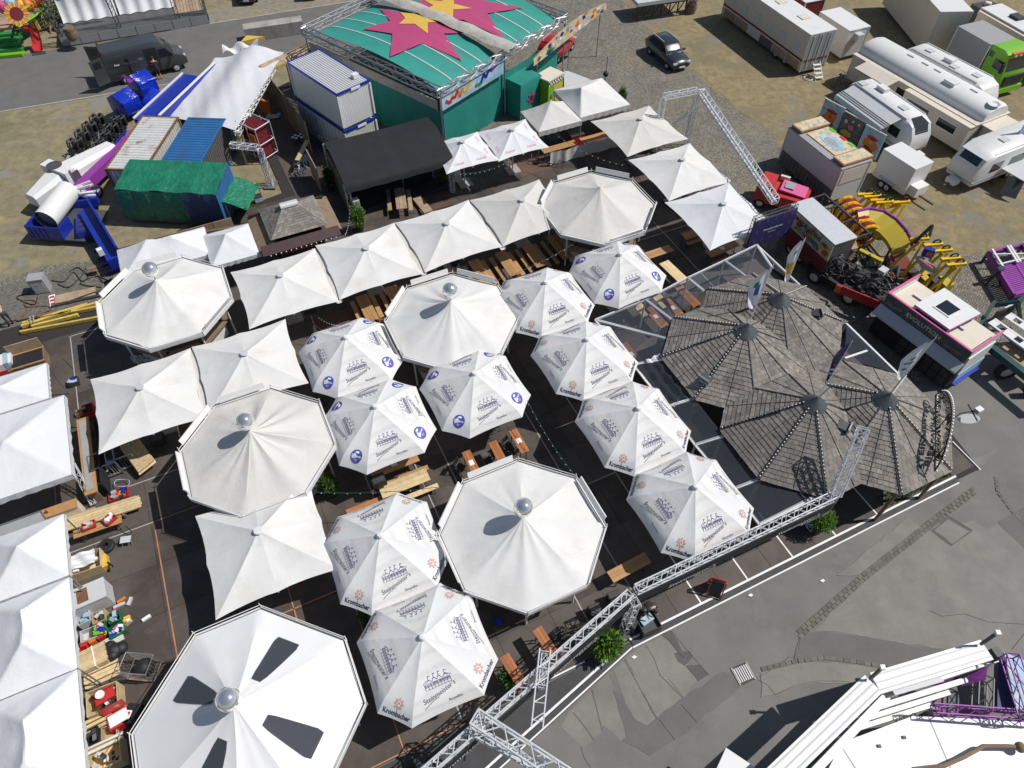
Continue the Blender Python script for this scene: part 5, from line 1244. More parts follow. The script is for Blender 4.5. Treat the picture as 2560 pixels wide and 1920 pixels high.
for i in range(12):
    for j in range(2):
        if (i + j) % 2: B2(i * LL / 12, (i + 1) * LL / 12, y0 - .03, y0 - .015, 2.05 + j * .13, 2.18 + j * .13).build("chequer", "black", lk)
        else: B2(i * LL / 12, (i + 1) * LL / 12, y0 - .03, y0 - .015, 2.05 + j * .13, 2.18 + j * .13).build("chequer", "print_white", lk)
for m_, x, z, r_ in (("magenta", LL * .75, .95, .25), ("black", LL * .6, 1.3, .2), ("purple", LL * .2, 1.2, .16)):
    PY([(x + r_ * (1 if i % 2 else .5) * math.cos(i * .6), y0 - .035, z + 1.4 * r_ * (1 if i % 2 else .5) * math.sin(i * .6)) for i in range(10)]).build("painted_shape", m_, lk)
tag(SB([W(2, 0, 450, 600, .6), W(2, 0, 690, 690, .6), W(2, 0, 640, 730, .6), W(2, 0, 450, 790, .6)], .12).build("grey_platform", "grey_light"), "flat pale grey platform beside the lime kiosk", "platform")

# == WHITE TARPAULIN TENT BEHIND THE CONTAINERS
wt = root("tarp_tent", "large crumpled white tarpaulin stretched over a truss beside the blue container", "tent", (-19, 50, 0), 0)
cA, cG, cE, cC = W(0, 0, 1470, 1010, 1.2), W(0, 0, 2035, 1130, 2.6), W(1, 0, 235, 450, 2.9), W(0, 0, 1850, 500, 1.6)
rr = random.Random(4); ox = Vector((-19, 50, 0))
def tp(f, g):
    p = cA.lerp(cG, f).lerp(cC.lerp(cE, f), g); rid = math.exp(-((f - .62) / .22) ** 2)
    z = p.z + .55 * rid * (.6 + .7 * g) + .035 * math.sin(f * 15 + g * 5) * math.sin(g * 4 + 1) + .012 * math.sin(g * 27 + f * 31)
    edge = .10 * math.sin(g * 5) * (1 - f) + .10 * math.sin(f * 4) * g
    return Vector((p.x - edge, p.y + edge * .5, z)) - ox
m = MB(); m.grid(tp, 34, 46); m.build("cover", "cloth_bright", wt, smooth=True)
m = MB(); m.grid(lambda f, g: tp(0, f) + Vector((-.35 * g, .1 * g * math.sin(f * 30), -1.1 * g)), 40, 4); m.build("skirt", "cloth_bright", wt, smooth=True)
truss(wt, cG - ox - Vector((0, 0, .25)), cE - ox - Vector((.3, .5, .25)), .3, .03, mat_="alu"); 
for p in (cG, cE, cA + Vector((.4, .4, 0)), cC + Vector((.4, -.4, 0))): TU((p.x - ox.x, p.y - ox.y, 0), p - ox - Vector((0, 0, .2)), .06, 6).build("post", "steel", wt)
m = MB(); q0 = W(0, 0, 1970, 500, 1.5) - ox
m.grid(lambda f, g: q0 + Vector((2.6 * f - .3, 1.0 * g + .8 * f, .3 + .25 * math.sin(f * 12 + g * 4) + .3 * math.sin(math.pi * g))), 14, 8); m.build("bunched_cloth", "cloth_bright", wt, smooth=True)
tag(SB([W(0, 0, 2080, 360, 1), W(0, 0, 2130, 305, 1), W(1, 0, 70, 315, 1), W(1, 0, 0, 330, 1)], .3).build("yellow_block", "sun_yellow"), "yellow flat block beside the concrete wall", "block")
cw = root("concrete_wall", "grey concrete retaining wall behind the white tarpaulin", "wall", W(1, 0, -80, 345, 0), 0)
a, b = W(1, 0, -80, 350, 0), W(1, 0, 420, 275, 0); n_ = 5
for k in range(n_): m = MB(); m.wall((b - a) * (k / n_), (b - a) * ((k + .985) / n_), 0, 1.1, 1.1); m.build("block", "concrete", cw)

# scaffold rack with red-brown panels
sr = root("scaffold_rack", "steel scaffold rack loaded with stacked red-brown panels", "rack", W(1, 0, 60, 1330, .1), R(-35))
for x in (-.9, 0, .9):
    for y in (-.65, .65): TU((x, y, 0), (x, y, 2.6), .035, 6).build("upright", "alu", sr)
for z in (.25, 1.3, 2.5):
    for y in (-.65, .65): TU((-.9, y, z), (.9, y, z), .03, 5).build("rail", "alu", sr)
    for x in (-.9, .9): TU((x, -.65, z), (x, .65, z), .03, 5).build("rail", "alu", sr)
for k in range(9): BX(-.7 + k * .17, 0, 1.3, .06, 1.15, 2.2).build("panel", "dark_red", sr)
BX(.5, -.72, 1.7, .5, .04, .7).build("plate", "orange", sr)
tr2 = root("upright_truss", "silver truss column with a sideways arm beside the scaffold rack", "truss", W(1, 0, 130, 1600, .1), 0)
truss(tr2, (0, 0, .05), (0, 0, 2.7), .3, .028); truss(tr2, (-.1, 0, 2.85), (-1.9, .3, 2.85), .3, .028)
BX(0, 0, .03, .8, .8, .05).build("base_plate", "steel", tr2); BX(-.9, .1, .05, 1.4, .08, .08).build("warning_bar", "sun_yellow", tr2)

# == BLUE AND MAGENTA RIDE LEFT OF THE CONTAINERS
def drape(label, name, pts, h, m_, seed, ridge=.25):
    """tarpaulin wrapped over a bulky machine: footprint pts, height h"""
    c = sum(pts, Vector()) / len(pts); t = root(name, label, "tarpaulin", (c.x, c.y, 0), 0); rr = random.Random(seed); n = len(pts); ring0 = []
    for i in range(n):
        for k in range(4): ring0.append(pts[i].lerp(pts[(i + 1) % n], k / 4) - c)
    rings = []
    for z, k in ((.25, 1.04), (h * .45, 1.05), (h * .74, 1.0), (h * .92, .84), (h * 1.0, .62), (h * 1.02, .25)):
        rings.append([Vector((p.x * k * rr.uniform(.96, 1.04), p.y * k * rr.uniform(.95, 1.05), z * rr.uniform(.97, 1.03))) for p in ring0])
    MB().loft(rings).build("cover", m_, t, smooth=60); return t, c
def drum(label, a, b, r, seed):
    t = root("wrapped_machine", label, "tarpaulin", (a.x, a.y, 0), 0); d = b - a; d.z = 0; L = d.length; d.normalize(); n = Vector((-d.y, d.x, 0)); rr = random.Random(seed); rings = []
    for f, k in ((-.03, .8), (.03, 1), (.25, .97), (.5, 1.02), (.75, .96), (.97, 1), (1.03, .8)):
        rings.append([d * (L * f) + n * (r * k * math.cos(g) * rr.uniform(.96, 1.04)) + Vector((0, 0, 1.1 + r * k * .92 * math.sin(g) * rr.uniform(.96, 1.04))) for g in [R(30 + 60 * i + j * 20) for i in range(6) for j in (0, .15, 2.85)]])
    MB().loft(rings).build("cover", "blue_tarp", t, smooth=30); return t, d, n, L
drum("hexagonal ride part wrapped in shiny blue tarpaulin, the one by the black seats", W(0, 0, 1010, 930, 1.1), W(0, 0, 1150, 850, 1.1), 1.0, 1)
t_, d_, n_, l_ = drum("hexagonal ride part wrapped in shiny blue tarpaulin, the one by the van", W(0, 0, 1160, 760, 1.1), W(0, 0, 1300, 690, 1.1), 1.0, 2)
for k in range(5): PH([n_ * .5 - d_ * (.15 + .06 * k) + Vector((0, 0, 1.9)), n_ * .1 * k - d_ * .2 + Vector((0, 0, 2.05)), n_ * -.5 - d_ * (.1 + .08 * k) + Vector((0, 0, 1.8))], .05, 5).build("strap", "purple", t_)
drape("small bundle under blue tarpaulin between the wrapped drums and the blue trailer", "wrapped_machine", [W(0, 0, x, y, .5) for x, y in ((1240, 930), (1330, 940), (1400, 820), (1330, 790))], 1.1, "blue_tarp", 3)
bt_a, bt_b = W(0, 0, 1190, 1020, 1.5), W(0, 0, 1600, 640, 1.5); bt_lo, bt_rz, bt_L = frame(bt_a, bt_b)
bt = root("ride_trailer", "long blue ride trailer with raised side board and a magenta front", "trailer", bt_lo, bt_rz)
B2(-.2, bt_L, -1.0, .2, .5, 1.5).build("bed", "blue", bt); B2(-.2, bt_L, .16, .24, 1.5, 1.62).build("edge", "white_metal", bt); B2(.2, bt_L + 1.6, -1.75, -1.65, .4, 1.8).build("side_board", "blue", bt)
B2(.2, bt_L + 1.6, -1.78, -1.63, 1.8, 1.88).build("edge", "white_metal", bt)
for x in (1.4, 4.0, bt_L): BX(x, -1.62, 1.6, .14, .2, .3).build("lamp", "steel", bt)
B2(-8.2, -.25, -.75, -.15, .6, 1.3).build("front_panel", "purple", bt); B2(-8.2, -.3, -.02, .05, 1.0, 1.09).build("rail", "white_metal", bt); B2(-8.2, -.3, -.14, -.06, .5, .7).build("rail", "pink", bt)
for x in (-7, -4.5, -1.5, 2, 5): wheel(bt, x, -1.0, .42, .28)
# white tapered arm with its end frame
ar_a, ar_b = W(0, 0, 540, 1500, 1.4), W(0, 0, 830, 1310, 1.4); lo, rz, L = frame(ar_a, ar_b)
ar = root("white_boom", "white tapered box arm with a steel end frame beside the magenta trailer", "ride part", lo, rz)
m = MB(); m.loft([[(x, y, z) for y, z in ((-hw, .6), (hw, .6), (hw, .6 + hh * .8), (hw * .6, .6 + hh), (-hw * .6, .6 + hh), (-hw, .6 + hh * .8))] for x, hw, hh in ((.3, .85, 1.2), (L + 1.2, .55, .8))]); m.build("arm", "white_paint", ar, smooth=25)
m = MB(); m.loft([[(x, y, z) for y, z in ((-hw, .6), (hw, .6), (hw, .6 + hh * .8), (hw * .6, .6 + hh), (-hw * .6, .6 + hh), (-hw, .6 + hh * .8))] for x, hw, hh in ((-2.6, .5, .8), (-.5, .85, 1.2))]); m.build("arm", "white_paint", ar, smooth=25)
B2(-.45, .28, -1.15, 1.15, .5, 2.0).build("end_frame", "white_metal", ar); MB().lathe([(.5, .0), (.5, .02), (.001, .02)], 18, (-.1, .25, 2.0)).build("hatch", "steel_dark", ar)
for y in (-1.2, 1.2): TU((-.1, y, .4), (-.1, y, 2.1), .05, 6).build("post", "steel", ar)
BX(.15, -1.2, 1.3, .5, .12, 1.1).build("end_plate", "steel_dark", ar)
# blue skip with white tube, blue stand
bs_lo, bs_rz, bs_L, bs_w = rf3((0, 1, 205, 295), (0, 1, 680, 330), (0, 1, 395, 30), 1.3)
bs = root("blue_trough", "blue open trailer trough holding a big white tube", "trailer", bs_lo, bs_rz)
y0, y1 = 0, abs(bs_w)
B2(0, .07, y0, y1, .4, 1.3).build("side", "blue", bs); B2(bs_L * .6, bs_L * .6 + .07, y0, y1 * .4, .4, 1.3).build("side", "blue", bs); B2(0, bs_L * .6, y0, y0 + .07, .4, 1.3).build("side", "blue", bs)
B2(0, bs_L, y0, y1, .35, .45).build("floor", "steel_dark", bs)
for k in range(4): B2(.2 + k * .3, .28 + k * .3, y0 - .04, y0, .45, 1.2).build("rib", "blue", bs)
tb0, tb1 = W(0, 1, 395, 245, 1.2), W(0, 1, 600, -20, 1.4)
d = (tb1 - tb0); t = root("white_tube", "big white open-ended tube lying in the blue trough", "tube", tb0, 0)
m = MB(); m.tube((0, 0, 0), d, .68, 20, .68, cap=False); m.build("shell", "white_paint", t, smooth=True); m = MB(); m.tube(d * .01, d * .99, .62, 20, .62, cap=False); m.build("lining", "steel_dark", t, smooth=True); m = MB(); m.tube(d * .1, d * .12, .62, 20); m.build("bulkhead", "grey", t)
hb = root("winch_hub", "white ribbed hub machinery between the tube and the blue stand", "machine", W(0, 1, 700, 150, 0), R(20))
for k in range(5): TU((-.5 + k * .28, 0, 1.3), (-.5 + k * .28 + .2, .05, 1.32), .5 - .05 * k, 14).build("disc", "white_paint", hb, smooth=40)
for k in range(6): a = k * 1.05; BR((.5, .3 * math.cos(a), 1.3 + .3 * math.sin(a)), (1.3, .45 * math.cos(a), 1.3 + .45 * math.sin(a)), .12).build("lug", "white_paint", hb)
B2(-.6, 1.3, -.5, .5, .3, .9).build("cradle", "blue", hb)
sd_lo, sd_rz, sd_L, sd_w = rf3((0, 1, 1000, 470), (0, 1, 820, 170), (0, 1, 1090, 350), 1.9)
sb = root("blue_stand", "tall blue steel support wall with a white lamp beside the pop-up tent", "support", sd_lo, sd_rz)
B2(0, sd_L + 1.8, -.06, .06, .1, 1.9).build("wall", "blue", sb); B2(0, sd_L + 1.8, .06, .8, .5, 1.2).build("body", "blue", sb)
B2(.2, .5, .7, 1.0, 1.5, 1.9).build("lamp", "white_metal", sb)
for k in range(4): BR((.4 + k * .8, .06, .2), (.4 + k * .8, 1.2, .15), .12).build("foot", "blue", sb)
bs2 = root("blue_stand", "low blue ramp frame with dark panels next to the winch hub", "support", W(0, 1, 800, 420, 0), R(112))
B2(-.2, 1.9, -.55, .55, .2, .9).build("frame", "blue", bs2)
for k in range(4): B2(-.1 + k * .48, .28 + k * .48, -.45, .45, .9, .93).build("panel", "violet_dark", bs2)
# black shoulder-harness ride seats
def ride_seat(label, loc, rz):
    t = root("harness_chair", label, "chair", loc, rz, "black ride seats set out beside the trailer")
    m = MB(); m.loft([[(x, y, z) for x, z in ((-.22 * k, .35), (.25 * k, .35), (.25 * k, .5), (-.2 * k, .55))] for y, k in ((-.24, .9), (-.18, 1), (.18, 1), (.24, .9))]); m.build("seat", "black", t, smooth=40)
    m = MB(); m.loft([[(-.2 - .12 * z, y, .5 + z) for y in (-w_, -w_ * .5, w_ * .5, w_)] + [(-.34 - .12 * z, y, .5 + z) for y in (w_, w_ * .5, -w_ * .5, -w_)] for z, w_ in ((0, .24), (.35, .27), (.6, .25), (.75, .14))]); m.build("backrest", "black", t, smooth=40)
    for s_ in (-1, 1): PH([(-.3, s_ * .16, 1.15), (-.02, s_ * .17, 1.12), (.08, s_ * .15, .75), (.05, s_ * .1, .55)], .055, 6).build("harness", "char", t, smooth=True)
    BR((-.1, 0, .05), (-.1, 0, .36), .14).build("bracket", "steel", t); BR((.3, 0, .3), (.62, 0, .06), .26, .04).build("footrest", "grey_light", t)
    return t
seat_px = [(610, 1275), (675, 1262), (680, 1200), (735, 1200), (740, 1130), (795, 1128), (805, 1068), (862, 1062), (982, 1078), (1045, 1070), (925, 1142), (982, 1136), (870, 1208), (922, 1204), (812, 1284), (870, 1270), (925, 1330)]
s0 = None
for i, (x, y) in enumerate(seat_px):
    loc = W(0, 0, x, y, .7); loc.z = 0.0; lb = "black ride seat with shoulder harness beside the blue and magenta trailer"
    rz = R(-125) + random.uniform(-.15, .15)
    if s0 is None: s0 = ride_seat(lb, loc, rz)
    else: clone(s0, lb, loc, rz)
sf = root("seat_frame", "low blue and steel frame the black ride seats are clamped to", "frame", W(0, 0, 860, 1200, 0), 0)
o_ = W(0, 0, 860, 1200, 0)
for a, b in (((620, 1300), (880, 1090)), ((760, 1320), (1060, 1090)), ((880, 1370), (1090, 1130))): BR(W(0, 0, *a, .2) - o_ , W(0, 0, *b, .2) - o_, .12, .12).build("beam", "blue", sf)
rr = random.Random(12)
for k in range(14): x, y = rr.uniform(640, 1060), rr.uniform(1090, 1370); p = W(0, 0, x, y, .1) - o_; BX(p.x, p.y, .08, .3, .1, .08, rr.uniform(0, 3)).build("clamp", rr.choice(["green", "orange", "grey_light", "steel"]), sf)
# == CARS AND VANS
def car(label, loc, rz, paint, L=4.5, Wc=1.84, Hc=1.66, name="parked_car"):
    t = root(name, label, "car", loc, rz)                  # x forward, origin on the ground below the middle
    st = [(-.50, .45, .80, .82, .70), (-.485, .28, .86, 1.02, .88), (-.40, .22, .90, 1.06, .97), (-.25, .2, .92, 1.07, 1.0), (0, .2, .92, 1.05, 1.0), (.16, .2, .90, 1.03, 1.0), (.30, .22, .86, .98, .98), (.42, .25, .80, .90, .94), (.485, .30, .70, .74, .84), (.50, .42, .60, .62, .70)]
    rings = []
    for x, zl, zb, zt, k in st:
        w = Wc / 2 * k; rings.append([(x * L, y, z) for y, z in ((-w * .86, zl), (w * .86, zl), (w * .99, zl + .18), (w, zb - .12), (w * .93, zb), (w * .80, zt), (0, zt + .03), (-w * .80, zt), (-w * .93, zb), (-w, zb - .12), (-w * .99, zl + .18))])
    MB().loft(rings).build("body", paint, t, smooth=50)
    cb = [(-.455, 1.0, 1.03, .80), (-.39, 1.0, 1.40, .78), (-.30, 1.0, Hc - .05, .73), (-.10, 1.0, Hc, .72), (.04, 1.0, Hc - .05, .71), (.12, 1.0, Hc - .25, .74), (.235, .95, 1.0, .80)]
    rings = []
    for x, z0, z1, k in cb:
        w = Wc / 2; rings.append([(x * L, y, z) for y, z in ((-w * .9, z0 - .1), (w * .9, z0 - .1), (w * (k + .10 * (Hc - z1)), z1 - .04), (w * k * .8, z1), (-w * k * .8, z1), (-w * (k + .10 * (Hc - z1)), z1 - .04))])
    MB().loft(rings).build("cabin", paint, t, smooth=35)
    w = Wc / 2
    def glass(name, pts): PY(pts).build(name, "glass_blue", t)
    glass("windscreen", [(.228 * L, -w * .78, 1.04), (.228 * L, w * .78, 1.04), (.055 * L, w * .63, Hc - .06), (.055 * L, -w * .63, Hc - .06)])
    glass("rear_window", [(-.462 * L, w * .70, 1.06), (-.462 * L, -w * .70, 1.06), (-.335 * L, -w * .60, Hc - .10), (-.335 * L, w * .60, Hc - .10)])
    for s in (-1, 1):
        for a, b, c, d in ((-.38, -.10, -.30, -.10), (-.085, .19, -.085, .06)):
            glass("side_window", [(a * L, s * w * .925, 1.03), (b * L, s * w * .925, 1.03), (d * L, s * w * .775, Hc - .14), (c * L, s * w * .775, Hc - .14)][::s])
        BX(.17 * L, s * (w + .08), 1.05, .12, .2, .14).build("mirror", paint, t); BX(.475 * L, s * w * .68, .72, .18, .34, .13).build("headlight", "grey_light", t); BX(-.485 * L, s * w * .72, .88, .1, .28, .2).build("tail_light", "red", t)
        BR((-.33 * L, s * w * .66, Hc + .0), (.03 * L, s * w * .66, Hc - .0), .04).build("roof_rail", "alu", t)
        for x in (-.29, .30): wheel(t, x * L, s * (w - .12), .34, .22)
    BX(.497 * L, 0, .62, .05, 1.1, .16).build("grille", "black", t); BX(.505 * L, 0, .45, .03, .5, .11).build("number_plate", "print_white", t)
    return t
car("dark blue-grey SUV parked on the cobbles at the edge of the dry lawn", (12.7, 57.2, 0), R(-66), "car_dark")
car("dark car parked nose-out beside the road behind the white backdrop stage", W(0, 0, 2130, 10, 0) + Vector((0, 1.2, 0)), R(-82), "car_dark", 4.5)
car("white car parked nose-out beside the road", W(1, 0, 420, 0, 0) + Vector((.1, 1.9, 0)), R(-80), "white_paint", 4.5)
car("red car half hidden behind the painted fascia and teal frame", W(2, 0, 380, 470, 0), R(60), "car_red", 4.2)

vn = root("delivery_van", "dark grey high-roof delivery van with open rear and side doors", "van", (0, 0, 0), 0)
fw = Vector((-26.86, 55.23, 0)); vh = R(30); vd = Vector((math.cos(vh), math.sin(vh), 0)); vl = Vector((-math.sin(vh), math.cos(vh), 0))
vn.location = fw - vd * 5.0 + vl * 1.0; vn.rotation_euler[2] = vh      # x = 0 at the rear bumper + .4
VL, VW, VH = 6.0, 2.0, 2.65
st = [(.0, .5, VH - .15, .95), (.08, .42, VH - .02, 1.0), (3.6, .42, VH, 1.0), (4.35, .42, VH - .12, .99), (4.75, .42, 2.05, .98), (5.2, .42, 1.42, .97), (5.75, .45, 1.22, .93), (5.98, .5, .95, .84)]
rings = []
for x, zl, zt, k in st:
    w = VW / 2 * k; zs = min(1.35, zt - .06); top = max(.74, 1 - .13 * max(0, (zt - 1.2)))
    rings.append([(x, y, z) for y, z in ((-w * .95, zl), (w * .95, zl), (w, zl + .25), (w, zs), (w * (1 - (1 - top) * .6), max(zs + .01, zt - .25)), (w * top, zt - .03), (0, zt + .02), (-w * top, zt - .03), (-w * (1 - (1 - top) * .6), max(zs + .01, zt - .25)), (-w, zs), (-w, zl + .25))])
MB().loft(rings).build("body", "van_dark", vn, smooth=35)
PY([(5.17, -.78, 1.5), (5.17, .78, 1.5), (4.72, .72, 2.1), (4.72, -.72, 2.1)]).build("windscreen", "glass", vn)
PY([(4.05, -1.012, 1.42), (5.0, -1.0, 1.42), (4.62, -.95, 2.0), (4.05, -.95, 2.0)]).build("side_window", "glass", vn)
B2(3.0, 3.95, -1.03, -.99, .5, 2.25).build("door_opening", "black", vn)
sdoor = B2(1.75, 3.0, -1.08, -1.04, .5, 2.2).build("sliding_door", "van_dark", vn)
for z in (.95, 1.5, 2.05): B2(.15, 2.95, -1.095 if 0 else -1.015, -1.0, z, z + .02).build("body_crease", "black", vn)
for s, a in ((1, R(100)), (-1, R(-95))):
    m = MB(); m.box(-.5, 0, 0, 1.0, .05, 1.9); d = m.build("rear_door", "van_dark", vn, loc=(0.0, s * .96, 1.45)); d.rotation_euler[2] = -s * R(35) if s > 0 else R(20)
    BX(-.5, 0, .5, .6, .07, .5).build("door_window", "glass", d)
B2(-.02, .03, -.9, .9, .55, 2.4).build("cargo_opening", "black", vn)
for x in (1.1, 5.0):
    for s in (-1, 1): wheel(vn, x, s * .88, .36, .24)
for s in (-1, 1): BX(5.82, s * .68, 1.02, .28, .34, .16).build("headlight", "grey_light", vn); BX(4.95, s * 1.18, 1.5, .1, .22, .34).build("mirror", "black", vn)
w = MB(); fpl = plane_fn((1.9, -1.10, 1.52), (1, 0, 0), (0, 0, 1)); lettering(w, "Hartkorn", 1.0, fpl, shear=.25); w.build("lettering", "print_grey", vn)
w = MB(); lettering(w, "Petit", .4, lambda x, y: plane_fn((.85, -1.04, 1.55), (1, 0, 0), (0, 0, 1))(x, y), shear=.2, bold=.03); w.build("lettering", "print_white", vn)
for x in (2.65,): PY([(x + .22 * math.cos(R(a)), -1.095, 1.7 + .13 * math.sin(R(a))) for a in range(0, 360, 60)]).build("emblem", "print_grey", vn)
for y in (-.85, .85): TU((.15, y, VH - .1), (.15, y, VH + .12), .06, 8).build("beacon", "dark_red", vn)

# == PEOPLE
def person(label, loc, rz, top, legs, pose="stand", shoes="black", hat=None, shorts=False, group=None):
    t = root("person", label, "person", loc, rz, group)     # facing +x
    J = dict(pel=(0, 0, .95), spn=(0, 0, 1.12), chs=(.02, 0, 1.34), nck=(.02, 0, 1.50), hd=(.04, 0, 1.62), hd2=(.04, 0, 1.74),
             rh=(0, -.10, .90), rk=(.03, -.11, .50), ra=(-.01, -.11, .08), rt=(.16, -.12, .04), lh=(0, .10, .90), lk=(.03, .11, .50), la=(-.01, .11, .08), lt=(.16, .12, .04),
             rs=(.0, -.19, 1.42), re=(-.02, -.27, 1.14), rw=(.12, -.25, .92), rf=(.17, -.24, .84), ls=(.0, .19, 1.42), le=(-.02, .27, 1.14), lw=(.12, .25, .92), lf=(.17, .24, .84))
    if pose == "reach":
        J.update(re=(.18, -.26, 1.22), rw=(.40, -.18, 1.25), rf=(.48, -.15, 1.26), le=(.14, .26, 1.16), lw=(.36, .2, 1.12), lf=(.44, .17, 1.1), hd=(.09, 0, 1.61), hd2=(.10, 0, 1.72))
    if pose == "walk":
        J.update(rk=(.20, -.11, .53), ra=(.14, -.11, .12), rt=(.30, -.11, .06), lk=(-.08, .11, .50), la=(-.32, .11, .12), lt=(-.2, .11, .04), re=(-.2, -.25, 1.16), rw=(-.12, -.24, .95), rf=(-.08, -.23, .87), le=(.16, .25, 1.18), lw=(.33, .2, 1.02), lf=(.4, .19, .98))
    if pose == "bend":
        J.update(spn=(.10, 0, 1.06), chs=(.28, 0, 1.20), nck=(.40, 0, 1.28), hd=(.50, 0, 1.32), hd2=(.60, 0, 1.35), rs=(.32, -.19, 1.22), re=(.38, -.24, .96), rw=(.50, -.2, .74), rf=(.54, -.18, .66), ls=(.32, .19, 1.22), le=(.40, .24, .98), lw=(.52, .2, .78), lf=(.56, .18, .7), rk=(.08, -.12, .5), lk=(-.06, .12, .5))
    ED = [("pel", "spn"), ("spn", "chs"), ("chs", "nck"), ("nck", "hd"), ("hd", "hd2"), ("pel", "rh"), ("rh", "rk"), ("rk", "ra"), ("ra", "rt"), ("pel", "lh"), ("lh", "lk"), ("lk", "la"), ("la", "lt"), ("chs", "rs"), ("rs", "re"), ("re", "rw"), ("rw", "rf"), ("chs", "ls"), ("ls", "le"), ("le", "lw"), ("lw", "lf")]
    RAD = dict(pel=.145, spn=.135, chs=.16, nck=.055, hd=.095, hd2=.085, rh=.10, rk=.065, ra=.045, rt=.04, lh=.10, lk=.065, la=.045, lt=.04, rs=.075, re=.05, rw=.034, rf=.03, ls=.075, le=.05, lw=.034, lf=.03)
    nm = list(J); me = bpy.data.meshes.new("body"); me.from_pydata([J[k] for k in nm], [(nm.index(a), nm.index(b)) for a, b in ED], [])
    o = bpy.data.objects.new("body", me); COL.objects.link(o)
    sk = o.modifiers.new("skin", 'SKIN'); 
    for i, k in enumerate(nm):
        v = me.skin_vertices[0].data[i] if me.skin_vertices else None
        if v: v.radius = (RAD[k], RAD[k])
    if me.skin_vertices: me.skin_vertices[0].data[0].use_root = True
    o.modifiers.new("sub", 'SUBSURF').levels = 1
    bpy.context.view_layer.update(); ev = o.evaluated_get(bpy.context.evaluated_depsgraph_get()); m2 = bpy.data.meshes.new_from_object(ev)
    bpy.data.objects.remove(o)
    for m_ in ("skin", top, legs, shoes): m2.materials.append(M[m_])
    neck = Vector(J["nck"]); 
    for p in m2.polygons:
        c = p.center; p.use_smooth = True
        near = min(nm, key=lambda k: (Vector(J[k]) - c).length)
        if near in ("rt", "lt"): p.material_index = 3
        elif near in ("ra", "la"): p.material_index = 0 if shorts else (3 if c.z < .1 else 2)
        elif near in ("rk", "lk"): p.material_index = 0 if shorts and c.z < .45 else 2
        elif near in ("pel", "rh", "lh"): p.material_index = 2
        elif near in ("spn", "chs", "rs", "ls"): p.material_index = 1
        elif near in ("re", "le"): p.material_index = 1 if c.z > Vector(J[near]).z + .06 else 0
        else: p.material_index = 0
    put("body", m2, None, t)
    hd = Vector(J["hd"]).lerp(Vector(J["hd2"]), .6)
    MB().lathe([(.001, .10), (.07, .085), (.10, .03), (.102, -.03), (.095, -.06)], 12, (hd.x - .012, hd.y, hd.z + .03)).build("hat" if hat else "hair", hat or "hair", t, smooth=True)
    return t
person("person in dark T-shirt and shorts standing at the van's open side door", fw - vd * 1.55 - vl * .45 + Vector((0, 0, .004)), vh + R(80), "char", "char", "reach", shorts=True)
person("person in beige T-shirt and dark trousers walking on the cobbles by the yellow beams", W(0, 1, 105, 1150, .02), R(150), "khaki", "char", "bend", hat="sun_yellow")
person("person in jeans and a pale shirt under the square parasol by the benches", W(1, 1, 1555, 775, .1), R(110), "grey_light", "jeans", "stand")
person("person in dark clothes bending over the case beside the front truss leg", W(2, 3, 1130, 310, .1), R(-60), "char", "grey", "bend")

# == WHITE-BACKDROP STAGE BEYOND THE ROAD
oa, obb = W(0, 0, 550, 412, 0), W(0, 0, 1815, 208, 0); lo, rz, L = frame(oa, obb)
os_ = root("open_air_stage", "black truss stage with a white cloth backdrop beyond the road", "stage", lo, rz)
B2(0, L, 0, 6.0, .02, .8).build("platform", "steel_dark", os_)
for k in range(8): B2(k * L / 8 + .03, (k + 1) * L / 8 - .03, -.03, 0, .1, .78).build("skirt_panel", "grey", os_)
for k in range(9): B2(L - 2.6 + k * .27, L - 2.36 + k * .27, 1.0, 5.4, .82, .86).build("floor_board", "ply", os_)
for x in (.15, L * .40, L * .80, L - .1):
    truss(os_, (x, .2, .3), (x, .2, 4.6), .3, .03, mat_="steel_dark"); truss(os_, (x, 5.8, .3), (x, 5.8, 4.6), .3, .03, mat_="steel_dark")
truss(os_, (0, .2, 4.75), (L, .2, 4.75), .3, .03, mat_="steel_dark"); truss(os_, (0, 3.2, 4.1), (L * .8, 3.2, 4.1), .3, .03, mat_="steel_dark")
for a, b in ((.35, L * .395), (L * .41, L * .79)):
    m = MB(); m.grid(lambda f, g: (a + (b - a) * f, 3.4 + .12 * math.sin(f * 26) * (1 - g * .5) - .9 * (1 - g) ** 3, .85 + 3.2 * g - .25 * math.sin(math.pi * f) * g), 30, 10); m.build("backdrop", "cloth_bright", os_, smooth=True)
B2(L * .22, L * .5, 1.2, 1.35, 4.0, 5.4).build("video_wall", "black", os_)
m = MB(); m.lathe([(.001, 0), (.42, 0), (.5, .5), (.42, 1.0), (.001, 1.0)], 16); kg = root("wooden_barrel", "wooden barrel standing on the edge of the open-air stage", "barrel", W(0, 0, 640, 340, .8), 0); m.build("barrel", "ply_dark", kg, smooth=40)
for z in (.2, .8): MB().lathe([(.465, z - .03), (.475, z), (.465, z + .03)], 16).build("hoop", "steel_dark", kg)
# dark hedge between
hd_ = root("dark_hedge", "dark trimmed shrubs between the funfair ride and the open-air stage", "hedge", W(0, 0, 440, 290, 0), 0); rr = random.Random(31)
m = MB(); 
for k in range(5): leaves(m, (-.6 + .4 * k, 1.0 + 1.0 * k, 1.2), 1.1, 260, .13, rr, 1.1)
m.build("foliage", "foliage", hd_); TU((0, 0, 0), (0, 1, 1.2), .08, 5).build("stem", "ply_dark", hd_)

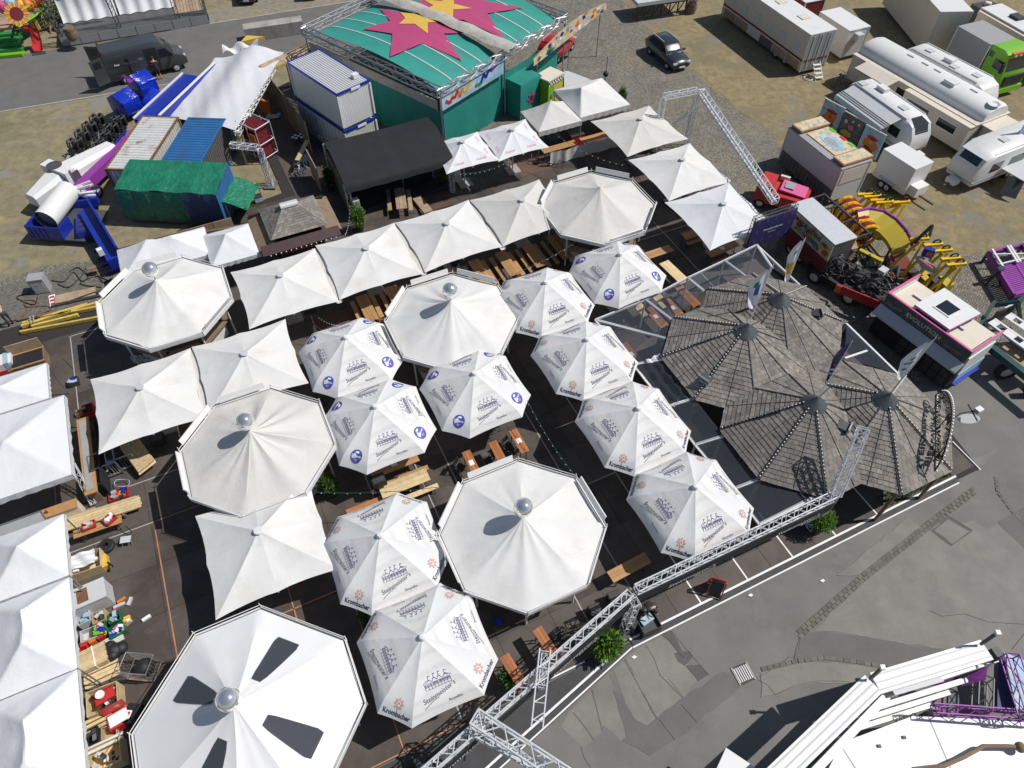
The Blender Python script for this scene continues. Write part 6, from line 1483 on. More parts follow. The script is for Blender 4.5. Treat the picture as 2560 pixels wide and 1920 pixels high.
# == CHILDREN'S FLOWER RIDE
fr_ = root("flower_ride", "bright green children's ride with a big sunflower, steps and coloured cars", "ride", W(0, 0, 0, 490, 0), R(10))
def Lr(x, y, z): return W(0, 0, x, y, z) - W(0, 0, 0, 490, 0)
fr_.rotation_euler[2] = 0
for k in range(5):
    z = .25 + .22 * k; yk = 490 - 45 * k
    a, b = Lr(-300, yk + 20, z), Lr(188 - 8 * k, yk - 25, z); SB([a, b, b + Vector((0, .55, 0)), a + Vector((0, .55, 0))], .2).build("step", "lime" if k == 0 else "green", fr_)
a, b = Lr(-300, 270, 1.35), Lr(150, 230, 1.35); SB([a, b, b + Vector((.2, 2.2, 0)), a + Vector((0, 2.2, 0))], .2).build("platform", "ply", fr_)
PH([Lr(-200, 230, 2.0), Lr(120, 210, 2.0)], .05, 6).build("rail", "magenta", fr_)
c = Lr(145, 120, 3.0); m = MB()
nrm = Vector((.25, -.75, .6)).normalized(); ex = nrm.cross(Vector((0, 0, 1))).normalized(); ey = ex.cross(nrm)
for k in range(26):
    a = 2 * math.pi * k / 26; d1 = ex * math.cos(a) + ey * math.sin(a); s_ = ex * -math.sin(a) + ey * math.cos(a)
    MB().add([c + d1 * .42, c + d1 * .7 + s_ * .13 + nrm * .04, c + d1 * .95, c + d1 * .7 - s_ * .13 + nrm * .04], [(0, 1, 2, 3)]).build("petal", "sun_yellow" if k % 2 else "orange", fr_)
m.add([c + nrm * .05 + (ex * math.cos(2 * math.pi * k / 20) + ey * math.sin(2 * math.pi * k / 20)) * .5 for k in range(20)], [tuple(range(20))]); m.build("flower_centre", "dark_red", fr_)
TU(Lr(100, 330, 0), c - nrm * .1, .10, 8).build("flower_stem", "ply_dark", fr_)
ring = [Lr(x, y, 1.6) for x, y in ((160, 235), (220, 190), (300, 140), (370, 80), (390, 20), (380, -60))]
PH(ring, .09, 6).build("rim", "lime", fr_); PH([p + Vector((-.6, .6, .5)) for p in ring], .12, 6).build("rim", "lime", fr_)
m = MB(); m.add(ring + [p + Vector((-.7, .7, .05)) for p in ring], [(i, i + 1, i + 7, i + 6) for i in range(5)]); m.build("walkway", "ply", fr_)
rr = random.Random(6)
for k, (x, y, mm_) in enumerate(((190, 60, "sun_yellow"), (240, 50, "orange"), (285, 20, "orange"), (330, 10, "red"), (90, 30, "mural_blue"), (30, 20, "mural_blue"), (15, 60, "magenta"), (60, -10, "blue"), (250, -20, "lime"))):
    p = Lr(x, y, 2.0); mb = MB(); mb.ball(p, .45, 12, 8, 1.2); mb.build("ride_car", mm_, fr_, smooth=True)
for x, y in ((270, 190), (315, 200)):
    p = Lr(x, y, .9); BX(p.x, p.y, .9, .22, .3, 1.0, .4).build("cutout_figure", "sun_yellow", fr_)
sl = MB(); pts = [Lr(200, 250, 1.7), Lr(265, 265, 1.5), Lr(310, 310, 1.0), Lr(330, 380, .45), Lr(335, 440, .15)]
prof = [(-.38, .28), (-.34, .02), (0, -.04), (.34, .02), (.38, .28)]; rings = []
for i, p in enumerate(pts):
    d = (pts[min(i + 1, 4)] - pts[max(i - 1, 0)]); d.z = 0; d.normalize(); n = Vector((-d.y, d.x, 0)); rings.append([p + n * a + Vector((0, 0, b)) for a, b in prof])
sl.loft(rings, cap=False, closed=False); sl.build("slide", "red", fr_, smooth=True)
tag(SB([W(0, 0, 275, 478, .05), W(0, 0, 395, 460, .05), W(0, 0, 395, 440, .05), W(0, 0, 280, 455, .05)], .04).build("landing_mat", "char"), "dark rubber landing mat at the foot of the red slide", "mat")
# == SHOWMEN'S TRAILERS, CARAVANS AND TRUCKS ON THE DRY LAWN
def yspan(w): return (0.0, w) if w > 0 else (w, 0.0)
def boxtrailer(label, corners, z, L=None, body="white_paint", roof="white_paint", zb=.55, cat="trailer", name="box_trailer", wheels=(), group=None):
    lo, rz, L0, w_ = rf3(*corners, z); t = root(name, label, cat, lo, rz, group); L = L or L0; y0, y1 = yspan(w_)
    B2(0, L, y0, y1, zb, z - .06).build("body", body, t); B2(-.04, L + .04, y0 - .04, y1 + .04, z - .06, z).build("roof", roof, t)
    for x in (0, L):
        for y in (y0, y1): BX(x, y, (zb + z) / 2 - .05, .08, .08, z - zb - .1).build("corner_trim", "alu", t)
    for x in wheels:
        for y in (y0 + .15, y1 - .15): wheel(t, x, y, .42, .28)
    B2(.2, L - .2, y0 + .4, y1 - .4, .35, zb).build("chassis", "steel_dark", t)
    return t, L, y0, y1
# long living trailer with red stripe
t, L, y0, y1 = boxtrailer("long pale living trailer with a dark red stripe and grey rear doors", ((3, 0, 375, 300), (3, 0, 20, 55), (3, 0, 595, 250)), 3.3, 11.0, "beige", "white_paint", .35, wheels=(2.0, 3.2))
yl, yr = (y1, y0) if True else (y0, y1)
side_y = y1 + .012 if abs(y1) < .01 else y0 - .012
B2(0, L, side_y - .01, side_y + .01, 1.15, 1.3).build("stripe", "dark_red", t)
for k in range(6):
    x = .3 + 1.75 * k; B2(x, x + 1.65, side_y - .012, side_y + .012, .36, 1.0).build("skirt_panel", ["pink", "ply", "cont_grey", "beige"][k % 4] if k % 4 != 0 else "ply", t)
    B2(x + .5, x + 1.2, side_y - .02, side_y + .02, 1.55, 2.3).build("window", "grey_light", t)
for k in range(3):
    wy = (y1 - y0) / 3; B2(-.05, -.012, y0 + k * wy + .05, y0 + (k + 1) * wy - .05, .6, 3.15).build("rear_door", "grey", t)
    TU((-.07, y0 + (k + .5) * wy, .65), (-.07, y0 + (k + .5) * wy, 3.1), .022, 5).build("door_bar", "white_metal", t)
B2(-.065, -.055, y0 + .06, y1 - .06, 1.15, 1.28).build("stripe", "dark_red", t)
for x, s_ in ((2.2, .8), (5.2, .7)): B2(x, x + s_, y0 + .7, y0 + 1.5, 3.3, 3.36).build("roof_hatch", "cream", t)
B2(7.6, 8.5, y0 + .6, y0 + 1.4, 3.3, 3.55).build("air_unit", "white_paint", t)
sp = root("trailer_steps", "white folding steps below the living trailer's rear doors", "steps", W(3, 0, 435, 690, 0), R(15))
for k in range(4): BX(0, .25 * k, .2 + .22 * k, .6, .22, .04).build("tread", "white_metal", sp)
for s_ in (-.32, .32): BR((s_, -.15, 0), (s_, .9, 1.0), .04).build("stringer", "white_metal", sp)
tag(MB().lathe([(.34, 0), (.42, .05), (.34, .1), (.24, .05), (.34, 0)], 20).build("cable_coil", "grey", loc=W(3, 0, 345, 680, 0)), "coiled grey hose on the grass by the white steps", "hose")
boxtrailer("striped red and white showman's truck body behind the living trailer", ((3, 0, 330, 20), (3, 0, 200, -70), (3, 0, 520, 0)), 2.4, 5, "dark_red", "white_paint")
# small white box trailer
t, L, y0, y1 = boxtrailer("small white box trailer with an air unit beside the living trailer", ((3, 0, 710, 265), (3, 0, 455, 100), (3, 0, 878, 220)), 2.5, None, "white_paint", "white_paint", .3)
B2(-.5, 0, (y0 + y1) / 2 - .2, (y0 + y1) / 2 + .4, 1.7, 2.2).build("air_unit", "grey_light", t); B2(-.06, -.01, y0 + .2, y1 - .2, .4, 1.5).build("lower_panel", "grey_light", t)
# big box
t, L, y0, y1 = boxtrailer("tall plain white box trailer casting a wide dark shadow", ((3, 0, 1495, 100), (3, 0, 1395, -10), (3, 0, 1755, 75)), 3.6, 9.0, "cream", "white_paint", .3)
for k in range(5): BX(.8 + k * 1.6, y0 - .02 if y0 < -.1 else y1 + .02, 2.6, .05, .05, .2).build("marker_light", "rust", t)
B2(-.05, -.01, y0 + .1, y0 + 1.2, .5, 3.2).build("rear_door", "cream", t)
lad = MB(); 
# motorhome
t, L, y0, y1 = boxtrailer("motorhome with black and white roof and folded awning behind the green truck", ((3, 0, 1850, 65), (3, 0, 2300, 320), (3, 0, 2000, 20)), 2.9, 7.5, "cream", "white_paint", .4, "motorhome", "motorhome", (1.2, 5.8))
B2(-1.1, 0, y0 + .05, y1 - .05, .5, 2.75).build("nose", "char", t); MB().lathe([(.001, .3), (.25, .25), (.28, 0)], 14, (-.4, (y0 + y1) / 2, 2.75)).build("dome", "cream", t, smooth=True)
B2(2.0, 2.9, y0 + .8, y0 + 1.6, 2.9, 3.1).build("roof_hatch", "char", t); B2(.1, 5.5, y0 - .35, y0 - .02, 2.5, 2.75).build("awning_roll", "cream", t); B2(.3, .9, y0 - .02, y0 + .01, 1.2, 2.0).build("window", "glass", t)
# green truck
t, L, y0, y1 = boxtrailer("bright green truck with a weathered grey box body", ((3, 0, 1930, 385), (3, 0, 1650, 225), (3, 0, 2130, 325)), 3.3, None, "grey", "grey", .9, "truck", "green_truck", (1.2, 3.0))
cl = 2.2; yc = (y0 + y1) / 2
prof = [(-.1, .6), (-.1, 3.35), (-1.2, 3.4), (-1.75, 3.15), (-2.0, 2.1), (-2.15, 1.2), (-2.15, .45), (-1.0, .45)]
profile_body(t, "cab", prof, y0 - .02, y1 + .02, "lime", .08)
PY([(-1.80, y0 + .12, 3.0), (-1.80, y1 - .12, 3.0), (-2.03, y1 - .12, 2.1), (-2.03, y0 + .12, 2.1)]).build("windscreen", "glass", t)
for yy in (y0 - .03, y1 + .03): B2(-1.7, -.9, yy - .012, yy + .012, 2.0, 2.7).build("side_window", "glass", t); B2(-.6, -.25, yy - .012, yy + .012, 2.6, 3.0).build("side_window", "glass", t); wheel(t, -1.0, yy + (.18 if yy < yc else -.18), .5, .3)
B2(-2.24, -2.1, y0 + .25, y1 - .25, 1.0, 1.75).build("grille", "black", t); B2(-2.3, -2.1, y0, y1, .45, .85).build("bumper", "lime", t); B2(-1.95, -1.7, y0 + .2, y1 - .2, 3.3, 3.42).build("sun_visor", "orange", t)
for k in range(4): MB().ball((-1.95, y0 + .5 + k * .5, 3.2), .09, 8, 6).build("roof_lamp", "chrome", t, smooth=True)
for yy in (y0 - .2, y1 + .2): B2(-1.95, -1.75, yy - .1, yy + .1, 2.0, 2.7).build("mirror", "black", t)
# caravans
def caravan(label, a, c, b, z, L=None, front="low", win=True, stripes=False, hatch=((.3, .5), (.65, .4)), group="white caravans", name="caravan"):
    lo, rz, L0, w_ = rf3(a, c, b, z); t = root(name, label, "caravan", lo, rz, group); L = L or L0; y0, y1 = yspan(w_)
    prof = [(.15, .45), (-.05, 1.0), (.0, 1.9), (.25, z - .15), (.55, z - .02), (L - .9, z), (L - .25, z - .25), (L + .15, z - .95), (L + .22, 1.0), (L, .5)]
    profile_body(t, "body", prof, y0, y1, "white_paint", .12)
    B2(-.03, L + .15, y0 - .012, y1 + .012, .78, .86).build("trim", "grey", t)
    if win:
        PY([(L + .12, y0 + .35, z - .92), (L + .12, y1 - .35, z - .92), (L - .22, y1 - .4, z - .25), (L - .22, y0 + .4, z - .25)]).build("front_window", "glass", t)
        q = [(L - .18, y0 + .3, z - .22), (L - .18, y1 - .3, z - .22), (L - .85, y1 - .42, z + .015), (L - .85, y0 + .42, z + .015)]
    for yy in (y0 - .008, y1 + .008):
        for f0, f1 in ((.12, .28), (.42, .62), (.72, .86)): B2(L * f0, L * f1, yy - .012, yy + .012, 1.3, 1.95).build("side_window", "glass", t)
        wheel(t, L * .5, yy + (.14 if yy < (y0 + y1) / 2 else -.14), .33, .2)
    for f, g in hatch: B2(L * f - .3, L * f + .3, y0 + (y1 - y0) * g - .25, y0 + (y1 - y0) * g + .25, z - .02, z + .07).build("roof_hatch", "grey_light", t)
    for yy in (y0 + .12, y1 - .12): BR((.5, yy, z + .02), (L - .9, yy, z + .03), .05).build("awning_rail", "alu", t)
    BR((L + .1, (y0 + y1) / 2, .45), (L + 1.3, (y0 + y1) / 2, .42), .1).build("tow_bar", "steel_dark", t); B2(L + .25, L + .8, (y0 + y1) / 2 - .35, (y0 + y1) / 2 + .35, .42, .75).build("gas_box", "white_paint", t)
    return t, L, y0, y1
t, L, y0, y1 = caravan("modern white caravan parked behind the old cream one", (3, 0, 1190, 395), (3, 0, 1890, 770), (3, 0, 1345, 345), 2.7, hatch=((.2, .5), (.45, .55), (.55, .3), (.78, .5)), win=False)
B2(L * .4, L * .5, (y0 + y1) / 2 - .3, (y0 + y1) / 2 + .3, 2.7, 2.95).build("air_unit", "white_paint", t)
t, L, y0, y1 = caravan("white caravan with dark panoramic front window and a striped awning", (3, 0, 700, 692), (3, 0, 1150, 1010), (3, 0, 892, 655), 2.7, 6.6, hatch=((.12, .3), (.68, .5)))
PY([(L - .19, y0 + .3, 2.47), (L - .19, y1 - .3, 2.47), (L - .88, y1 - .5, 2.72), (L - .88, y0 + .5, 2.72)]).build("skylight", "glass", t)
B2(L * .25, L * .37, y0 + 1.0, y0 + 1.5, 2.7, 2.95).build("air_unit", "white_paint", t)
aw_ = MB(); aw_.grid(lambda f, g: (.6 + 4.8 * f, -.05 - 1.5 * g, 2.62 - .42 * g - (.25 * max(0, g - .93) / .07)), 20, 14); aw_.build("awning", "grey_light", t)
for k in range(3): aw_ = MB(); yy = -.9 - .16 * k; aw_.b2(.6, 5.4, yy - .03, yy + .03, 2.66 + .28 * yy, 2.66 + .28 * yy + .012); aw_.build("awning_stripe", "grey", t)
for x in (.7, 5.3): TU((x, -1.5, 0), (x, -1.5, 2.2), .03, 5).build("awning_pole", "alu", t)
t, L, y0, y1 = caravan("white caravan with a large blue-tinted front window facing the lawn", (3, 0, 2330, 985), (3, 0, 1660, 1235), (3, 0, 2500, 1150), 2.6, None, hatch=((.35, .5), (.62, .5)))
# old cream showman's caravan with rounded roof
lo, rz, L, w_ = rf3((3, 0, 800, 410), (3, 0, 1870, 1020), (3, 0, 1030, 345), 2.7)
oc = root("showman_caravan", "long old cream caravan with a silver-white barrel roof and clerestory ledges", "caravan", lo, rz); y0, y1 = yspan(w_); ym = (y0 + y1) / 2; hw = (y1 - y0) / 2
B2(0, L, y0 - .5, y1 + .15, .5, 2.25).build("body", "cream", oc); B2(-.05, L + .05, y0 - .55, y1 + .2, 2.25, 2.33).build("ledge", "cream", oc)
n = 12; rings = []
for x, k in ((-.05, .9), (.15, 1.0), (L - .3, 1.0), (L - .02, .9)):
    rings.append([(x, ym + hw * k * math.cos(math.pi * i / n), 2.33 + .85 * k * math.sin(math.pi * i / n) ** .8) for i in range(n + 1)])
MB().loft(rings).build("barrel_roof", "white_metal", oc, smooth=45)
for f in (.3, .42, .52, .66, .8): B2(L * f - .3, L * f + .3, ym - .06, ym + .06, 3.16, 3.22).build("roof_vent", "grey", oc)
B2(L * .62, L * .70, ym - .7, ym - .1, 3.0, 3.3).build("air_unit", "white_paint", oc)
for f0, f1 in ((.40, .62), (.72, .86), (.08, .2)): B2(L * f0, L * f1, y0 - .53, y0 - .49, 1.3, 2.0).build("window", "cream", oc); B2(L * f0 + .1, L * f1 - .1, y0 - .545, y0 - .52, 1.4, 1.9).build("pane", "glass", oc)
SB([(L * .12, y0 - .5, 2.35), (L * .40, y0 - .5, 2.35), (L * .40, y0 - 1.7, 2.15), (L * .12, y0 - 1.7, 2.15)], .06).build("awning", "beige", oc)
B2(L * .5, L, y0 - 1.05, y0 - .56, .5, 2.2).build("bay", "cream", oc); B2(L * .5 - .05, L + .05, y0 - 1.1, y0 - .5, 2.2, 2.28).build("bay_roof", "cream", oc)
for x in (L * .55, L * .6): wheel(oc, x, y0 - .9, .42, .26)
for f0, f1 in ((.53, .72), (.78, .93)): B2(L * f0, L * f1, y0 - 1.08, y0 - 1.03, 1.2, 1.95).build("window", "white_paint", oc); B2(L * f0 + .1, L * f1 - .1, y0 - 1.1, y0 - 1.07, 1.3, 1.85).build("pane", "glass", oc)
MB().lathe([(.001, -.1), (.25, -.04), (.42, .05)], 16, (0, 0, 0)).build("satellite_dish", "grey_light", oc, smooth=True, loc=(L - .4, ym - .3, 3.2)); B2(L, L + 1.6, y0 + .1, y1 - .1, 2.1, 2.2).build("porch_roof", "cream", oc)
B2(L + .1, L + 1.5, y0 + .2, y1 - .2, .4, 2.1).build("porch", "beige", oc)
# painted food boards in front of the awning caravan
def mural(label, p0, p1, zb, zt, m_, blobs, seed, name="painted_board"):
    a, b = W(*p0, zb), W(*p1, zb); lo, rz, L = frame(a, b); t = root(name, label, "sign", lo, rz)
    B2(0, L, -.03, .03, zb, zt).build("board", m_, t); B2(-.03, L + .03, -.04, .04, zt, zt + .05).build("top_edge", "alu", t); rr = random.Random(seed)
    for m2, fx, fz, rx, rz2 in blobs:
        PY([(L * fx + L * rx * math.cos(k * .7) * rr.uniform(.7, 1.1), -.045, zb + (zt - zb) * (fz + rz2 * math.sin(k * .7) * rr.uniform(.7, 1.1))) for k in range(9)]).build("painted_shape", m2, t)
    for x in (.1, L - .1): BR((x, .1, 0), (x, .05, zt), .05).build("prop", "steel", t)
    return t
orange_dish = [("orange", .5, .45, .38, .28), ("rust", .48, .2, .3, .16), ("red", .5, .68, .28, .08), ("grey_light", .52, .5, .1, .1)]
mural("food board painted with an orange dish on blue, beside the awning's far end", (3, 0, 420, 1060), (3, 0, 585, 1150), .1, 2.0, "mural_blue", orange_dish, 1)
mural("food board painted with an orange dish on blue, beside the white cargo trailer", (3, 0, 760, 1290), (3, 0, 925, 1385), .1, 2.0, "mural_blue", orange_dish, 2)
mural("dark painted menu board under the striped awning", (3, 0, 590, 1160), (3, 0, 760, 1260), .1, 1.9, "mural_dark", [("ochre", .4, .25, .3, .15), ("pink", .5, .55, .14, .12), ("grey_light", .2, .7, .08, .08), ("grey_light", .5, .8, .07, .06), ("grey_light", .8, .8, .07, .06)], 3)
mural("tall red and blue painted board at the edge of the caravans", (3, 0, 1990, 1440), (3, 0, 2330, 1380), .1, 4.2, "mural_blue", [("rust", .4, .3, .3, .2), ("red", .6, .6, .3, .15), ("rust", .5, .8, .3, .1), ("orange", .3, .5, .15, .08)], 4)
# grey food stall trailer with painted roof panels
t, L, y0, y1 = boxtrailer("grey food stall trailer with painted panels folded on its roof", ((3, 0, 645, 1462), (3, 0, 185, 1097), (3, 0, 905, 1385)), 2.9, None, "grey_light", "grey", .45, "food stall", "food_stall", (L * .3,))
ys = y1 if abs(y1) < .01 else y0
if abs(y1) < .01: sd_ = 1
else: sd_ = -1
for k in range(14): B2(.1 + k * (L - .2) / 14 + .02, .1 + (k + 1) * (L - .2) / 14 - .02, ys + sd_ * .02, ys + sd_ * .05, .3, 1.25).build("skirt_slat", "cont_grey", t)
B2(-.03, 0.0, y0 + .2, y1 - .2, 1.7, 2.7).build("hatch", "beige", t); B2(-.02, .1, ys - sd_ * .01, ys + sd_ * .02, .6, 2.6).build("painted_trim", "orange", t)
B2(L * .25, L * .78, y0 + .15, y1 - .5, 2.9, 2.96).build("painted_panel", "mural_sand", t)
PY([(L * .5 + 1.0 * math.cos(k * .6) * (1 + .2 * math.sin(3 * k)), (y0 + y1) / 2 - .15 + .55 * math.sin(k * .6), 2.97) for k in range(10)]).build("painted_shape", "mural_blue", t)
PY([(L * .5 + .55 * math.cos(k * .8) * (1 + .3 * math.sin(2 * k)), (y0 + y1) / 2 - .1 + .3 * math.sin(k * .8), 2.975) for k in range(8)]).build("painted_shape", "grey", t)
for f in (.02, .80): B2(L * f, L * f + L * .19, y0 - .1, y1 - .1, 3.0, 3.12).build("folded_panel", "wood", t); B2(L * f + .06, L * f + L * .19 - .06, y0 - .04, y1 - .16, 3.12, 3.135).build("painted_panel", "mural_sand", t)
for x, m_ in ((L * .3, "lime"), (L * .45, "red"), (L * .65, "lime")): B2(x, x + .5, (y0 if sd_ > 0 else y1 - .25), (y0 + .25 if sd_ > 0 else y1), 2.9, 2.98).build("roof_light", m_, t)
# white cargo trailer
lo, rz, L, w_ = rf3((3, 0, 1280, 1465), (3, 0, 1000, 1285), (3, 0, 1462, 1415), 2.35)
ct = root("cargo_trailer", "small white cargo trailer on twin axles beside the yellow ride arms", "trailer", lo, rz); y0, y1 = yspan(w_)
B2(0, L, y0, y1, .4, 2.35).build("body", "white_paint", ct); B2(-.6, 0, y0 + .3, y1 - .3, .45, 1.1).build("nose_box", "white_paint", ct); BR((-.6, (y0 + y1) / 2, .45), (-1.7, (y0 + y1) / 2, .45), .1).build("tow_bar", "steel_dark", ct)
for x in (L * .45, L * .62):
    for yy in (y0 - .1, y1 + .1): wheel(ct, x, yy, .3, .2)
for yy in (y0 - .12, y1 + .12): B2(L * .30, L * .77, yy - .14, yy + .14, .66, .72).build("mudguard", "grey_light", ct)
sb_ = root("snack_stand", "grey folding stand with a dark flap at the right edge of the lawn", "stand", W(3, 0, 2050, 1640, 0), R(20))
BX(.9, .2, 1.3, 2.6, 1.6, .06, .2).build("table_top", "grey_light", sb_); BR((-.3, -.4, 1.3), (-.9, -.9, .3), 1.0, .05).build("flap", "char", sb_)
for x, y in ((-.2, -.5), (1.9, -.5), (-.2, .9), (1.9, .9)): TU((x, y, 0), (x, y, 1.3), .04, 5).build("leg", "steel", sb_)
# black frame trailer and flower barrel at the top
bf_lo, bf_rz, bf_L, bf_w = rf3((2, 0, 1090, 30), (2, 0, 1500, -30), (2, 0, 1000, -60), 1.6)
bf = root("lattice_trailer", "black lattice-sided trailer with a pale top", "trailer", bf_lo, bf_rz)
B2(0, bf_L + .3, 0, 2.4, 1.3, 1.6).build("top", "grey_light", bf)
for z in (.35, 1.2): B2(0, bf_L + .3, -.04, .04, z, z + .1).build("rail", "black", bf)
for k in range(7): x = k * (bf_L + .2) / 6; BR((x, 0, .3), (x, 0, 1.3), .09).build("post", "black", bf); BR((x, 0, .35), (x + .6, 0, 1.25), .07).build("brace", "black", bf)
fb_ = root("flower_barrel", "wooden barrel planted with pink flowers", "planter", W(2, 0, 1540, 110, 0), 0)
MB().lathe([(.001, .02), (.42, .02), (.52, .45), (.45, .85), (.40, .85), (.40, .75), (.001, .75)], 16).build("barrel", "ply_dark", fb_, smooth=40); m = MB(); leaves(m, (0, 0, 1.0), .42, 120, .1, random.Random(1), .6); m.build("foliage", "foliage", fb_); m = MB(); leaves(m, (0, 0, 1.15), .42, 90, .09, random.Random(2), .5, 1.0); m.build("blossom", "pink", fb_)
bk = root("bicycle", "dark bicycle leaning in the shade beside the cream caravan", "bicycle", W(3, 0, 600, 740, 0), R(35))
for x in (-.5, .5):
    q = MB(); pts = [(x + .33 * math.cos(a), 0, .34 + .33 * math.sin(a)) for a in [k * math.pi / 9 for k in range(19)]]; q.path(pts, .02, 4); q.build("wheel", "tyre", bk)
for a, b in (((-.5, 0, .34), (-.15, 0, .85)), ((-.15, 0, .85), (.35, 0, .8)), ((-.1, 0, .35), (.35, 0, .8)), ((-.1, 0, .35), (-.15, 0, .95)), ((.35, 0, .8), (.5, 0, .34)), ((.35, 0, .8), (.33, 0, 1.0))): TU(a, b, .02, 5).build("frame_tube", "char", bk)
BX(-.16, 0, .97, .26, .14, .06).build("saddle", "black", bk); TU((.3, -.28, 1.02), (.3, .28, 1.02), .015, 5).build("handlebar", "black", bk)

# == RIDE TRANSPORT BETWEEN PAVILION AND LAWN
rv = root("red_ride_truck", "red ride vehicle with a grey flap beneath the long truss beam", "truck", W(3, 1, 10, 150, 0), R(-28))
B2(-1.2, 2.0, -.2, 1.6, .5, 1.25).build("body", "red", rv); B2(-1.1, -.2, 0, 1.4, 1.25, 1.7).build("cab", "red", rv); SB([(.2, .2, 1.5), (1.8, .2, 1.4), (1.8, 1.4, 1.4), (.2, 1.4, 1.5)], .1).build("flap", "pink", rv); B2(.4, 1.0, .5, 1.2, 1.5, 1.56).build("panel", "grey", rv); B2(-.1, .5, 1.5, 1.7, 1.3, 1.6).build("lamp_box", "cream", rv)
for x in (-.7, 1.5):
    for y in (-.1, 1.5): wheel(rv, x, y, .35, .22)
lo, rz, L, w_ = rf3((3, 1, 580, 452), (3, 1, 200, 105), (3, 1, 760, 378), 3.0)
ev = root("ride_wagon", "ride transport wagon with carnival mural, EVOLUTION lettering and pale steel roof", "wagon", lo, rz); y0, y1 = yspan(w_); ym = (y0 + y1) / 2
ys = y1 if abs(y1) < .01 else y0; sg_ = 1 if abs(y1) < .01 else -1
B2(0, L, y0 + .02, y1 - .02, .9, 2.94).build("body", "cont_grey", ev); B2(-.03, L + .03, y0 - .03, y1 + .03, 2.94, 3.0).build("roof", "alu", ev)
B2(0, L, ys - .02, ys + .02 * sg_ + .02, 1.75, 2.9).build("mural", "mural_sand", ev); B2(0, L, ys - .02, ys + .05, .5, 1.72).build("lower_panel", "dark_red", ev)
rr = random.Random(14)
for k in range(26):
    x, z, r_ = rr.uniform(.2, L - .2), rr.uniform(1.85, 2.8), rr.uniform(.1, .28)
    PY([(x + r_ * math.cos(a), ys + sg_ * .055, z + .6 * r_ * math.sin(a)) for a in (0, 1, 2, 3, 4, 5)]).build("painted_shape", rr.choice(["mural_blue", "teal_light", "red", "sun_yellow", "orange", "mural_dark"]), ev)
dirx = -1 if sg_ > 0 else 1
fpl = plane_fn((L * .55, ys + sg_ * .07, 2.45), (dirx, 0, 0), (0, 0, 1)); w = MB(); lettering(w, "ORRIDE-VIDEUS", L * .62, lambda x, y: fpl(x, y * 1.1), bold=.03); w.build("lettering", "violet_dark", ev)
fpl2 = plane_fn((L * .5, ys + sg_ * .07, 1.95), (dirx, 0, 0), (0, 0, 1)); w = MB(); lettering(w, "EVOLUTION", L * .5, lambda x, y: fpl2(x, y * 1.2), bold=.03); w.build("lettering", "teal_light", ev)
yo = y0 if sg_ > 0 else y1; sg2 = -sg_
for z in (1.0, 2.9): B2(-.1, L + .1, yo + sg2 * .9 - .05, yo + sg2 * .9 + .05, z, z + .1).build("open_frame", "char", ev)
for x in (0, L * .35, L * .7, L): B2(x - .04, x + .04, min(yo, yo + sg2 * .9), max(yo, yo + sg2 * .9), 2.9, 3.0).build("open_frame", "char", ev); BR((x, yo + sg2 * .9, .9), (x, yo + sg2 * .9, 2.9), .08).build("frame_post", "char", ev)
B2(.2, L - .2, yo + sg2 * .1 - .05, yo + sg2 * .85, 1.0, 1.8).build("load", "ply", ev) if sg2 > 0 else B2(.2, L - .2, yo + sg2 * .85, yo - .1, 1.0, 1.8).build("load", "ply", ev)
for x in (.8, 2.0, L - 1): wheel(ev, x, ys - sg_ * .2, .42, .26)
# dark machinery trailer
mt = root("machinery_trailer", "black trailer crammed with ride machinery and a red name board", "trailer", W(3, 1, 800, 900, 0), R(-50))
B2(-3.2, 1.4, -1.2, 1.2, .6, .85).build("bed", "black", mt); rr = random.Random(17)
for k in range(110):
    x, y, z = rr.uniform(-3.0, 1.2), rr.uniform(-1.1, 1.1), rr.uniform(.95, 2.1)
    if k % 3: PH([(x, y, z), (x + rr.uniform(-.5, .5), y + rr.uniform(-.4, .4), z + rr.uniform(-.2, .3)), (x + rr.uniform(-.9, .9), y + rr.uniform(-.4, .4), z + rr.uniform(-.4, .1))], rr.uniform(.025, .09), 7).build("pipe", rr.choice(["black", "char", "steel_dark", "char"]), mt)
    else: BX(x, y, z, rr.uniform(.15, .7), rr.uniform(.08, .25), rr.uniform(.08, .35), rr.uniform(0, 3), .6, .7).build("machine_part", rr.choice(["black", "char", "black", "black", "char", "steel_dark"]), mt)
for k in range(3):
    q = MB(); q.lathe([(.30, 0), (.38, .06), (.30, .12), (.22, .06), (.30, 0)], 14, (-2.8 + k * .3, .3 - .4 * k, 1.9)); q.build("coil", "black", mt)
BR((-.9, -1.9, 1.2), (1.6, -1.25, 1.2), .06, .55).build("name_board", "red", mt); BR((-.9, -1.94, 1.2), (-.6, -1.87, 1.2), .06, .5).build("board_end", "orange", mt)
B2(.2, .6, -.2, .3, 2.1, 2.35).build("plate", "grey_light", mt); BX(-.8, .9, 2.0, 1.4, .25, .2, .1).build("name_plate", "ochre", mt)
for x in (-2.5, -.2):
    for y in (-1.15, 1.15): wheel(mt, x, y, .45, .28)
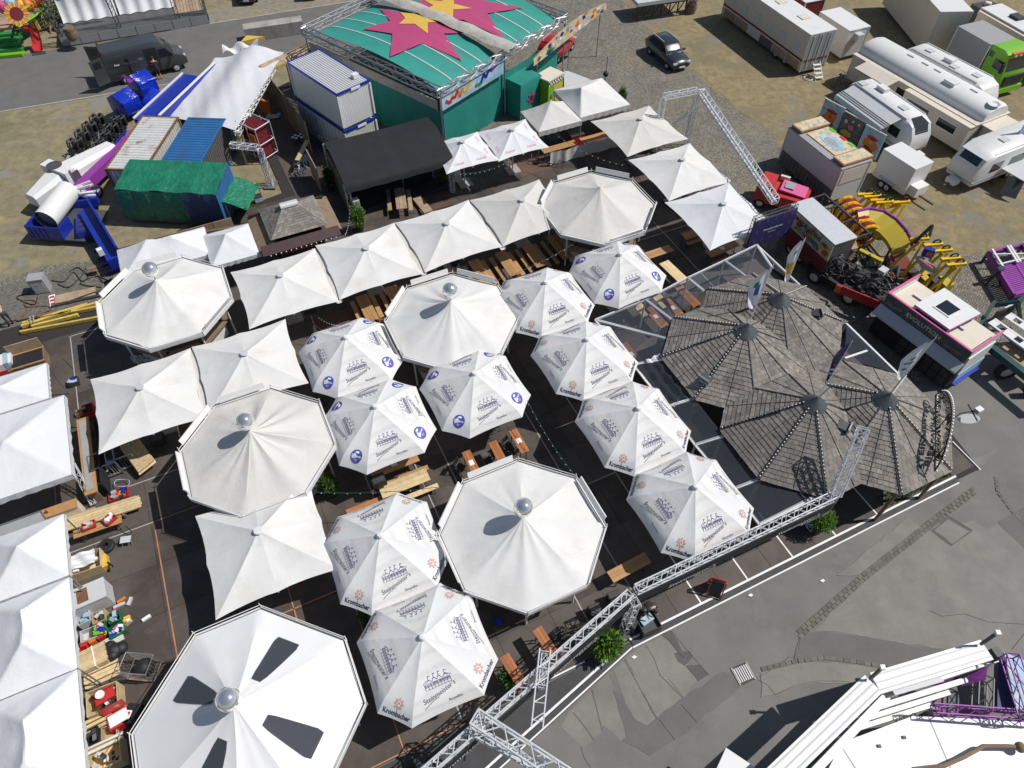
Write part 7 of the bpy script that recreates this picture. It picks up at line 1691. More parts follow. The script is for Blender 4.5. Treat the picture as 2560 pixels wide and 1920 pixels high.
# red and gold coil
rc = root("light_coil", "stack of glossy red and gold hoops beside the ride wagon", "ride part", W(3, 1, 700, 300, 0), 0)
c0_, c1_ = W(3, 1, 650, 130, 1.0), W(3, 1, 850, 380, 1.0); o_ = W(3, 1, 700, 300, 0)
for k in range(11):
    c = c0_.lerp(c1_, k / 10) - o_; ax = (c1_ - c0_).normalized(); e1_ = ax.cross(Vector((0, 0, 1))).normalized(); pts = [c + (e1_ * math.cos(a) + Vector((0, 0, 1)) * math.sin(a)) * .75 for a in [2 * math.pi * i / 16 for i in range(17)]]
    PH(pts, .10, 6).build("hoop", "car_red" if k % 2 else "yellow", rc, smooth=True)
BR(c0_ - o_ - Vector((0, 0, .8)), c1_ - o_ - Vector((0, 0, .8)), 1.2, .2).build("cradle", "dark_red", rc)
# ochre ring segment with violet rim
rs = root("ring_segment", "curved ochre ring segment with a violet rim leaning on the ride arms", "ride part", W(3, 1, 1000, 420, 0), 0); o_ = W(3, 1, 1000, 420, 0)
outer_ = [W(3, 1, x, y, 1.9) - o_ for x, y in ((775, 175), (880, 155), (1000, 178), (1105, 250), (1185, 340), (1235, 430), (1200, 492))]
inner_ = [W(3, 1, x, y, 1.5) - o_ for x, y in ((800, 300), (850, 295), (900, 312), (965, 350), (1025, 415), (1065, 480), (1080, 520))]
for k in range(6): MB().add([outer_[k], outer_[k + 1], inner_[k + 1], inner_[k]] + [p - Vector((0, 0, .25)) for p in (outer_[k], outer_[k + 1], inner_[k + 1], inner_[k])], [(3, 2, 1, 0), (4, 5, 6, 7), (0, 1, 5, 4), (2, 3, 7, 6), (1, 2, 6, 5), (3, 0, 4, 7)]).build("panel", "ochre", rs)
cen = sum(inner_, Vector()) / 7
for j, (dz, m_) in enumerate(((0, "purple"), (-.25, "pink"), (-.5, "purple"))): PH([p + (p - cen).normalized() * (.12 + .12 * j) + Vector((0, 0, dz)) for p in outer_[:6]], .09, 6).build("rim_tube", m_, rs)
for p in (outer_[1], outer_[4], inner_[5]): BR((p.x, p.y, 0), p, .1).build("support", "char", rs)
# yellow ride arms
def yellow_arms(label, pts, top, name="lifting_rig", seed=0):
    c = sum((W(3, 1, *p, 0) for p in pts), Vector()) / len(pts); t = root(name, label, "ride part", c, 0); rr = random.Random(seed)
    for i, (x, y) in enumerate(pts):
        b = W(3, 1, x, y, top) - c; b2_ = b + Vector((rr.uniform(-.2, .2), -.5, 0)); f = Vector((b.x - 1.3, b.y - .4, .3)); f2 = Vector((b.x - .6, b.y - 1.0, .3))
        BR(f, b, .16, .12).build("arm", "yellow", t); BR(f2, b + Vector((.25, 0, 0)), .13, .1).build("arm", "yellow", t); BR(b + Vector((-.5, .15, 0)), b + Vector((.6, .25, .05)), .2, .16).build("head", "yellow", t)
        q = MB(); pp = [b + Vector((.25 + .2 * math.cos(a), .3, .12 + .2 * math.sin(a))) for a in [k * math.pi / 6 for k in range(13)]]; q.path(pp, .05, 5); q.build("roller", "black", t)
        BR(f + Vector((0, 0, .1)), f2 + Vector((0, 0, .1)), .14).build("foot", "ochre", t)
    return t, c
t, c = yellow_arms("yellow steel ride arms bunched beside the cargo trailer", [(850, 40), (905, 60), (960, 90), (1010, 110), (1150, 110)], 1.9, seed=1)
PH([W(3, 1, x, y, 1.6) - c for x, y in ((1000, 140), (1100, 120), (1200, 100))], .09, 6).build("cross_tube", "yellow", t)
t, c = yellow_arms("yellow steel ride arms with a white diamond welcome sign beside the ticket booth", [(1310, 430), (1430, 480), (1510, 530), (1580, 600), (1630, 650)], 2.3, seed=2)
sgn = [W(3, 1, x, y, z) - c for x, y, z in ((1265, 555, 2.0), (1330, 550, 2.15), (1440, 640, 2.15), (1462, 690, 2.0), (1440, 700, 1.85), (1330, 655, 1.7))]
SB(sgn, .05).build("diamond_sign", "grey_light", t)
w = MB(); d0, d1 = W(3, 1, 1305, 580, 2.06) - c, W(3, 1, 1420, 665, 2.06) - c
for k in range(9): p = d0.lerp(d1, (k + .5) / 9); dd = (d1 - d0).normalized(); w.add([p + dd * a + Vector((.06 * b, .16 * b, .05 + .01)) for a, b in ((-.045, -.5), (.045, -.5), (.05, .5), (-.04, .5))], [(0, 1, 2, 3)])
w.build("lettering", "print_red", t)
p = W(3, 1, 1385, 520, 2.4) - c; BX(p.x, p.y, p.z, .55, .3, .5, -.5).build("blue_panel", "blue", t); BX(p.x, p.y - .17, p.z, .3, .03, .3, -.5).build("painted_shape", "orange", t)
BR(W(3, 1, 1420, 290, 3.4) - c, W(3, 1, 1260, 440, 2.2) - c, .14).build("prop", "char", t); BR(W(3, 1, 1420, 290, 3.4) - c, W(3, 1, 1390, 400, 1.2) - c, .14).build("prop", "char", t)
for k in range(4): p = W(3, 1, 1250 + k * 90, 720 + k * 25, .4) - c; BX(p.x, p.y, .4, .6, .8, .5, .3).build("load", "ochre" if k % 2 else "char", t)
SB([W(3, 1, 1010, 560, .5) - c, W(3, 1, 1180, 520, .5) - c, W(3, 1, 1300, 720, .5) - c, W(3, 1, 1100, 760, .5) - c], .3).build("bed", "dark_red", t)

# ticket booth
A_, B_, C_ = W(3, 1, 1750, 1392, 3.0), W(3, 1, 1040, 885, 3.0), W(3, 1, 2030, 1212, 3.0); lo, rz, L = frame(B_, A_)
tb = root("ticket_booth", "white-roofed ticket booth wagon with pink edging and EVOLUTION fascia", "booth", lo, rz); n_ = Vector((-math.sin(rz), math.cos(rz), 0)); D = abs((C_ - A_).dot(n_))
B2(0, L, .05, D, .2, 2.55).build("body", "black", tb); B2(0, L, .1, D, 2.55, 2.65).build("roof", "cream", tb)
B2(-.04, L + .04, 0, .08, 2.3, 3.05).build("fascia", "mural_dark", tb); B2(-.05, L + .05, -.02, .10, 3.05, 3.12).build("edging", "pink", tb)
for x in (-.02, L + .02): B2(x - .04, x + .04, .1, D, 2.6, 3.05).build("parapet", "white_paint", tb); B2(x - .05, x + .05, .1, D, 3.05, 3.12).build("edging", "pink", tb)
SB([(-.1, -.02, 2.28), (L + .1, -.02, 2.28), (L + .1, -.46, 1.88), (-.1, -.46, 1.88)], .10).build("awning", "grey_light", tb)
fpl = plane_fn((L * .48, -.012, 2.55), (1, 0, 0), (0, 0, 1)); w = MB(); lettering(w, "EVOLUTION", 2.0, fpl, bold=.02); w.build("lettering", "cream", tb)
for x in (L * .12, L * .85): w = MB(); lettering(w, "EVOLUTION", .9, lambda a, b: plane_fn((x, -.012, 2.5), (1, 0, .12), (-.12, 0, 1))(a, b), bold=.02); w.build("lettering", "grey", tb)
q = [W(3, 1, x, y, 3.3) for x, y in ((1270, 972), (1570, 1187), (1840, 1047), (1525, 827))]; qi = Matrix.Rotation(-rz, 3, 'Z'); q = [qi @ (p - lo) for p in q]
SB(q, .12).build("upper_roof", "white_paint", tb); cq = sum(q, Vector()) / 4; ql = [cq + (p - cq) * 1.012 - Vector((0, 0, .03)) for p in q]
SB(ql, .05).build("edging", "pink", tb); SB([cq + (p - cq) * .46 + Vector((0, 0, .04)) for p in q], .05).build("skylight_frame", "white_metal", tb); SB([cq + (p - cq) * .38 + Vector((0, 0, .055)) for p in q], .04).build("skylight", "glass_blue", tb)
SB([cq + (p - cq) * .9 - Vector((0, 0, .12)) for p in q], .5).build("upper_body", "violet_dark", tb)
for x0_, x1_ in ((.6, 1.9), (L - 2.4, L - 1.2)): B2(x0_, x1_, D * .55, D * .55 + .1, 2.66, 2.76).build("roof_bar", "white_metal", tb)
for k in range(6):
    for z in (.25, .8, 1.35): B2(L * .35 + k * (L * .62) / 6 + .04, L * .35 + (k + 1) * (L * .62) / 6 - .04, .0, .03, z, z + .5).build("shutter_panel", "char", tb)
B2(L + .02, L + .1, .2, D - .2, 1.3, 2.5).build("side_panel", "white_paint", tb); B2(L + .03, L + .12, .3, D - .1, .6, 1.25).build("mural", "mural_blue", tb); B2(L + .1, L + .3, .2, D - .3, .55, .65).build("step", "blue", tb)
for x in (1.0, L - 1.2): wheel(tb, x, .3, .36, .22)
# purple staging and green ride chassis at the right edge
pp_ = root("purple_staging", "purple slatted steel staging with white tubes lying on the cobbles", "staging", W(3, 1, 1930, 640, 0), 0); o_ = W(3, 1, 1930, 640, 0)
A4 = [W(3, 1, x, y, .9) - o_ for x, y in ((1905, 520), (2205, 455), (2420, 800), (2130, 885))]
for k in range(16):
    f0 = .36 + k * .04; a, b = A4[0].lerp(A4[3], f0), A4[1].lerp(A4[2], f0); BR(a, b, .10, .08).build("slat", "purple", pp_)
for a, b in ((0, 3), (1, 2), (0, 1), (3, 2)): BR(A4[a] - Vector((0, 0, .1)), A4[b] - Vector((0, 0, .1)), .16, .3).build("side_beam", "purple", pp_)
m0, m1 = A4[0].lerp(A4[1], .5), A4[3].lerp(A4[2], .5); BR(m0, m1, .16, .14).build("side_beam", "purple", pp_)
for f in (.05, .48, .56, .97): a, b = A4[0].lerp(A4[1], f), A4[3].lerp(A4[2], f); BR(a + Vector((0, 0, .2)), a.lerp(b, .42) + Vector((0, 0, .2)), .12, .1).build("white_tube", "white_metal", pp_)
BR(A4[0].lerp(A4[3], .12) + Vector((0, 0, .2)), A4[1].lerp(A4[2], .30) + Vector((0, 0, .2)), .08).build("white_tube", "white_metal", pp_); BR(A4[0].lerp(A4[3], .36) + Vector((0, 0, .2)), A4[1].lerp(A4[2], .36) + Vector((0, 0, .2)), .08).build("white_tube", "white_metal", pp_)
for p in A4: BR((p.x, p.y, 0), p, .12).build("leg", "violet_dark", pp_)
gc = root("ride_chassis", "dark green ride chassis on big truck tyres carrying white perforated beams", "chassis", W(3, 1, 2000, 1450, 0), 0); o_ = W(3, 1, 2000, 1450, 0)
mat("dark_green", (.012, .06, .06), .4)
BR(W(3, 1, 1930, 1350, 1.3) - o_, W(3, 1, 2500, 1800, 1.3) - o_, .35, .35).build("side_beam", "dark_green", gc); BR(W(3, 1, 2100, 1250, 1.3) - o_, W(3, 1, 2700, 1700, 1.3) - o_, .3, .3).build("side_beam", "dark_green", gc)
for a, b in (((1830, 1150, 1.6), (1960, 945, 2.2)), ((1890, 1190, .4), (1860, 1080, 1.9)), ((2010, 965, 2.0), (2160, 945, 2.4)), ((2160, 945, 2.4), (2090, 1040, .6)), ((2160, 945, 2.4), (2180, 1130, .4)), ((2160, 945, 2.4), (2300, 850, 2.6))):
    BR(W(3, 1, *a) - o_, W(3, 1, *b) - o_, .18, .16).build("prop", "dark_green", gc)
for (a, b, wd_) in (((1930, 1115, 1.9), (2330, 1400, 1.9), .62), ((2070, 1065, 2.1), (2450, 1320, 2.1), .55)):
    p, q_ = W(3, 1, *a) - o_, W(3, 1, *b) - o_; d = (q_ - p); Ld = d.length; d.normalize(); nn = Vector((-d.y, d.x, 0))
    for s_ in (-1, 1): BR(p + nn * s_ * wd_ * .42, q_ + nn * s_ * wd_ * .42, .12, .1).build("beam_rail", "white_paint", gc)
    for f0, f1 in ((0, .14), (.30, .52), (.66, .80), (.92, 1.0)): BR(p + d * Ld * f0, p + d * Ld * f1, wd_ * .74, .08).build("beam_plate", "white_paint", gc)
for x, y in ((2010, 1600), (2260, 1760)):
    b = W(3, 1, x, y, 0) - o_; tt = MB(); 
    wh = wheel(gc, b.x, b.y, .55, .35)
SB([W(3, 1, 1960, 1300, 1.0) - o_, W(3, 1, 2120, 1290, 1.0) - o_, W(3, 1, 2400, 1560, 1.0) - o_, W(3, 1, 2250, 1620, 1.0) - o_], .2).build("load_board", "ply", gc)
ms = mural("dark red and green painted ride sign behind the ticket booth", (3, 1, 1890, 1160), (3, 1, 2110, 1060), .1, 1.3, "mural_dark", [("dark_red", .25, .5, .2, .3), ("lime", .7, .7, .12, .1), ("rust", .45, .5, .2, .25)], 9)
tr_ = root("steel_trestle", "dark steel trestle standing on the cobbles by the purple staging", "trestle", W(3, 1, 1930, 800, 0), R(15))
BR((-.5, 0, .05), (.05, .1, 1.1), .1).build("leg", "dark_green", tr_); BR((.35, -.3, .05), (0, .1, 1.1), .1).build("leg", "dark_green", tr_); BR((.3, .5, .05), (0, .1, 1.1), .1).build("leg", "dark_green", tr_); BX(0, .1, 1.15, .4, .25, .1).build("head", "dark_green", tr_)
# white-and-blue rope barrier scraps by the booth
tag(PH([W(3, 1, x, y, .5) for x, y in ((840, 930), (880, 1010), (870, 1060), (920, 1120))], .05, 5).build("crumpled_banner", "blue"), "crumpled blue and white banner strip hanging by the ticket booth", "banner")

# == WHITE RIDE AT THE LOWER RIGHT
wr_ = root("ride_structure", "white ride with perforated walkways and purple truss arms over the asphalt", "ride", W(3, 3, 900, 1300, 0), 0); o_ = W(3, 3, 900, 1300, 0)
def bridge(nm, a, b, wd_, z, m_, th=.12, rails=True):
    p, q_ = W(3, 3, *a, z) - o_, W(3, 3, *b, z) - o_; d = (q_ - p).normalized(); nn = Vector((-d.y, d.x, 0))
    BR(p, q_, wd_, th).build(nm, m_, wr_)
    if rails:
        k = max(3, int((q_ - p).length / .30))
        for s_ in (-.33, 0, .33): BR(p + nn * wd_ * s_ + Vector((0, 0, th * .5 + .012)), q_ + nn * wd_ * s_ + Vector((0, 0, th * .5 + .012)), .05, .02).build("walkway_rib", "grey_light", wr_)
bridge("walkway", (925, 930), (1885, 640), .72, 3.2, "white_paint"); bridge("walkway", (905, 935), (60, 1750), .72, 3.2, "white_paint")
bridge("beam", (1045, 1020), (1965, 725), .2, 2.6, "white_paint", .25, False); bridge("beam", (1020, 1040), (350, 1740), .26, 2.6, "white_paint", .3, False)
bridge("slat", (900, 1150), (1710, 900), .18, 2.2, "white_paint", .2, False); bridge("slat", (830, 1240), (1560, 1010), .16, 2.0, "white_paint", .2, False); bridge("slat", (740, 1330), (1400, 1120), .16, 1.8, "white_paint", .2, False)
BR(W(3, 3, 1060, 970, 3.0) - o_, W(3, 3, 1480, 850, 3.0) - o_, .5, .08).build("panel", "grey_light", wr_)
BR(W(3, 3, 1000, 980, 2.9) - o_, W(3, 3, 1055, 950, 2.9) - o_, .3, .5).build("joint", "char", wr_); BR(W(3, 3, 1930, 690, 2.9) - o_, W(3, 3, 1985, 670, 2.9) - o_, .4, .5).build("joint", "char", wr_)
for a, b in (((880, 890), (990, 790)), ((1840, 590), (1985, 490))): BR(W(3, 3, *a, 3.4) - o_, W(3, 3, *b, 4.4) - o_, .09).build("light_pole", "steel_dark", wr_); p = W(3, 3, *b, 4.4) - o_; BX(p.x, p.y, p.z, .16, .16, .12).build("lamp", "white_metal", wr_)
rf_ = [W(3, 3, x, y, 2.4) - o_ for x, y in ((640, 1440), (1250, 1210), (2400, 1260), (2400, 2100), (300, 2100))]
SB(rf_, .25).build("roof", "white_paint", wr_)
for a, b in (((620, 1450), (780, 1700)), ((1385, 1215), (1560, 1620)), ((1560, 1620), (1640, 1800))): ribbon(MB(), [W(3, 3, *a, 2.4) - o_, W(3, 3, *b, 2.4) - o_], .04, 2.408).build("roof_seam", "grey", wr_)
for x, y in ((960, 1470), (1175, 1395)): p = W(3, 3, x, y, 2.42) - o_; BX(p.x, p.y, p.z, .12, .1, .06).build("bolt", "char", wr_)
br = [W(3, 3, x, y, 2.7) - o_ for x, y in ((1250, 1670), (1520, 1640), (1700, 1560), (1860, 1470), (2080, 1470), (2180, 1480))]
PH(br, .07, 8).build("bent_tube", "ply_dark", wr_, smooth=True); MB().ball(br[-1], .18, 12, 8).build("tube_end", "ply_dark", wr_, smooth=True)
truss(wr_, W(3, 3, 1430, 1150, 3.0) - o_, W(3, 3, 2400, 1220, 3.0) - o_, .3, .026, mat_="purple", step=.5); truss(wr_, W(3, 3, 2090, 690, 3.4) - o_, W(3, 3, 2260, 1220, 3.4) - o_, .44, .03, mat_="purple", step=.6)
truss(wr_, W(3, 3, 1860, 880, 1.2) - o_, W(3, 3, 1850, 1150, 1.2) - o_, .5, .035, mat_="steel_dark", step=.5)
SB([W(3, 3, x, y, 1.6) - o_ for x, y in ((2040, 660), (2300, 760), (2330, 1200), (2150, 1150))], .1).build("panel", "mural_blue", wr_); SB([W(3, 3, x, y, 1.2) - o_ for x, y in ((1990, 720), (2060, 700), (2150, 1180), (1980, 1160))], .3).build("panel", "violet_dark", wr_)
MB().add([W(3, 3, 1690, 880, 2.4) - o_, W(3, 3, 1900, 780, 2.4) - o_, W(3, 3, 1880, 900, 1.4) - o_, W(3, 3, 1660, 960, 1.4) - o_], [(0, 1, 2, 3)]).build("pennant", "purple", wr_); MB().add([W(3, 3, 1460, 920, 2.6) - o_, W(3, 3, 1620, 850, 2.6) - o_, W(3, 3, 1600, 900, 1.9) - o_, W(3, 3, 1480, 945, 1.9) - o_], [(0, 1, 2, 3)]).build("pennant", "purple", wr_)
for x, y in ((980, 990), (1940, 720), (500, 1500), (1450, 1160)): p = W(3, 3, x, y, 2.5) - o_; BR((p.x, p.y, 0), p, .2).build("column", "steel_dark", wr_)
pl_lo = W(2, 3, 1830, 1620, 2.4)
tag(BR(W(2, 3, 1800, 1590, 2.2), W(2, 3, 2050, 1760, 2.2), .9, .1).build("white_platform", "white_paint"), "corner of a white platform jutting in beside the ride's walkway", "platform")
# == COLA PARASOLS
def cola(label, u, v):
    t = square_parasol(label, u, v, "cloth_bright", 3.2, seed=int(u), half=1.82, group="cola parasols")
    for i in range(4):
        a = R(90 * i); n = Vector((math.cos(a), math.sin(a), 0)); r_ = Vector((-n.y, n.x, 0))
        for sx in (-.75, .75):
            def fn(x, y):
                d = 1.40 - y; f = d / 1.7; return n * d + r_ * (sx + x) + Vector((0, 0, 3.2 + (2.46 - 3.2) * f + .02 - .02 * f))
            w = MB(); lettering(w, "Coca-Cola", .62, fn, shear=.25, bold=.01); w.build("lettering", "print_red", t)
    return t
cola("white square parasol with red cola lettering beside the stage roof", 14.3, 37.7)
cola("white square parasol with red cola lettering beside the grubby pop-up tent", 17.85, 37.65)

# == TABLES AND BENCHES
def beer_table(label, loc, rz, m="wood", L=2.2, Wt=.68, H=.77, paper=False, group="tables", name="beer_table"):
    t = root(name, label, "table", loc, rz, group)
    nb = 3
    for k in range(nb): B2(-L / 2, L / 2, -Wt / 2 + k * Wt / nb + .005, -Wt / 2 + (k + 1) * Wt / nb - .005, H - .03, H).build("board", m, t)
    for sx in (-1, 1):
        for sy in (-1, 1): BR((sx * L * .38, sy * Wt * .38, 0), (sx * L * .36, sy * Wt * .34, H - .04), .035).build("leg", "char", t)
        BR((sx * L * .37, -Wt * .36, H * .4), (sx * L * .37, Wt * .36, H * .4), .025).build("stretcher", "char", t)
    if paper: B2(-.14, .14, -.11, .11, H + .003, H + .008).build("menu_sheet", "print_white", t)
    return t
def bench(label, loc, rz, m="wood", L=2.2, group="benches"):
    t = root("beer_bench", label, "bench", loc, rz, group); B2(-L / 2, L / 2, -.13, .13, .44, .47).build("seat", m, t)
    for sx in (-1, 1):
        for sy in (-1, 1): BR((sx * L * .38, sy * .12, 0), (sx * L * .36, sy * .09, .44), .03).build("leg", "char", t)
    return t
tb0_ = bn0_ = None
for k in range(8):
    u, v = 4.6 + 1.72 * k, 28.55
    lt = "folding wooden beer table under the row of square parasols, set crosswise"; lb = "folding wooden beer bench beside a crosswise table under the square parasols"
    for what, du in (("t", 0), ("b", -.58), ("b", .58)):
        p = uv(u + du, v + (.08 if what == "b" else 0), DZ)
        if what == "t": tb0_ = beer_table(lt, p, GA + R(90), group="tables under the square parasols") if tb0_ is None else clone(tb0_, lt, p) and tb0_
        else: bn0_ = bench(lb, p, GA + R(90), group="benches under the square parasols") if bn0_ is None else clone(bn0_, lb, p) and bn0_
pz = W(1, 1, 1250, 60, .8); beer_table("bare wooden table on the stage floor", (pz.x, pz.y, DZ), GA + R(75), "ply", group="stage furniture")
for lb, x in (("bench along the table on the stage, away from the backdrop", 1150), ("bench along the table on the stage, near the backdrop", 1330)): pz = W(1, 1, x, 80, .45); bench(lb, (pz.x, pz.y, DZ), GA + R(75), "ply", group="stage furniture")
tag(B2(-.9, .9, -.3, .3, .02, .25).build("step_block", "ply", loc=W(1, 1, 1440, 130, DZ), rz=GA + R(95)), "pale wooden step block beside the stage backdrop", "steps"); tag(B2(-1.1, 1.1, -.25, .25, .02, .2).build("step_block", "deck_red", loc=W(1, 1, 1560, 150, DZ), rz=GA), "low reddish step board before the stage backdrop", "steps")
def tbl(label, c, r, x, y, z, rz, **kw): p = W(c, r, x, y, z); return beer_table(label, (p.x, p.y, DZ), rz, **kw)
tbl("rough plank table half under the badge parasol, a sheet on it", 1, 2, 1195, 700, .78, GA, L=2.3, paper=True); tbl("rough pale plank table in the sun beside a black floodlight", 1, 2, 1285, 865, .78, GA, m="plank", L=2.3)
p = W(1, 2, 1410, 950, .46); bench("pale plank bench beside the rough table in the sun", (p.x, p.y, DZ), GA, "plank", 1.9); p = W(1, 2, 1290, 805, .46); bench("orange-brown bench behind the rough sunlit table", (p.x, p.y, DZ), GA, "wood", 2.3); p = W(1, 2, 970, 1045, .46); bench("red-brown bench end peeping out from a crest parasol", (p.x, p.y, DZ), GA, "wood_red", 2.0)
hi = dict(m="wood_red", L=1.4, Wt=.42, H=1.08, group="high stand tables", name="stand_table")
for lb, c, r, x, y, a, pp in (("red-brown stand table with a white menu sheet beside the ball-topped pavilion", 1, 2, 1863, 690, -65, True), ("red-brown stand table with an ashtray next to the one with the menu sheet", 1, 2, 2095, 605, -65, False), ("red-brown stand table with a menu sheet out in the aisle", 2, 2, 60, 500, -65, True),
                         ("red-brown stand table under the front truss's shadow, a black case on it", 2, 3, 300, 590, -58, False), ("orange-brown stand table beside the bamboo near the front truss", 2, 3, 15, 830, -58, False)):
    tbl(lb, c, r, x, y, 1.08, R(a) , paper=pp, **hi)
tbl("orange-brown table half in shade inside the front truss", 2, 2, 1010, 1590, .78, GA + R(3), m="wood", L=1.9, Wt=.55); tbl("orange beer table standing alone on the dark floor behind the badge parasol", 2, 1, 1270, 525, .78, GA, m="wood", L=1.7, Wt=.6)
tbl("pale wooden table beside the film awning's corner", 2, 1, 1400, 700, .78, R(-60), m="plank", L=2.0); tbl("brown table with a sheet under the bright square parasol", 2, 1, 1815, 495, .78, GA + R(5), m="wood", paper=True, L=2.2)
p = W(2, 1, 1830, 590, .46); bench("bench before the table by the purple banner", (p.x, p.y, DZ), GA + R(5), "wood_red", 1.9)
p = W(2, 1, 1580, 435, .46); bench("bench end beside the bright square parasol's edge", (p.x, p.y, DZ), GA, "wood", 1.2); tbl("small table beside the bright square parasol's edge", 2, 1, 1550, 370, .78, GA, m="wood", L=1.2)
for lb, c, r, x, y, m_, pp in (("red-brown table with a menu sheet under the clear film by the white beam", 2, 1, 1240, 1085, "wood_red", True), ("red-brown table with a menu sheet under the clear film by the shingles", 2, 1, 1390, 1010, "wood_red", True), ("red-brown table without a sheet under the clear film", 2, 1, 1520, 910, "wood_red", False), ("pale wooden table under the clear film by the badge parasol", 2, 1, 1260, 920, "plank", False), ("pale wooden bench-table at the film's outer edge", 2, 1, 1090, 990, "plank", False), ("red-brown table seen through film beside the crest parasols", 2, 1, 1030, 1410, "wood_red", True), ("orange table under the torn film", 2, 2, 1590, 450, "wood", False)):
    tbl(lb, c, r, x, y, .78, R(-62), m=m_, paper=pp, L=1.7, Wt=.55, group="tables under the clear film")
# folding chairs, dark
def chair(label, loc, rz, group="dark folding chairs"):
    t = root("folding_chair", label, "chair", loc, rz, group); B2(-.2, .2, -.2, .2, .43, .46).build("seat", "black", t); BR((-.22, 0, .62), (-.26, 0, .92), .4, .025, up=(1, 0, 0)).build("backrest", "black", t)
    for sy in (-.19, .19): BR((.2, sy, 0), (-.26, sy, .95), .025).build("leg", "char", t); BR((-.2, sy, 0), (.18, sy, .45), .025).build("leg", "char", t)
    return t
ch0 = None
for c, r, x, y in ((1, 2, 1770, 745), (1, 2, 2010, 690), (1, 2, 2180, 560), (2, 2, 20, 600), (1, 2, 2060, 380), (2, 3, 400, 540)):
    p = W(c, r, x, y, .3); lb = "dark folding chair beside a red-brown stand table"; rz_ = random.uniform(0, 6)
    ch0 = chair(lb, (p.x, p.y, DZ), rz_) if ch0 is None else clone(ch0, lb, (p.x, p.y, DZ), rz_) and ch0

# == PLANTS
bush("bright green leafy bush beside the stage's truss leg", W(1, 1, 905, 330, DZ), 0.43, 1.7, 1500, 0.075, "foliage_bright", 1, long=1.6)
bush("potted bamboo between the creased pavilion and a crest parasol", W(1, 2, 660, 960, DZ), 0.35, 1.6, 800, 0.075, "foliage", 2, long=3.2)
bush("broad bamboo clump under the front truss banner", W(2, 3, 790, 640, .05), 0.49, 1.3, 1500, 0.090, "foliage_bright", 3, long=3.4)
bush("feathery bright green shrub before the pavilion's front corner", W(3, 2, 410, 1270, DZ), 0.46, 1.5, 2200, 0.045, "foliage_bright", 4, long=3.0)
bush("dark green bush at the end of the orange-brown stand table", W(1, 3, 2165, 930, DZ), 0.29, 1.0, 600, 0.075, "foliage", 5)
bush("ivy-like plant beside the white counter of the ball-less pavilion", W(2, 1, 1040, 360, DZ), 0.23, 1.6, 600, 0.075, "foliage", 6)
bush("green plant at the corner of the grubby pop-up tent", W(2, 0, 940, 930, DZ), 0.26, 1.5, 500, 0.083, "foliage", 7)
bush("tall green plant beside the stage backdrop", uv(13.0, 38.3, DZ), 0.23, 2.0, 600, 0.090, "foliage", 8)
bush("dark potted plant left of the stage in the shade", W(1, 0, 650, 1640, DZ), 0.26, 1.7, 600, 0.090, "foliage", 9)
bush("low plant between two crest parasols near the vinyl pavilion", W(1, 3, 975, 380, DZ), 0.29, 1.1, 600, 0.075, "foliage", 10)
bush("small dark plant beneath the row of square parasols", W(1, 1, 1715, 640, DZ), 0.20, 1.0, 300, 0.075, "foliage", 11)
bush("green plant by the goal-shaped truss foot", W(2, 0, 1170, 1310, DZ), 0.23, 1.0, 400, 0.075, "foliage", 12)
gm = MB(); rr = random.Random(3)
for k in range(900):
    p = uv(rr.uniform(22.2, 26.3), rr.uniform(6.9, 7.5), DZ); a = rr.uniform(0, 6.3); h = rr.uniform(.06, .2); d = Vector((math.cos(a) * .06, math.sin(a) * .06, h)); s_ = Vector((-math.sin(a), math.cos(a), 0)) * .02
    gm.add([p - s_, p + s_, p + d], [(0, 1, 2)])
o = gm.build("grass_tufts", "foliage", kind='stuff'); o['label'] = "green grass tufts along the pavilion's front edge"; o['category'] = "grass"

# == COUNTERS UNDER THE POP-UP TENTS, CLOTH FENCE, RACKS
cf = root("cloth_fence", "pale grey cloth hung as a fence below the pop-up tents' orange counters", "fence", uv(20.3, 37.0, DZ), GA)
m = MB(); m.grid(lambda f, g: (.1 + 5.4 * f, .05 * math.sin(f * 23) + .03 * math.sin(f * 51), .08 + (.98 - .08 * math.sin(math.pi * f * 2) ** 2) * g), 50, 4); m.build("cloth", "cloth_grey", cf, smooth=True)
for x in (.1, 2.8, 5.5): TU((x, .04, 0), (x, .04, 1.1), .025, 5).build("post", "steel", cf)
for lb, u in (("orange-topped counter table under the grubby tent nearest the teal box", 21.4), ("orange-topped counter table under the grubby tent by the cobbles", 24.4)): beer_table(lb, uv(u, 37.65, DZ), GA, "wood", 2.6, .6, .9, group="tent counters", name="counter_table")
for lb, u, v, m_ in (("black kit box under the grubby tent by the cobbles", 26.2, 39.0, "black"), ("red cool box under the grubby tents", 23.2, 38.6, "red"), ("black cabinet under the grubby tent nearest the teal box", 21.6, 38.9, "char")):
    t = root("kit_box", lb, "box", uv(u, v, DZ), GA); B2(-.5, .5, -.4, .4, .02, .9).build("body", m_, t); B2(-.52, .52, -.42, .42, .9, .96).build("lid", "char", t)
rk = root("stool_rack", "long row of chrome stools folded together in front of the cola parasols", "rack", uv(13.6, 33.9, DZ), GA + R(2))
for k in range(13):
    x = k * .27; PH([(x, -.2, .02), (x + .03, -.15, .62), (x + .12, .15, .62), (x + .15, .2, .02)], .018, 4).build("hoop", "chrome", rk); MB().lathe([(.001, .03), (.13, .02), (.13, 0)], 10, (x + .08, 0, .62)).build("seat", "steel_dark", rk, smooth=True)
TU((-.1, 0, .08), (3.5, 0, .08), .02, 4).build("base_bar", "chrome", rk)
r2 = root("steel_rack", "low steel rack lying beside the ball-less pavilion", "rack", W(2, 0, 310, 1420, DZ), R(-12))
for y in (-.2, .2): TU((-1.3, y, .25), (1.3, y, .25), .03, 5).build("rail", "steel_dark", r2)
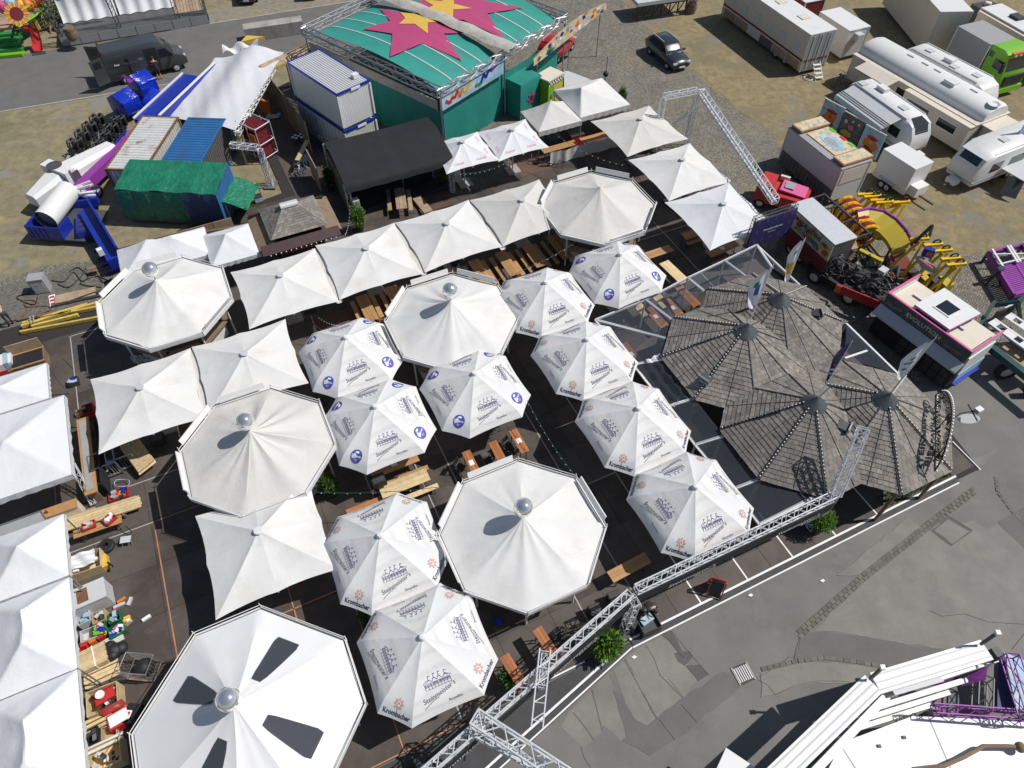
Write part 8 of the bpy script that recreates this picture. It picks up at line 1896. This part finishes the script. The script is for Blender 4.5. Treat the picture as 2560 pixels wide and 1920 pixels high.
for k in range(8): TU((-1.2 + k * .34, -.2, .25), (-1.2 + k * .34, .2, .25), .02, 4).build("rung", "steel_dark", r2); TU((-1.2 + k * .34, .2, .25), (-1.2 + k * .34, .25, .5), .02, 4).build("hook", "grey", r2)

# == FLOODLIGHTS AND SPEAKERS
def flood(label, loc, rz, h, tripod=True):
    t = root("floodlight", label, "lamp", loc, rz, "black floodlights")
    BX(0, 0, h, .62, .5, .38).build("housing", "black", t); BX(0, 0, h + .195, .5, .4, .02).build("cover", "char", t); TU((0, 0, 0), (0, 0, h - .15), .03, 6).build("stand", "steel", t)
    if tripod:
        for k in range(3): a = k * 2.1; TU((0, 0, h * .45), (.45 * math.cos(a), .45 * math.sin(a), .02), .02, 5).build("leg", "steel", t)
    return t
p = W(1, 1, 460, 1020, 2.1); flood("black floodlight on a stand beside the plain square parasols", (p.x, p.y, DZ), GA, 2.0)
p = W(1, 2, 1060, 835, 1.3); flood("black floodlight on a stand at the end of the rough plank tables", (p.x, p.y, DZ), GA, 1.2)
p = W(0, 2, 1365, 480, .6); flood("dark lamp box on the floor by the chipboard panel", (p.x, p.y, DZ), GA, .5, False)
for lb, c, r, x, y in (("black loudspeaker box near the front truss, in the sun", 2, 3, 715, 300), ("black loudspeaker box right against the front truss corner", 2, 3, 880, 190), ("black loudspeaker box under the truss by the vinyl pavilion", 1, 3, 1430, 1610)):
    p = W(c, r, x, y, .5); t = root("speaker_box", lb, "speaker", (p.x, p.y, DZ), R(20), "speakers by the front truss"); B2(-.25, .25, -.22, .22, .02, .62).build("cabinet", "black", t); B2(-.2, .2, -.235, -.22, .08, .56).build("grille", "char", t); B2(-.21, .21, -.18, .18, .62, .63).build("top_plate", "char", t)
fc = root("flight_case", "black flight case with a blue cloth inside at the front truss leg", "case", W(2, 3, 1160, 430, .1), R(22))
for a in ((-.42, .42, -.42, -.38), (-.42, .42, .38, .42)): B2(a[0], a[1], a[2], a[3], .02, .55).build("side", "black", fc)
for x in (-.4, .4): B2(x - .02, x + .02, -.38, .38, .02, .55).build("side", "black", fc)
B2(-.38, .38, -.38, .38, .02, .38).build("base", "char", fc); BX(0, .1, .43, .55, .3, .12, .2).build("folded_cloth", "mural_blue", fc)
t = root("flight_case", "closed dark case beside the flight case at the truss leg", "case", W(2, 3, 1020, 400, .1), R(60)); B2(-.4, .4, -.3, .3, .02, .6).build("body", "char", t); B2(-.41, .41, -.31, .31, .6, .64).build("lid", "black", t)
ab = root("a_board", "red-framed black chalkboard stand casting a shadow near the front edge", "sign", W(2, 3, 1740, 130, DZ), R(75))
for s_ in (-1, 1):
    n_ = MB(); z0, z1 = .02, 1.05; n_.bar((s_ * .28, 0, .12), (s_ * .05, 0, z1), .5, .03, up=(1, 0, 0)); n_.build("board", "black", ab)
    for y in (-.3, .3): BR((s_ * .32, y, 0), (s_ * .05, y, 1.08), .045).build("frame_leg", "red", ab)
    BR((s_ * .29, -.3, .1), (s_ * .29, .3, .1), .04).build("frame_bar", "red", ab)
pts = [(0.02, .3 * math.cos(R(a)), 1.06 + .14 * math.sin(R(a))) for a in range(0, 181, 20)]; PH(pts, .03, 5).build("frame_arch", "red", ab)
dp = root("dustpan", "blue dustpan lying on the dark floor", "dustpan", W(1, 3, 2100, 390, DZ), R(60)); B2(-.17, .17, -.15, .15, .02, .05).build("pan", "blue", dp); BR((0, .15, .05), (0, .38, .08), .04).build("handle", "blue", dp)

# == STRING LIGHTS
def string_light(label, a, b, sag=.35, n=12, m_="cable_green"):
    t = root("string_light", label, "string light", a, 0, "string lights"); d = b - a
    pts = [d * (k / 16) - Vector((0, 0, sag * 4 * (k / 16) * (1 - k / 16))) for k in range(17)]; PH(pts, .014, 4).build("cable", m_, t)
    bl = MB()
    for k in range(n): f = (k + .5) / n; q = d * f - Vector((0, 0, sag * 4 * f * (1 - f) + .06)); bl.ball(q, .03, 6, 4)
    bl.build("bulbs", "bulb", t, kind='stuff'); return t
for lb, a, b in (("string of bulbs from the creased pavilion across to the ball-topped one", (1, 2, 505, 935, 2.7), (1, 2, 1820, 852, 2.9)), ("string of bulbs from the badge parasol down to the front pavilion", (2, 2, 130, 140, 2.7), (2, 2, 565, 815, 2.9)), ("string of bulbs hanging from the ball-less pavilion to the badge parasol", (2, 1, 640, 540, 2.7), (2, 1, 820, 312, 2.9)), ("string of bulbs along the edge of the cream square parasol", (1, 1, 2030, 780, 2.6), (2, 1, 700, 340, 2.7)),
                 ("string of bulbs from the pop-up tents to the parasols by the goal truss", (2, 0, 380, 1160, 2.8), (2, 0, 980, 1425, 2.8)), ("string of bulbs under the cola parasols", (1, 0, 1700, 1500, 2.3), (1, 0, 2200, 1380, 2.3)), ("string of bulbs hanging down beside the stage's truss leg", (1, 1, 810, 100, 2.6), (1, 1, 765, 370, 1.0)), ("string of bulbs from the floodlight to the badge parasol", (1, 1, 530, 1075, 2.1), (1, 1, 770, 1130, 2.4)), ("string of bulbs between the plywood fence and the stage", (1, 0, 530, 1160, 2.4), (1, 0, 800, 1150, 2.6)), ("string of bulbs from the film awning to the crest parasol", (2, 2, 1400, 30 + 160, 2.6), (2, 1, 1500, 1640, 2.7))):
    string_light(lb, W(*a), W(*b))

# == WORK YARD ON THE LEFT
def crate(label, loc, rz, sx, sy, h, m_="crate_green", fill=None, name="crate", group=None, cat="crate", seed=0):
    t = root(name, label, cat, loc, rz, group); th = .025
    B2(-sx / 2, sx / 2, -sy / 2, sy / 2, .02, .05).build("bottom", m_, t)
    for y in (-sy / 2, sy / 2 - th): B2(-sx / 2, sx / 2, y, y + th, .05, h).build("side", m_, t)
    for x in (-sx / 2, sx / 2 - th): B2(x, x + th, -sy / 2 + th, sy / 2 - th, .05, h).build("side", m_, t)
    if fill:
        rr = random.Random(seed)
        for k in range(fill[1]): s_ = rr.uniform(.06, .16); BX(rr.uniform(-sx * .36, sx * .36), rr.uniform(-sy * .34, sy * .34), h * .6 + rr.uniform(0, h * .4), s_ * 1.6, s_, s_ * .8, rr.uniform(0, 3)).build("item", rr.choice(fill[0]), t)
    return t
mix1 = (["pink", "lime", "print_white", "mural_blue", "sun_yellow", "grey_light", "blue", "orange"], 14)
def at03(x, y, z=DZ): p = W(0, 3, x, y, .4); return (p.x, p.y, z)
fz = root("grey_chest", "pale grey chest freezer with stickers and straps on its lid", "chest", at03(800, 215), R(-62)); B2(-.45, .45, -.75, .75, .05, .9).build("body", "grey_light", fz); B2(-.47, .47, -.77, .77, .9, .96).build("lid", "grey_light", fz); B2(-.3, .3, -.30, .1, .96, 1.0).build("strap_bundle", "rust", fz)
for k in range(6): B2(-.462, -.452, -.6 + k * .2, -.46 + k * .2, .3, .5).build("sticker", "char" if k % 2 else "print_white", fz)
PY([(.1 * math.cos(k), -.772, .55 + .14 * math.sin(k)) for k in range(6)]).build("sticker", "print_red", fz)
crate("grey plastic crate with blue packs against the tent", at03(735, 365), GA + R(5), .5, .6, .5, "grey_light", (["mural_blue", "print_white", "blue"], 8), seed=1, group="grey crates"); crate("empty grey plastic tub beside the green crates", at03(765, 505), GA, .6, .5, .35, "grey_light", group="grey crates")
crate("open cardboard box behind the green crates", at03(865, 360), GA, .5, .5, .45, "card", (["grey_light", "char"], 3), "cardboard_box", cat="box")
crate("green crate heaped with neon ribbons", at03(855, 460), GA + R(-8), .5, .55, .38, "crate_green", mix1, seed=2, group="green crates"); crate("green crate full of rainbow-coloured party goods", at03(1010, 465), GA + R(10), .62, .45, .35, "crate_green", mix1, seed=3, group="green crates"); crate("green crate with cables and tins", at03(995, 360), GA, .45, .45, .4, "crate_green", (["char", "blue", "grey", "mural_blue", "pink"], 10), seed=4, group="green crates")
crate("small orange cardboard box beside the green crates", at03(1085, 375), GA + R(30), .3, .26, .22, "card", (["sun_yellow", "print_white"], 3), "cardboard_box", cat="box")
rr = random.Random(51)
for k, (x, y, m_, lb) in enumerate(((1030, 190, "orange", "orange tube lying on the yard floor"), (1100, 200, "grey_light", "pale grey fitting lying on the yard floor"), (1010, 235, "grey_light", "grey jointed bracket beside the chest freezer"), (985, 300, "orange", "orange cloth scrap by the green crates"), (1245, 345, "print_white", "white strip of paper on the dark floor panel"))):
    o = BX(0, 0, .06, .35 if k != 2 else .45, .12, .1, rr.uniform(0, 3)).build("yard_item", m_, loc=at03(x, y)); tag(o, lb, "item")
for k in range(5): pass
wb = root("board_stack", "white boards and red boxes leaning by the tent", "boards", at03(920, 590), GA + R(8))
for k in range(5): B2(-.8, .6, -.05 + k * .07, 0 + k * .07, .05, .12 + .02 * k).build("board", "white_paint", wb)
for k in range(3): B2(-.9 + k * .32, -.66 + k * .32, .4, .65, .05, .3).build("box", "red" if k != 1 else "orange", wb)
crate("red plastic box under the tent's edge", at03(720, 660), GA, .3, .5, .3, "red", name="plastic_box", cat="box")
pk = root("plank_stack", "strapped stack of narrow slats against the tent", "planks", at03(800, 720), GA + R(5))
for k in range(12): B2(-.75, .55 + .02 * (k % 3), -.42 + k * .072, -.42 + k * .072 + .06, .25, .5).build("slat", "plank", pk)
B2(.1, .14, -.44, .46, .2, .515).build("strap", "print_white", pk)
pl = root("pallet_boards", "loose pallet boards beside the wire trolley", "pallet", at03(870, 835), GA + R(3))
for k in range(4): B2(-.7, .6, -.3 + k * .18, -.16 + k * .18, .05, .1 + .04 * (k % 2)).build("board", "plank", pl)
bg = root("bin_bag", "black bin bags beside the wire trolley", "bag", at03(980, 640), 0); q = MB(); [q.ball((x, y, z), r_, 9, 6, .8) for x, y, z, r_ in ((0, 0, .22, .34), (.22, .12, .2, .27), (-.2, .16, .26, .24), (.05, -.2, .3, .22))]; q.build("bag", "black", bg, smooth=True)
wc = root("wire_trolley", "chrome wire trolley holding black bin bags", "trolley", at03(1230, 800), GA + R(-30))
for z in (.12, .95):
    for y in (-.38, .38): TU((-.55, y, z), (.55, y, z), .018, 4).build("rail", "chrome", wc)
    for x in (-.55, .55): TU((x, -.38, z), (x, .38, z), .018, 4).build("rail", "chrome", wc)
for x in (-.55, .55):
    for k in range(7): TU((x, -.38 + k * .127, .12), (x, -.38 + k * .127, .95), .010, 4).build("wire", "chrome", wc)
for k in range(4): TU((-.55, -.38, .25 + k * .18), (.55, -.38, .25 + k * .18), .010, 4).build("wire", "chrome", wc); TU((-.55, .38, .25 + k * .18), (.55, .38, .25 + k * .18), .010, 4).build("wire", "chrome", wc)
q = MB(); q.ball((.15, 0, .45), .38, 12, 8, .8); q.build("bin_bag", "black", wc, smooth=True)
def wood_crate(label, loc, rz, sx, sy, h, items, seed): return crate(label, loc, rz, sx, sy, h, "plank", items, "wooden_crate", cat="crate", seed=seed, group="wooden crates")
wood_crate("deep wooden crate with black cables and a red tray on top", at03(925, 1090), GA + R(-2), 1.1, .95, .75, (["black", "black", "char", "print_white"], 14), 5)
t = root("toolbox", "open red tray with a white reel lying on the wooden crate", "toolbox", at03(955, 1070, .85), GA + R(10)); B2(-.35, .35, -.22, .22, .0, .05).build("tray", "red", t); B2(-.35, .35, -.24, -.21, .05, .16).build("side", "red", t); B2(-.35, .35, .21, .24, .05, .16).build("side", "red", t); MB().lathe([(.001, .2), (.16, .2), (.16, .12), (.001, .12)], 14, (-.1, .1, 0)).build("reel", "print_white", t)
t = root("toolbox", "open red metal toolbox full of papers beside the wooden crate", "toolbox", at03(1040, 1235), GA + R(8)); B2(-.4, .4, -.3, .3, .02, .45).build("body", "red", t); B2(-.34, .34, -.22, .22, .45, .5).build("papers", "print_white", t); BR((0, .32, .5), (0, .4, .9), .8, .03, up=(0, 1, 0)).build("lid", "red", t)
t = root("tool_case", "black hard case with red and white label beside the red toolbox", "case", at03(1150, 1195), GA + R(-30)); B2(-.25, .25, -.35, .35, .02, .45).build("body", "black", t); B2(-.2, .0, -.2, .1, .45, .455).build("label_plate", "print_white", t); B2(-.17, -.05, -.15, .05, .455, .46).build("label_mark", "red", t)
bk_ = root("timber_beams", "loose timber offcuts between the crates", "timber", at03(860, 1270), GA + R(4))
for k in range(3): B2(-.8 + .1 * k, .5, -.2 + k * .16, -.08 + k * .16, .3 + .05 * k, .38 + .05 * k).build("beam", "plank", bk_)
crate("cardboard box with cut flaps below the red toolbox", at03(945, 1345), GA + R(-5), .55, .45, .35, "card", name="cardboard_box", cat="box"); crate("black flight case with silver edges under the tent's edge", at03(800, 1400), GA, .55, .6, .5, "black", (["char", "steel"], 4), "open_case", cat="case")
ln = root("lamp_tubes", "pair of white tube lamps lying across the crates", "lamps", at03(900, 1470, .6), GA + R(2))
for y in (-.08, .08): TU((-.85, y, 0), (.75, y, 0), .06, 8).build("tube", "white_metal", ln)
wood_crate("wooden crate with a white cable coil and clear sacks", at03(930, 1570), GA, 1.2, .9, .7, (["grey_light", "print_white", "char"], 10), 8)
# row 2 of the yard
def at02(x, y, z=DZ): p = W(0, 2, x, y, .4); return (p.x, p.y, z)
def wirebox(label, loc, rz, items, seed):
    t = root("mesh_box_pallet", label, "pallet box", loc, rz, "mesh pallet boxes"); s_ = .55
    for x in (-s_, s_):
        for y in (-s_ * .8, s_ * .8): BR((x, y, 0), (x, y, 1.0), .06).build("corner_post", "steel", t)
    for z in (.15, 1.0):
        for y in (-s_ * .8, s_ * .8): BR((-s_, y, z), (s_, y, z), .05).build("rail", "steel", t)
        for x in (-s_, s_): BR((x, -s_ * .8, z), (x, s_ * .8, z), .05).build("rail", "steel", t)
    for k in range(8): x = -s_ + (k + .5) * 2 * s_ / 8; TU((x, -s_ * .8, .15), (x, -s_ * .8, 1.0), .008, 4).build("wire", "steel", t)
    B2(-s_, s_, -s_ * .8, s_ * .8, .12, .16).build("floor", "steel_dark", t); rr = random.Random(seed)
    for k in range(items[1]): TU((rr.uniform(-.45, .45), rr.uniform(-.35, .35), rr.uniform(.2, .45)), (rr.uniform(-.45, .45), rr.uniform(-.35, .35), rr.uniform(.3, .55)), .06, 7).build("item", rr.choice(items[0]), t)
    return t
wirebox("steel mesh box pallet with dark bottles and pale fittings", at02(930, 720), GA + R(3), (["black", "grey", "char", "grey_light"], 16), 1); wirebox("steel mesh box pallet with black rods, next to the chipboard", at02(1070, 650), GA + R(3), (["black", "char"], 10), 2)
ob2 = root("chipboard_panel", "chipboard panel lying tilted over a frame beside the mesh pallets", "board", at02(1215, 640), GA + R(18)); SB([(-.42, -.9, .55), (.42, -.75, .55), (.42, .9, .9), (-.42, .9, .9)], .04).build("panel", "osb", ob2); SB([(-.46, -.95, .42), (.44, -.82, .42), (.44, .85, .6), (-.46, .9, .6)], .04).build("panel", "plank", ob2); B2(-.35, .35, -.5, .8, .02, .4).build("frame", "ply_dark", ob2)
crate("red tray of tools and blue cable on the yard floor", at02(1010, 935), GA + R(-3), .85, .55, .18, "red", (["char", "black", "blue", "mural_blue", "grey", "orange"], 14), "tool_tray", cat="tray", seed=9)
q = root("cable_loop", "blue cable loop over the red tray", "cable", at02(1050, 850, .35), 0); PH([(.3 * math.cos(a) * 1.2, .22 * math.sin(a), .05 * math.sin(3 * a)) for a in [k * .5 for k in range(14)]], .018, 5).build("cable", "mural_blue", q)
lm = root("lumber_stack", "long stack of fresh pale planks beside the pop-up tent", "lumber", at02(880, 1130), GA - R(3)); rr = random.Random(77)
for k in range(10): z = .3 + .045 * (k // 5); y = -.3 + (k % 5) * .14; B2(-1.6 + rr.uniform(-.1, .1), 1.55 + rr.uniform(-.15, .2), y, y + .13, z, z + .04).build("plank", "plank", lm)
for x in (-.9, .9): B2(x - .05, x + .05, -.4, .5, .05, .29).build("bearer", "ply_dark", lm)
tb1_ = beer_table("worn yellow-brown bench table with two red boxes on it", at02(870, 1260), GA - R(2), "wood", 2.0, .42, .6, group="yard tables")
crate("red plastic box of screws on the worn bench table", at02(805, 1260, .72), GA + R(2), .55, .36, .16, "red", (["print_rose", "grey_light"], 8), "plastic_box", cat="box", seed=11); crate("red plastic box of white tools on the worn bench table", at02(985, 1205, .72), GA + R(30), .5, .4, .2, "red", (["print_white", "char", "grey"], 8), "plastic_box", cat="box", seed=12)
sp_ = root("cable_reel", "black cable reel and folding stand on the yard floor", "reel", at02(905, 1385), 0); MB().lathe([(.3, .02), (.34, .06), (.34, .2), (.3, .24), (.12, .24), (.12, .02)], 16).build("reel", "black", sp_, smooth=40); PH([(.3, .1, .1), (.8, .3, .1), (1.0, .6, .3), (.7, .8, .5)], .02, 4).build("cable", "cable", sp_)
t = root("site_stool", "small grey platform step and steel frame by the cable reel", "step", at02(1085, 1345), R(10)); B2(-.22, .22, -.16, .16, .3, .33).build("top", "grey_light", t)
for x in (-.2, .2): BR((x, -.2, 0), (x, .15, .3), .03).build("leg", "steel", t)
wood_crate("wooden pallet crate covered with a crumpled white sheet", at02(765, 1560), GA - R(3), 1.2, .9, .6, (["print_white"], 3), 13)
m = MB(); m.grid(lambda f, g: (-.5 + f * .95, -.35 + g * .7, .62 + .05 * math.sin(f * 9 + g * 4) + .04 * math.sin(g * 13)), 12, 10); tag(m.build("white_sheet", "cloth_bright", loc=at02(755, 1545, DZ + .05), rz=GA - R(3), smooth=True), "crumpled white sheet over the pallet crate", "sheet")
t = root("power_tool", "yellow power tool with black handle beside the pallet crate", "tool", at02(905, 1535, DZ), R(-60)); B2(-.3, .3, -.14, .14, .1, .4).build("body", "sun_yellow", t); BR((.1, .1, .35), (.5, .3, .45), .08).build("handle", "black", t)
oc_ = root("orange_counter", "long orange-edged counter along the big white tent", "counter", uv(-10.0, 24.9, DZ), GA); B2(-.55, .0, -2.4, 2.2, .9, .96).build("top", "wood", oc_); B2(-.45, -.15, -2.2, 2.0, .965, .985).build("inlay", "grey", oc_)
for y in (-2.2, 0, 2.0): B2(-.5, -.1, y - .05, y + .05, 0, .9).build("support", "ply_dark", oc_)
nt_ = root("netting_screen", "black netting screen beside the orange counter", "screen", uv(-9.75, 24.6, DZ), GA)
for k in range(5): B2(-.03, .03, -1.9 + k * .8, -1.14 + k * .8, .1, 1.1).build("panel", "black_cloth", nt_)
c2 = root("orange_counter", "orange-edged counter with bottles under the silver valance", "counter", uv(-12.2, 22.3, DZ), GA); B2(-1.3, 1.3, -.25, .25, .9, .95).build("top", "wood", c2); B2(-1.3, 1.3, -.2, .2, .05, .9).build("body", "cream", c2)
for k in range(6): TU((-1.0 + k * .22, 0, .95), (-1.0 + k * .22, 0, 1.15), .04, 7).build("bottle", "rust", c2)
ms_ = root("barrier_mat", "green and rust lettered doormat leaning below the silver valance", "mat", uv(-11.5, 21.9, DZ), GA); B2(-1.1, 1.1, -.3, .3, .3, .34).build("mat", "ply", ms_); w = MB(); lettering(w, "Steinmeister's", 1.5, lambda x, y: Vector((x, y - .08, .35))); w.build("lettering", "print_white", ms_)
fe = root("fence_panel", "grey mesh site fence panel leaning at the tent", "fence", uv(-13.3, 21.5, DZ), GA)
fr_pts = [(-1.3, 0, .2), (-1.3, .5, 1.6), (1.2, .5, 1.6), (1.2, 0, .2), (-1.3, 0, .2)]; PH(fr_pts, .03, 5).build("frame", "steel", fe); MB().add([fr_pts[0], fr_pts[3], fr_pts[2], fr_pts[1]], [(0, 1, 2, 3)]).build("mesh_sheet", "grey_light", fe)
tt_ = root("folded_truss", "folded silver truss leg leaning beside the orange counter", "truss", at02(760, 930), 0); truss(tt_, (-.3, .6, 1.7), (.35, -.5, .1), .22, .02)
cs2 = root("sign_case", "wooden tray of slats lying on the yard floor", "tray", at02(760, 940), GA)
for k in range(5): B2(-.3, .3, -.3 + k * .12, -.22 + k * .12, .05, .2).build("slat", "ply_dark", cs2)
crate("red crates and black hoses under the corner parasol", at02(770, 230), GA, .5, .6, .5, "red", (["black", "char", "grey"], 10), "plastic_box", cat="box", seed=15); crate("small cardboard box behind the big white tent", at02(670, 235), GA, .3, .3, .25, "card", name="cardboard_box", cat="box")
# row 1 of the yard
def at01(x, y, z=DZ, h=.4): p = W(0, 1, x, y, h); return (p.x, p.y, z)
eb = root("power_cabinet", "grey power distribution cabinet on the cobbles", "cabinet", at01(370, 830, .02, .2), R(12)); B2(-.4, .4, -.3, .3, .02, 1.0).build("body", "grey", eb); B2(-.43, .43, -.33, .33, 1.0, 1.08).build("lid", "grey", eb); B2(-.33, .33, -.315, -.30, .1, .9).build("door", "grey_light", eb); B2(-.08, .02, -.325, -.315, .65, .75).build("warning_sign", "sun_yellow", eb)
for k, (lb, pts) in enumerate((("tangle of black cables from the power cabinet", [(450, 770), (560, 780), (640, 700), (720, 780), (820, 700), (900, 790), (980, 740)]), ("black cable looped over the cobbles by the plywood sheet", [(500, 800), (600, 830), (700, 740), (760, 660), (820, 720), (700, 800), (880, 830)]), ("black cable running to the octagonal pavilion", [(600, 700), (680, 660), (760, 720), (860, 740), (960, 780)]), ("brown cable snaking from the walking person's tool", [(40, 1130), (150, 1110), (250, 1040), (330, 960), (220, 940), (240, 1000), (400, 990), (440, 1030), (300, 1070)]), ("black cable loop beside the power cabinet", [(330, 900), (300, 980), (180, 940), (160, 910), (260, 880)]), ("thin black cable running down over the deck panels", [(200, 1230), (330, 1290), (480, 1390), (600, 1500), (720, 1620), (800, 1690)]))):
    P3 = [Vector(at01(x, y, .06 + .03 * (i % 2), 0)) for i, (x, y) in enumerate(pts)]; sm_ = []
    for i in range(len(P3) - 1):
        for s_ in range(6):
            f = s_ / 6; p0, p1, p2, p3 = P3[max(i - 1, 0)], P3[i], P3[i + 1], P3[min(i + 2, len(P3) - 1)]; sm_.append(.5 * ((2 * p1) + (p2 - p0) * f + (2 * p0 - 5 * p1 + 4 * p2 - p3) * f * f + (3 * p1 - p0 - 3 * p2 + p3) * f ** 3))
    sm_.append(P3[-1]); tag(PH(sm_, .028, 5).build("cable", "rust" if "brown" in lb else "cable"), lb, "cable", "loose cables")
ps = root("plywood_sheet", "brown plywood sheet lying on timber by the cables", "board", at01(635, 870, .05), GA - R(6)); B2(-1.1, 1.1, -.35, .35, .12, .16).build("sheet", "ply", ps); B2(-1.3, 1.6, -.45, -.38, .02, .12).build("bearer", "steel_dark", ps)
p2 = root("plywood_sheet", "brown boards on the ground behind the double-peaked tent", "board", at01(900, 620, .02), GA)
for k in range(3): B2(-1.1, 1.1, -.5 + k * .36, -.18 + k * .36, .02, .06 + .02 * k).build("board", "ply_dark", p2)
sn = root("warning_board", "small white board with red bars lying by the plywood", "sign", at01(460, 945, .03, 0), R(-62)); B2(-.5, .5, -.17, .17, .02, .06).build("board", "print_white", sn)
for k in range(3): B2(-.38 + k * .3, -.2 + k * .3, -.13, .13, .06, .066).build("bar", "red", sn)
yb = root("beam_stack", "bundle of long yellow formwork beams on the deck's edge", "beams", at01(560, 1060, .06, 0), 0); o_ = Vector(at01(560, 1060, .06, 0))
for k, (a, b) in enumerate((((190, 1165), (900, 945)), ((200, 1140), (760, 975)), ((280, 1165), (680, 1065)), ((180, 1215), (900, 1080)), ((610, 1045), (900, 990)), ((250, 1120), (620, 1040)))):
    BR(Vector(at01(*a, .22, .2)) - o_, Vector(at01(*b, .22, .2)) - o_, .13, .2).build("beam", "plank_yellow", yb)
for f in (.12, .16): p = Vector(at01(190, 1150, .3, .2)).lerp(Vector(at01(900, 960, .3, .2)), f) - o_; BX(p.x, p.y, .34, .06, .6, .03, GA).build("strap", "grey", yb)
db = BR(Vector(at01(150, 1110, .12, .1)), Vector(at01(1030, 930, .12, .1)), .14, .12).build("edge_beam", "ply_dark"); tag(db, "dark timber beam along the cobbles' edge", "beam"); tag(BR(Vector(at01(590, 960, .14, .1)), Vector(at01(1050, 800, .14, .1)), .12, .14).build("edge_beam", "steel_dark"), "dark steel beam lying behind the plywood sheet", "beam")
ox_ = root("open_crate", "big wooden crate with raised lid behind the flat white tent", "crate", at01(270, 1480, DZ), GA)
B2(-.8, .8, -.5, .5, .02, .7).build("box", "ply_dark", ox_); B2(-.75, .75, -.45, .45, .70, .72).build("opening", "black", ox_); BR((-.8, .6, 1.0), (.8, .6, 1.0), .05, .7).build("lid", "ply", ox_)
for y in (-.5, .5): B2(-.82, .82, y - .03, y + .03, .66, .74).build("rim", "wood", ox_)
crate("blue toolbox with pliers on the deck by the corner parasol", at01(625, 1625), GA, .5, .45, .3, "char", (["blue", "mural_blue", "grey_light"], 10), "toolbox", cat="toolbox", seed=21)
mg = root("machine_box", "white and red machine box peeping out beside the flat tent", "machine", at01(40, 1520), GA); B2(-.5, .6, -.4, .4, .02, .9).build("body", "white_paint", mg); B2(.25, .45, -.42, .42, .5, .95).build("band", "mural_blue", mg); B2(-.3, .2, -.45, -.40, .2, .5).build("motor", "red", mg)
bkt = None
for x in (1150, 1195, 1245, 1285):
    p = at01(x, 1425, DZ, .5); lb = "white bucket in the row beneath the pavilion's eaves"
    if bkt is None:
        bkt = root("bucket", lb, "bucket", p, 0, "buckets under the pavilion"); MB().lathe([(.001, .02), (.13, .02), (.16, .36), (.14, .36), (.12, .06)], 12).build("pail", "white_paint", bkt, smooth=40)
    else: clone(bkt, lb, p)
# litter and odd parts behind the stage
def at10(x, y, z=DZ, h=.3): p = W(1, 0, x, y, h); return (p.x, p.y, z)
lp = root("yellow_plank", "pale yellow plank standing on a trolley behind the stage", "plank", at10(420, 1390), R(80)); BR((-1.0, 0, .9), (1.1, 0, 1.1), .3, .05).build("plank", "plank", lp); B2(-.3, .5, -.3, .3, .3, .36).build("trolley", "steel", lp)
for x in (-.2, .4):
    for y in (-.25, .25): TU((x, y, 0), (x, y, .9), .025, 5).build("post", "alu", lp)
t = root("orange_board", "upright orange board beside the tarpaulin's truss", "board", at10(90, 960), R(60)); B2(-.1, .1, -.5, .5, .05, 1.1).build("panel", "orange", t)
t = root("blue_sheet", "crumpled pale blue plastic sheet on the floor near the truss", "sheet", at10(140, 1000), 0); m = MB(); m.grid(lambda f, g: (-.5 + f, -.3 + .6 * g + .2 * f, .1 + .12 * math.sin(f * 9) * math.sin(g * 7)), 8, 6); m.build("sheet", "mural_blue", t, smooth=True)
t = root("chequered_cloth", "black and white chequered cloth in the shade behind the stage", "cloth", at10(375, 1210), R(20))
for i in range(5):
    for j in range(3): B2(-.5 + i * .2, -.3 + i * .2, -.3 + j * .2, -.1 + j * .2, .5, .52).build("square", "print_white" if (i + j) % 2 else "black", t)
t = root("blue_cooler", "small blue cooler beside the kiosk's back", "box", W(1, 1, 25, 75, DZ), R(30)); B2(-.25, .25, -.2, .2, .02, .35).build("body", "mural_blue", t); B2(-.26, .26, -.21, .21, .35, .4).build("lid", "char", t)
t = root("wire_pile", "pile of steel frames and chairs in the shade left of the stage", "frames", at10(400, 1480), R(15)); rr = random.Random(44)
for k in range(16): TU((rr.uniform(-.5, .5), rr.uniform(-.9, .9), rr.uniform(.1, .8)), (rr.uniform(-.5, .5), rr.uniform(-.9, .9), rr.uniform(.1, .9)), .025, 5).build("rod", rr.choice(["alu", "steel", "steel_dark"]), t)
# white bits on the plaza
for lb, c, r, x, y in (("scrap of white paper on the asphalt near the sett band", 3, 3, 470, 45), ("white feather-like scrap near the ramp", 2, 3, 2060, 170), ("pale scrap of paper near the drain side of the ramp", 2, 3, 1055, 705)):
    tag(MB().add([(-.12, 0, .03), (0, -.06, .04), (.12, .02, .03), (.02, .08, .06)], [(0, 1, 2, 3)]).build("paper_scrap", "print_white", loc=W(c, r, x, y, .03)), lb, "paper")
mw = root("wing_speaker_pole", "thin black pole with a round camera on the cobbles by the pop-up tent", "pole", W(2, 0, 800, 740, .02), 0); TU((0, 0, 0), (0, 0, 2.3), .025, 6).build("pole", "black", mw); q = MB(); q.ball((0, 0, .95), .22, 12, 8); q.build("camera_dome", "black", mw, smooth=True)
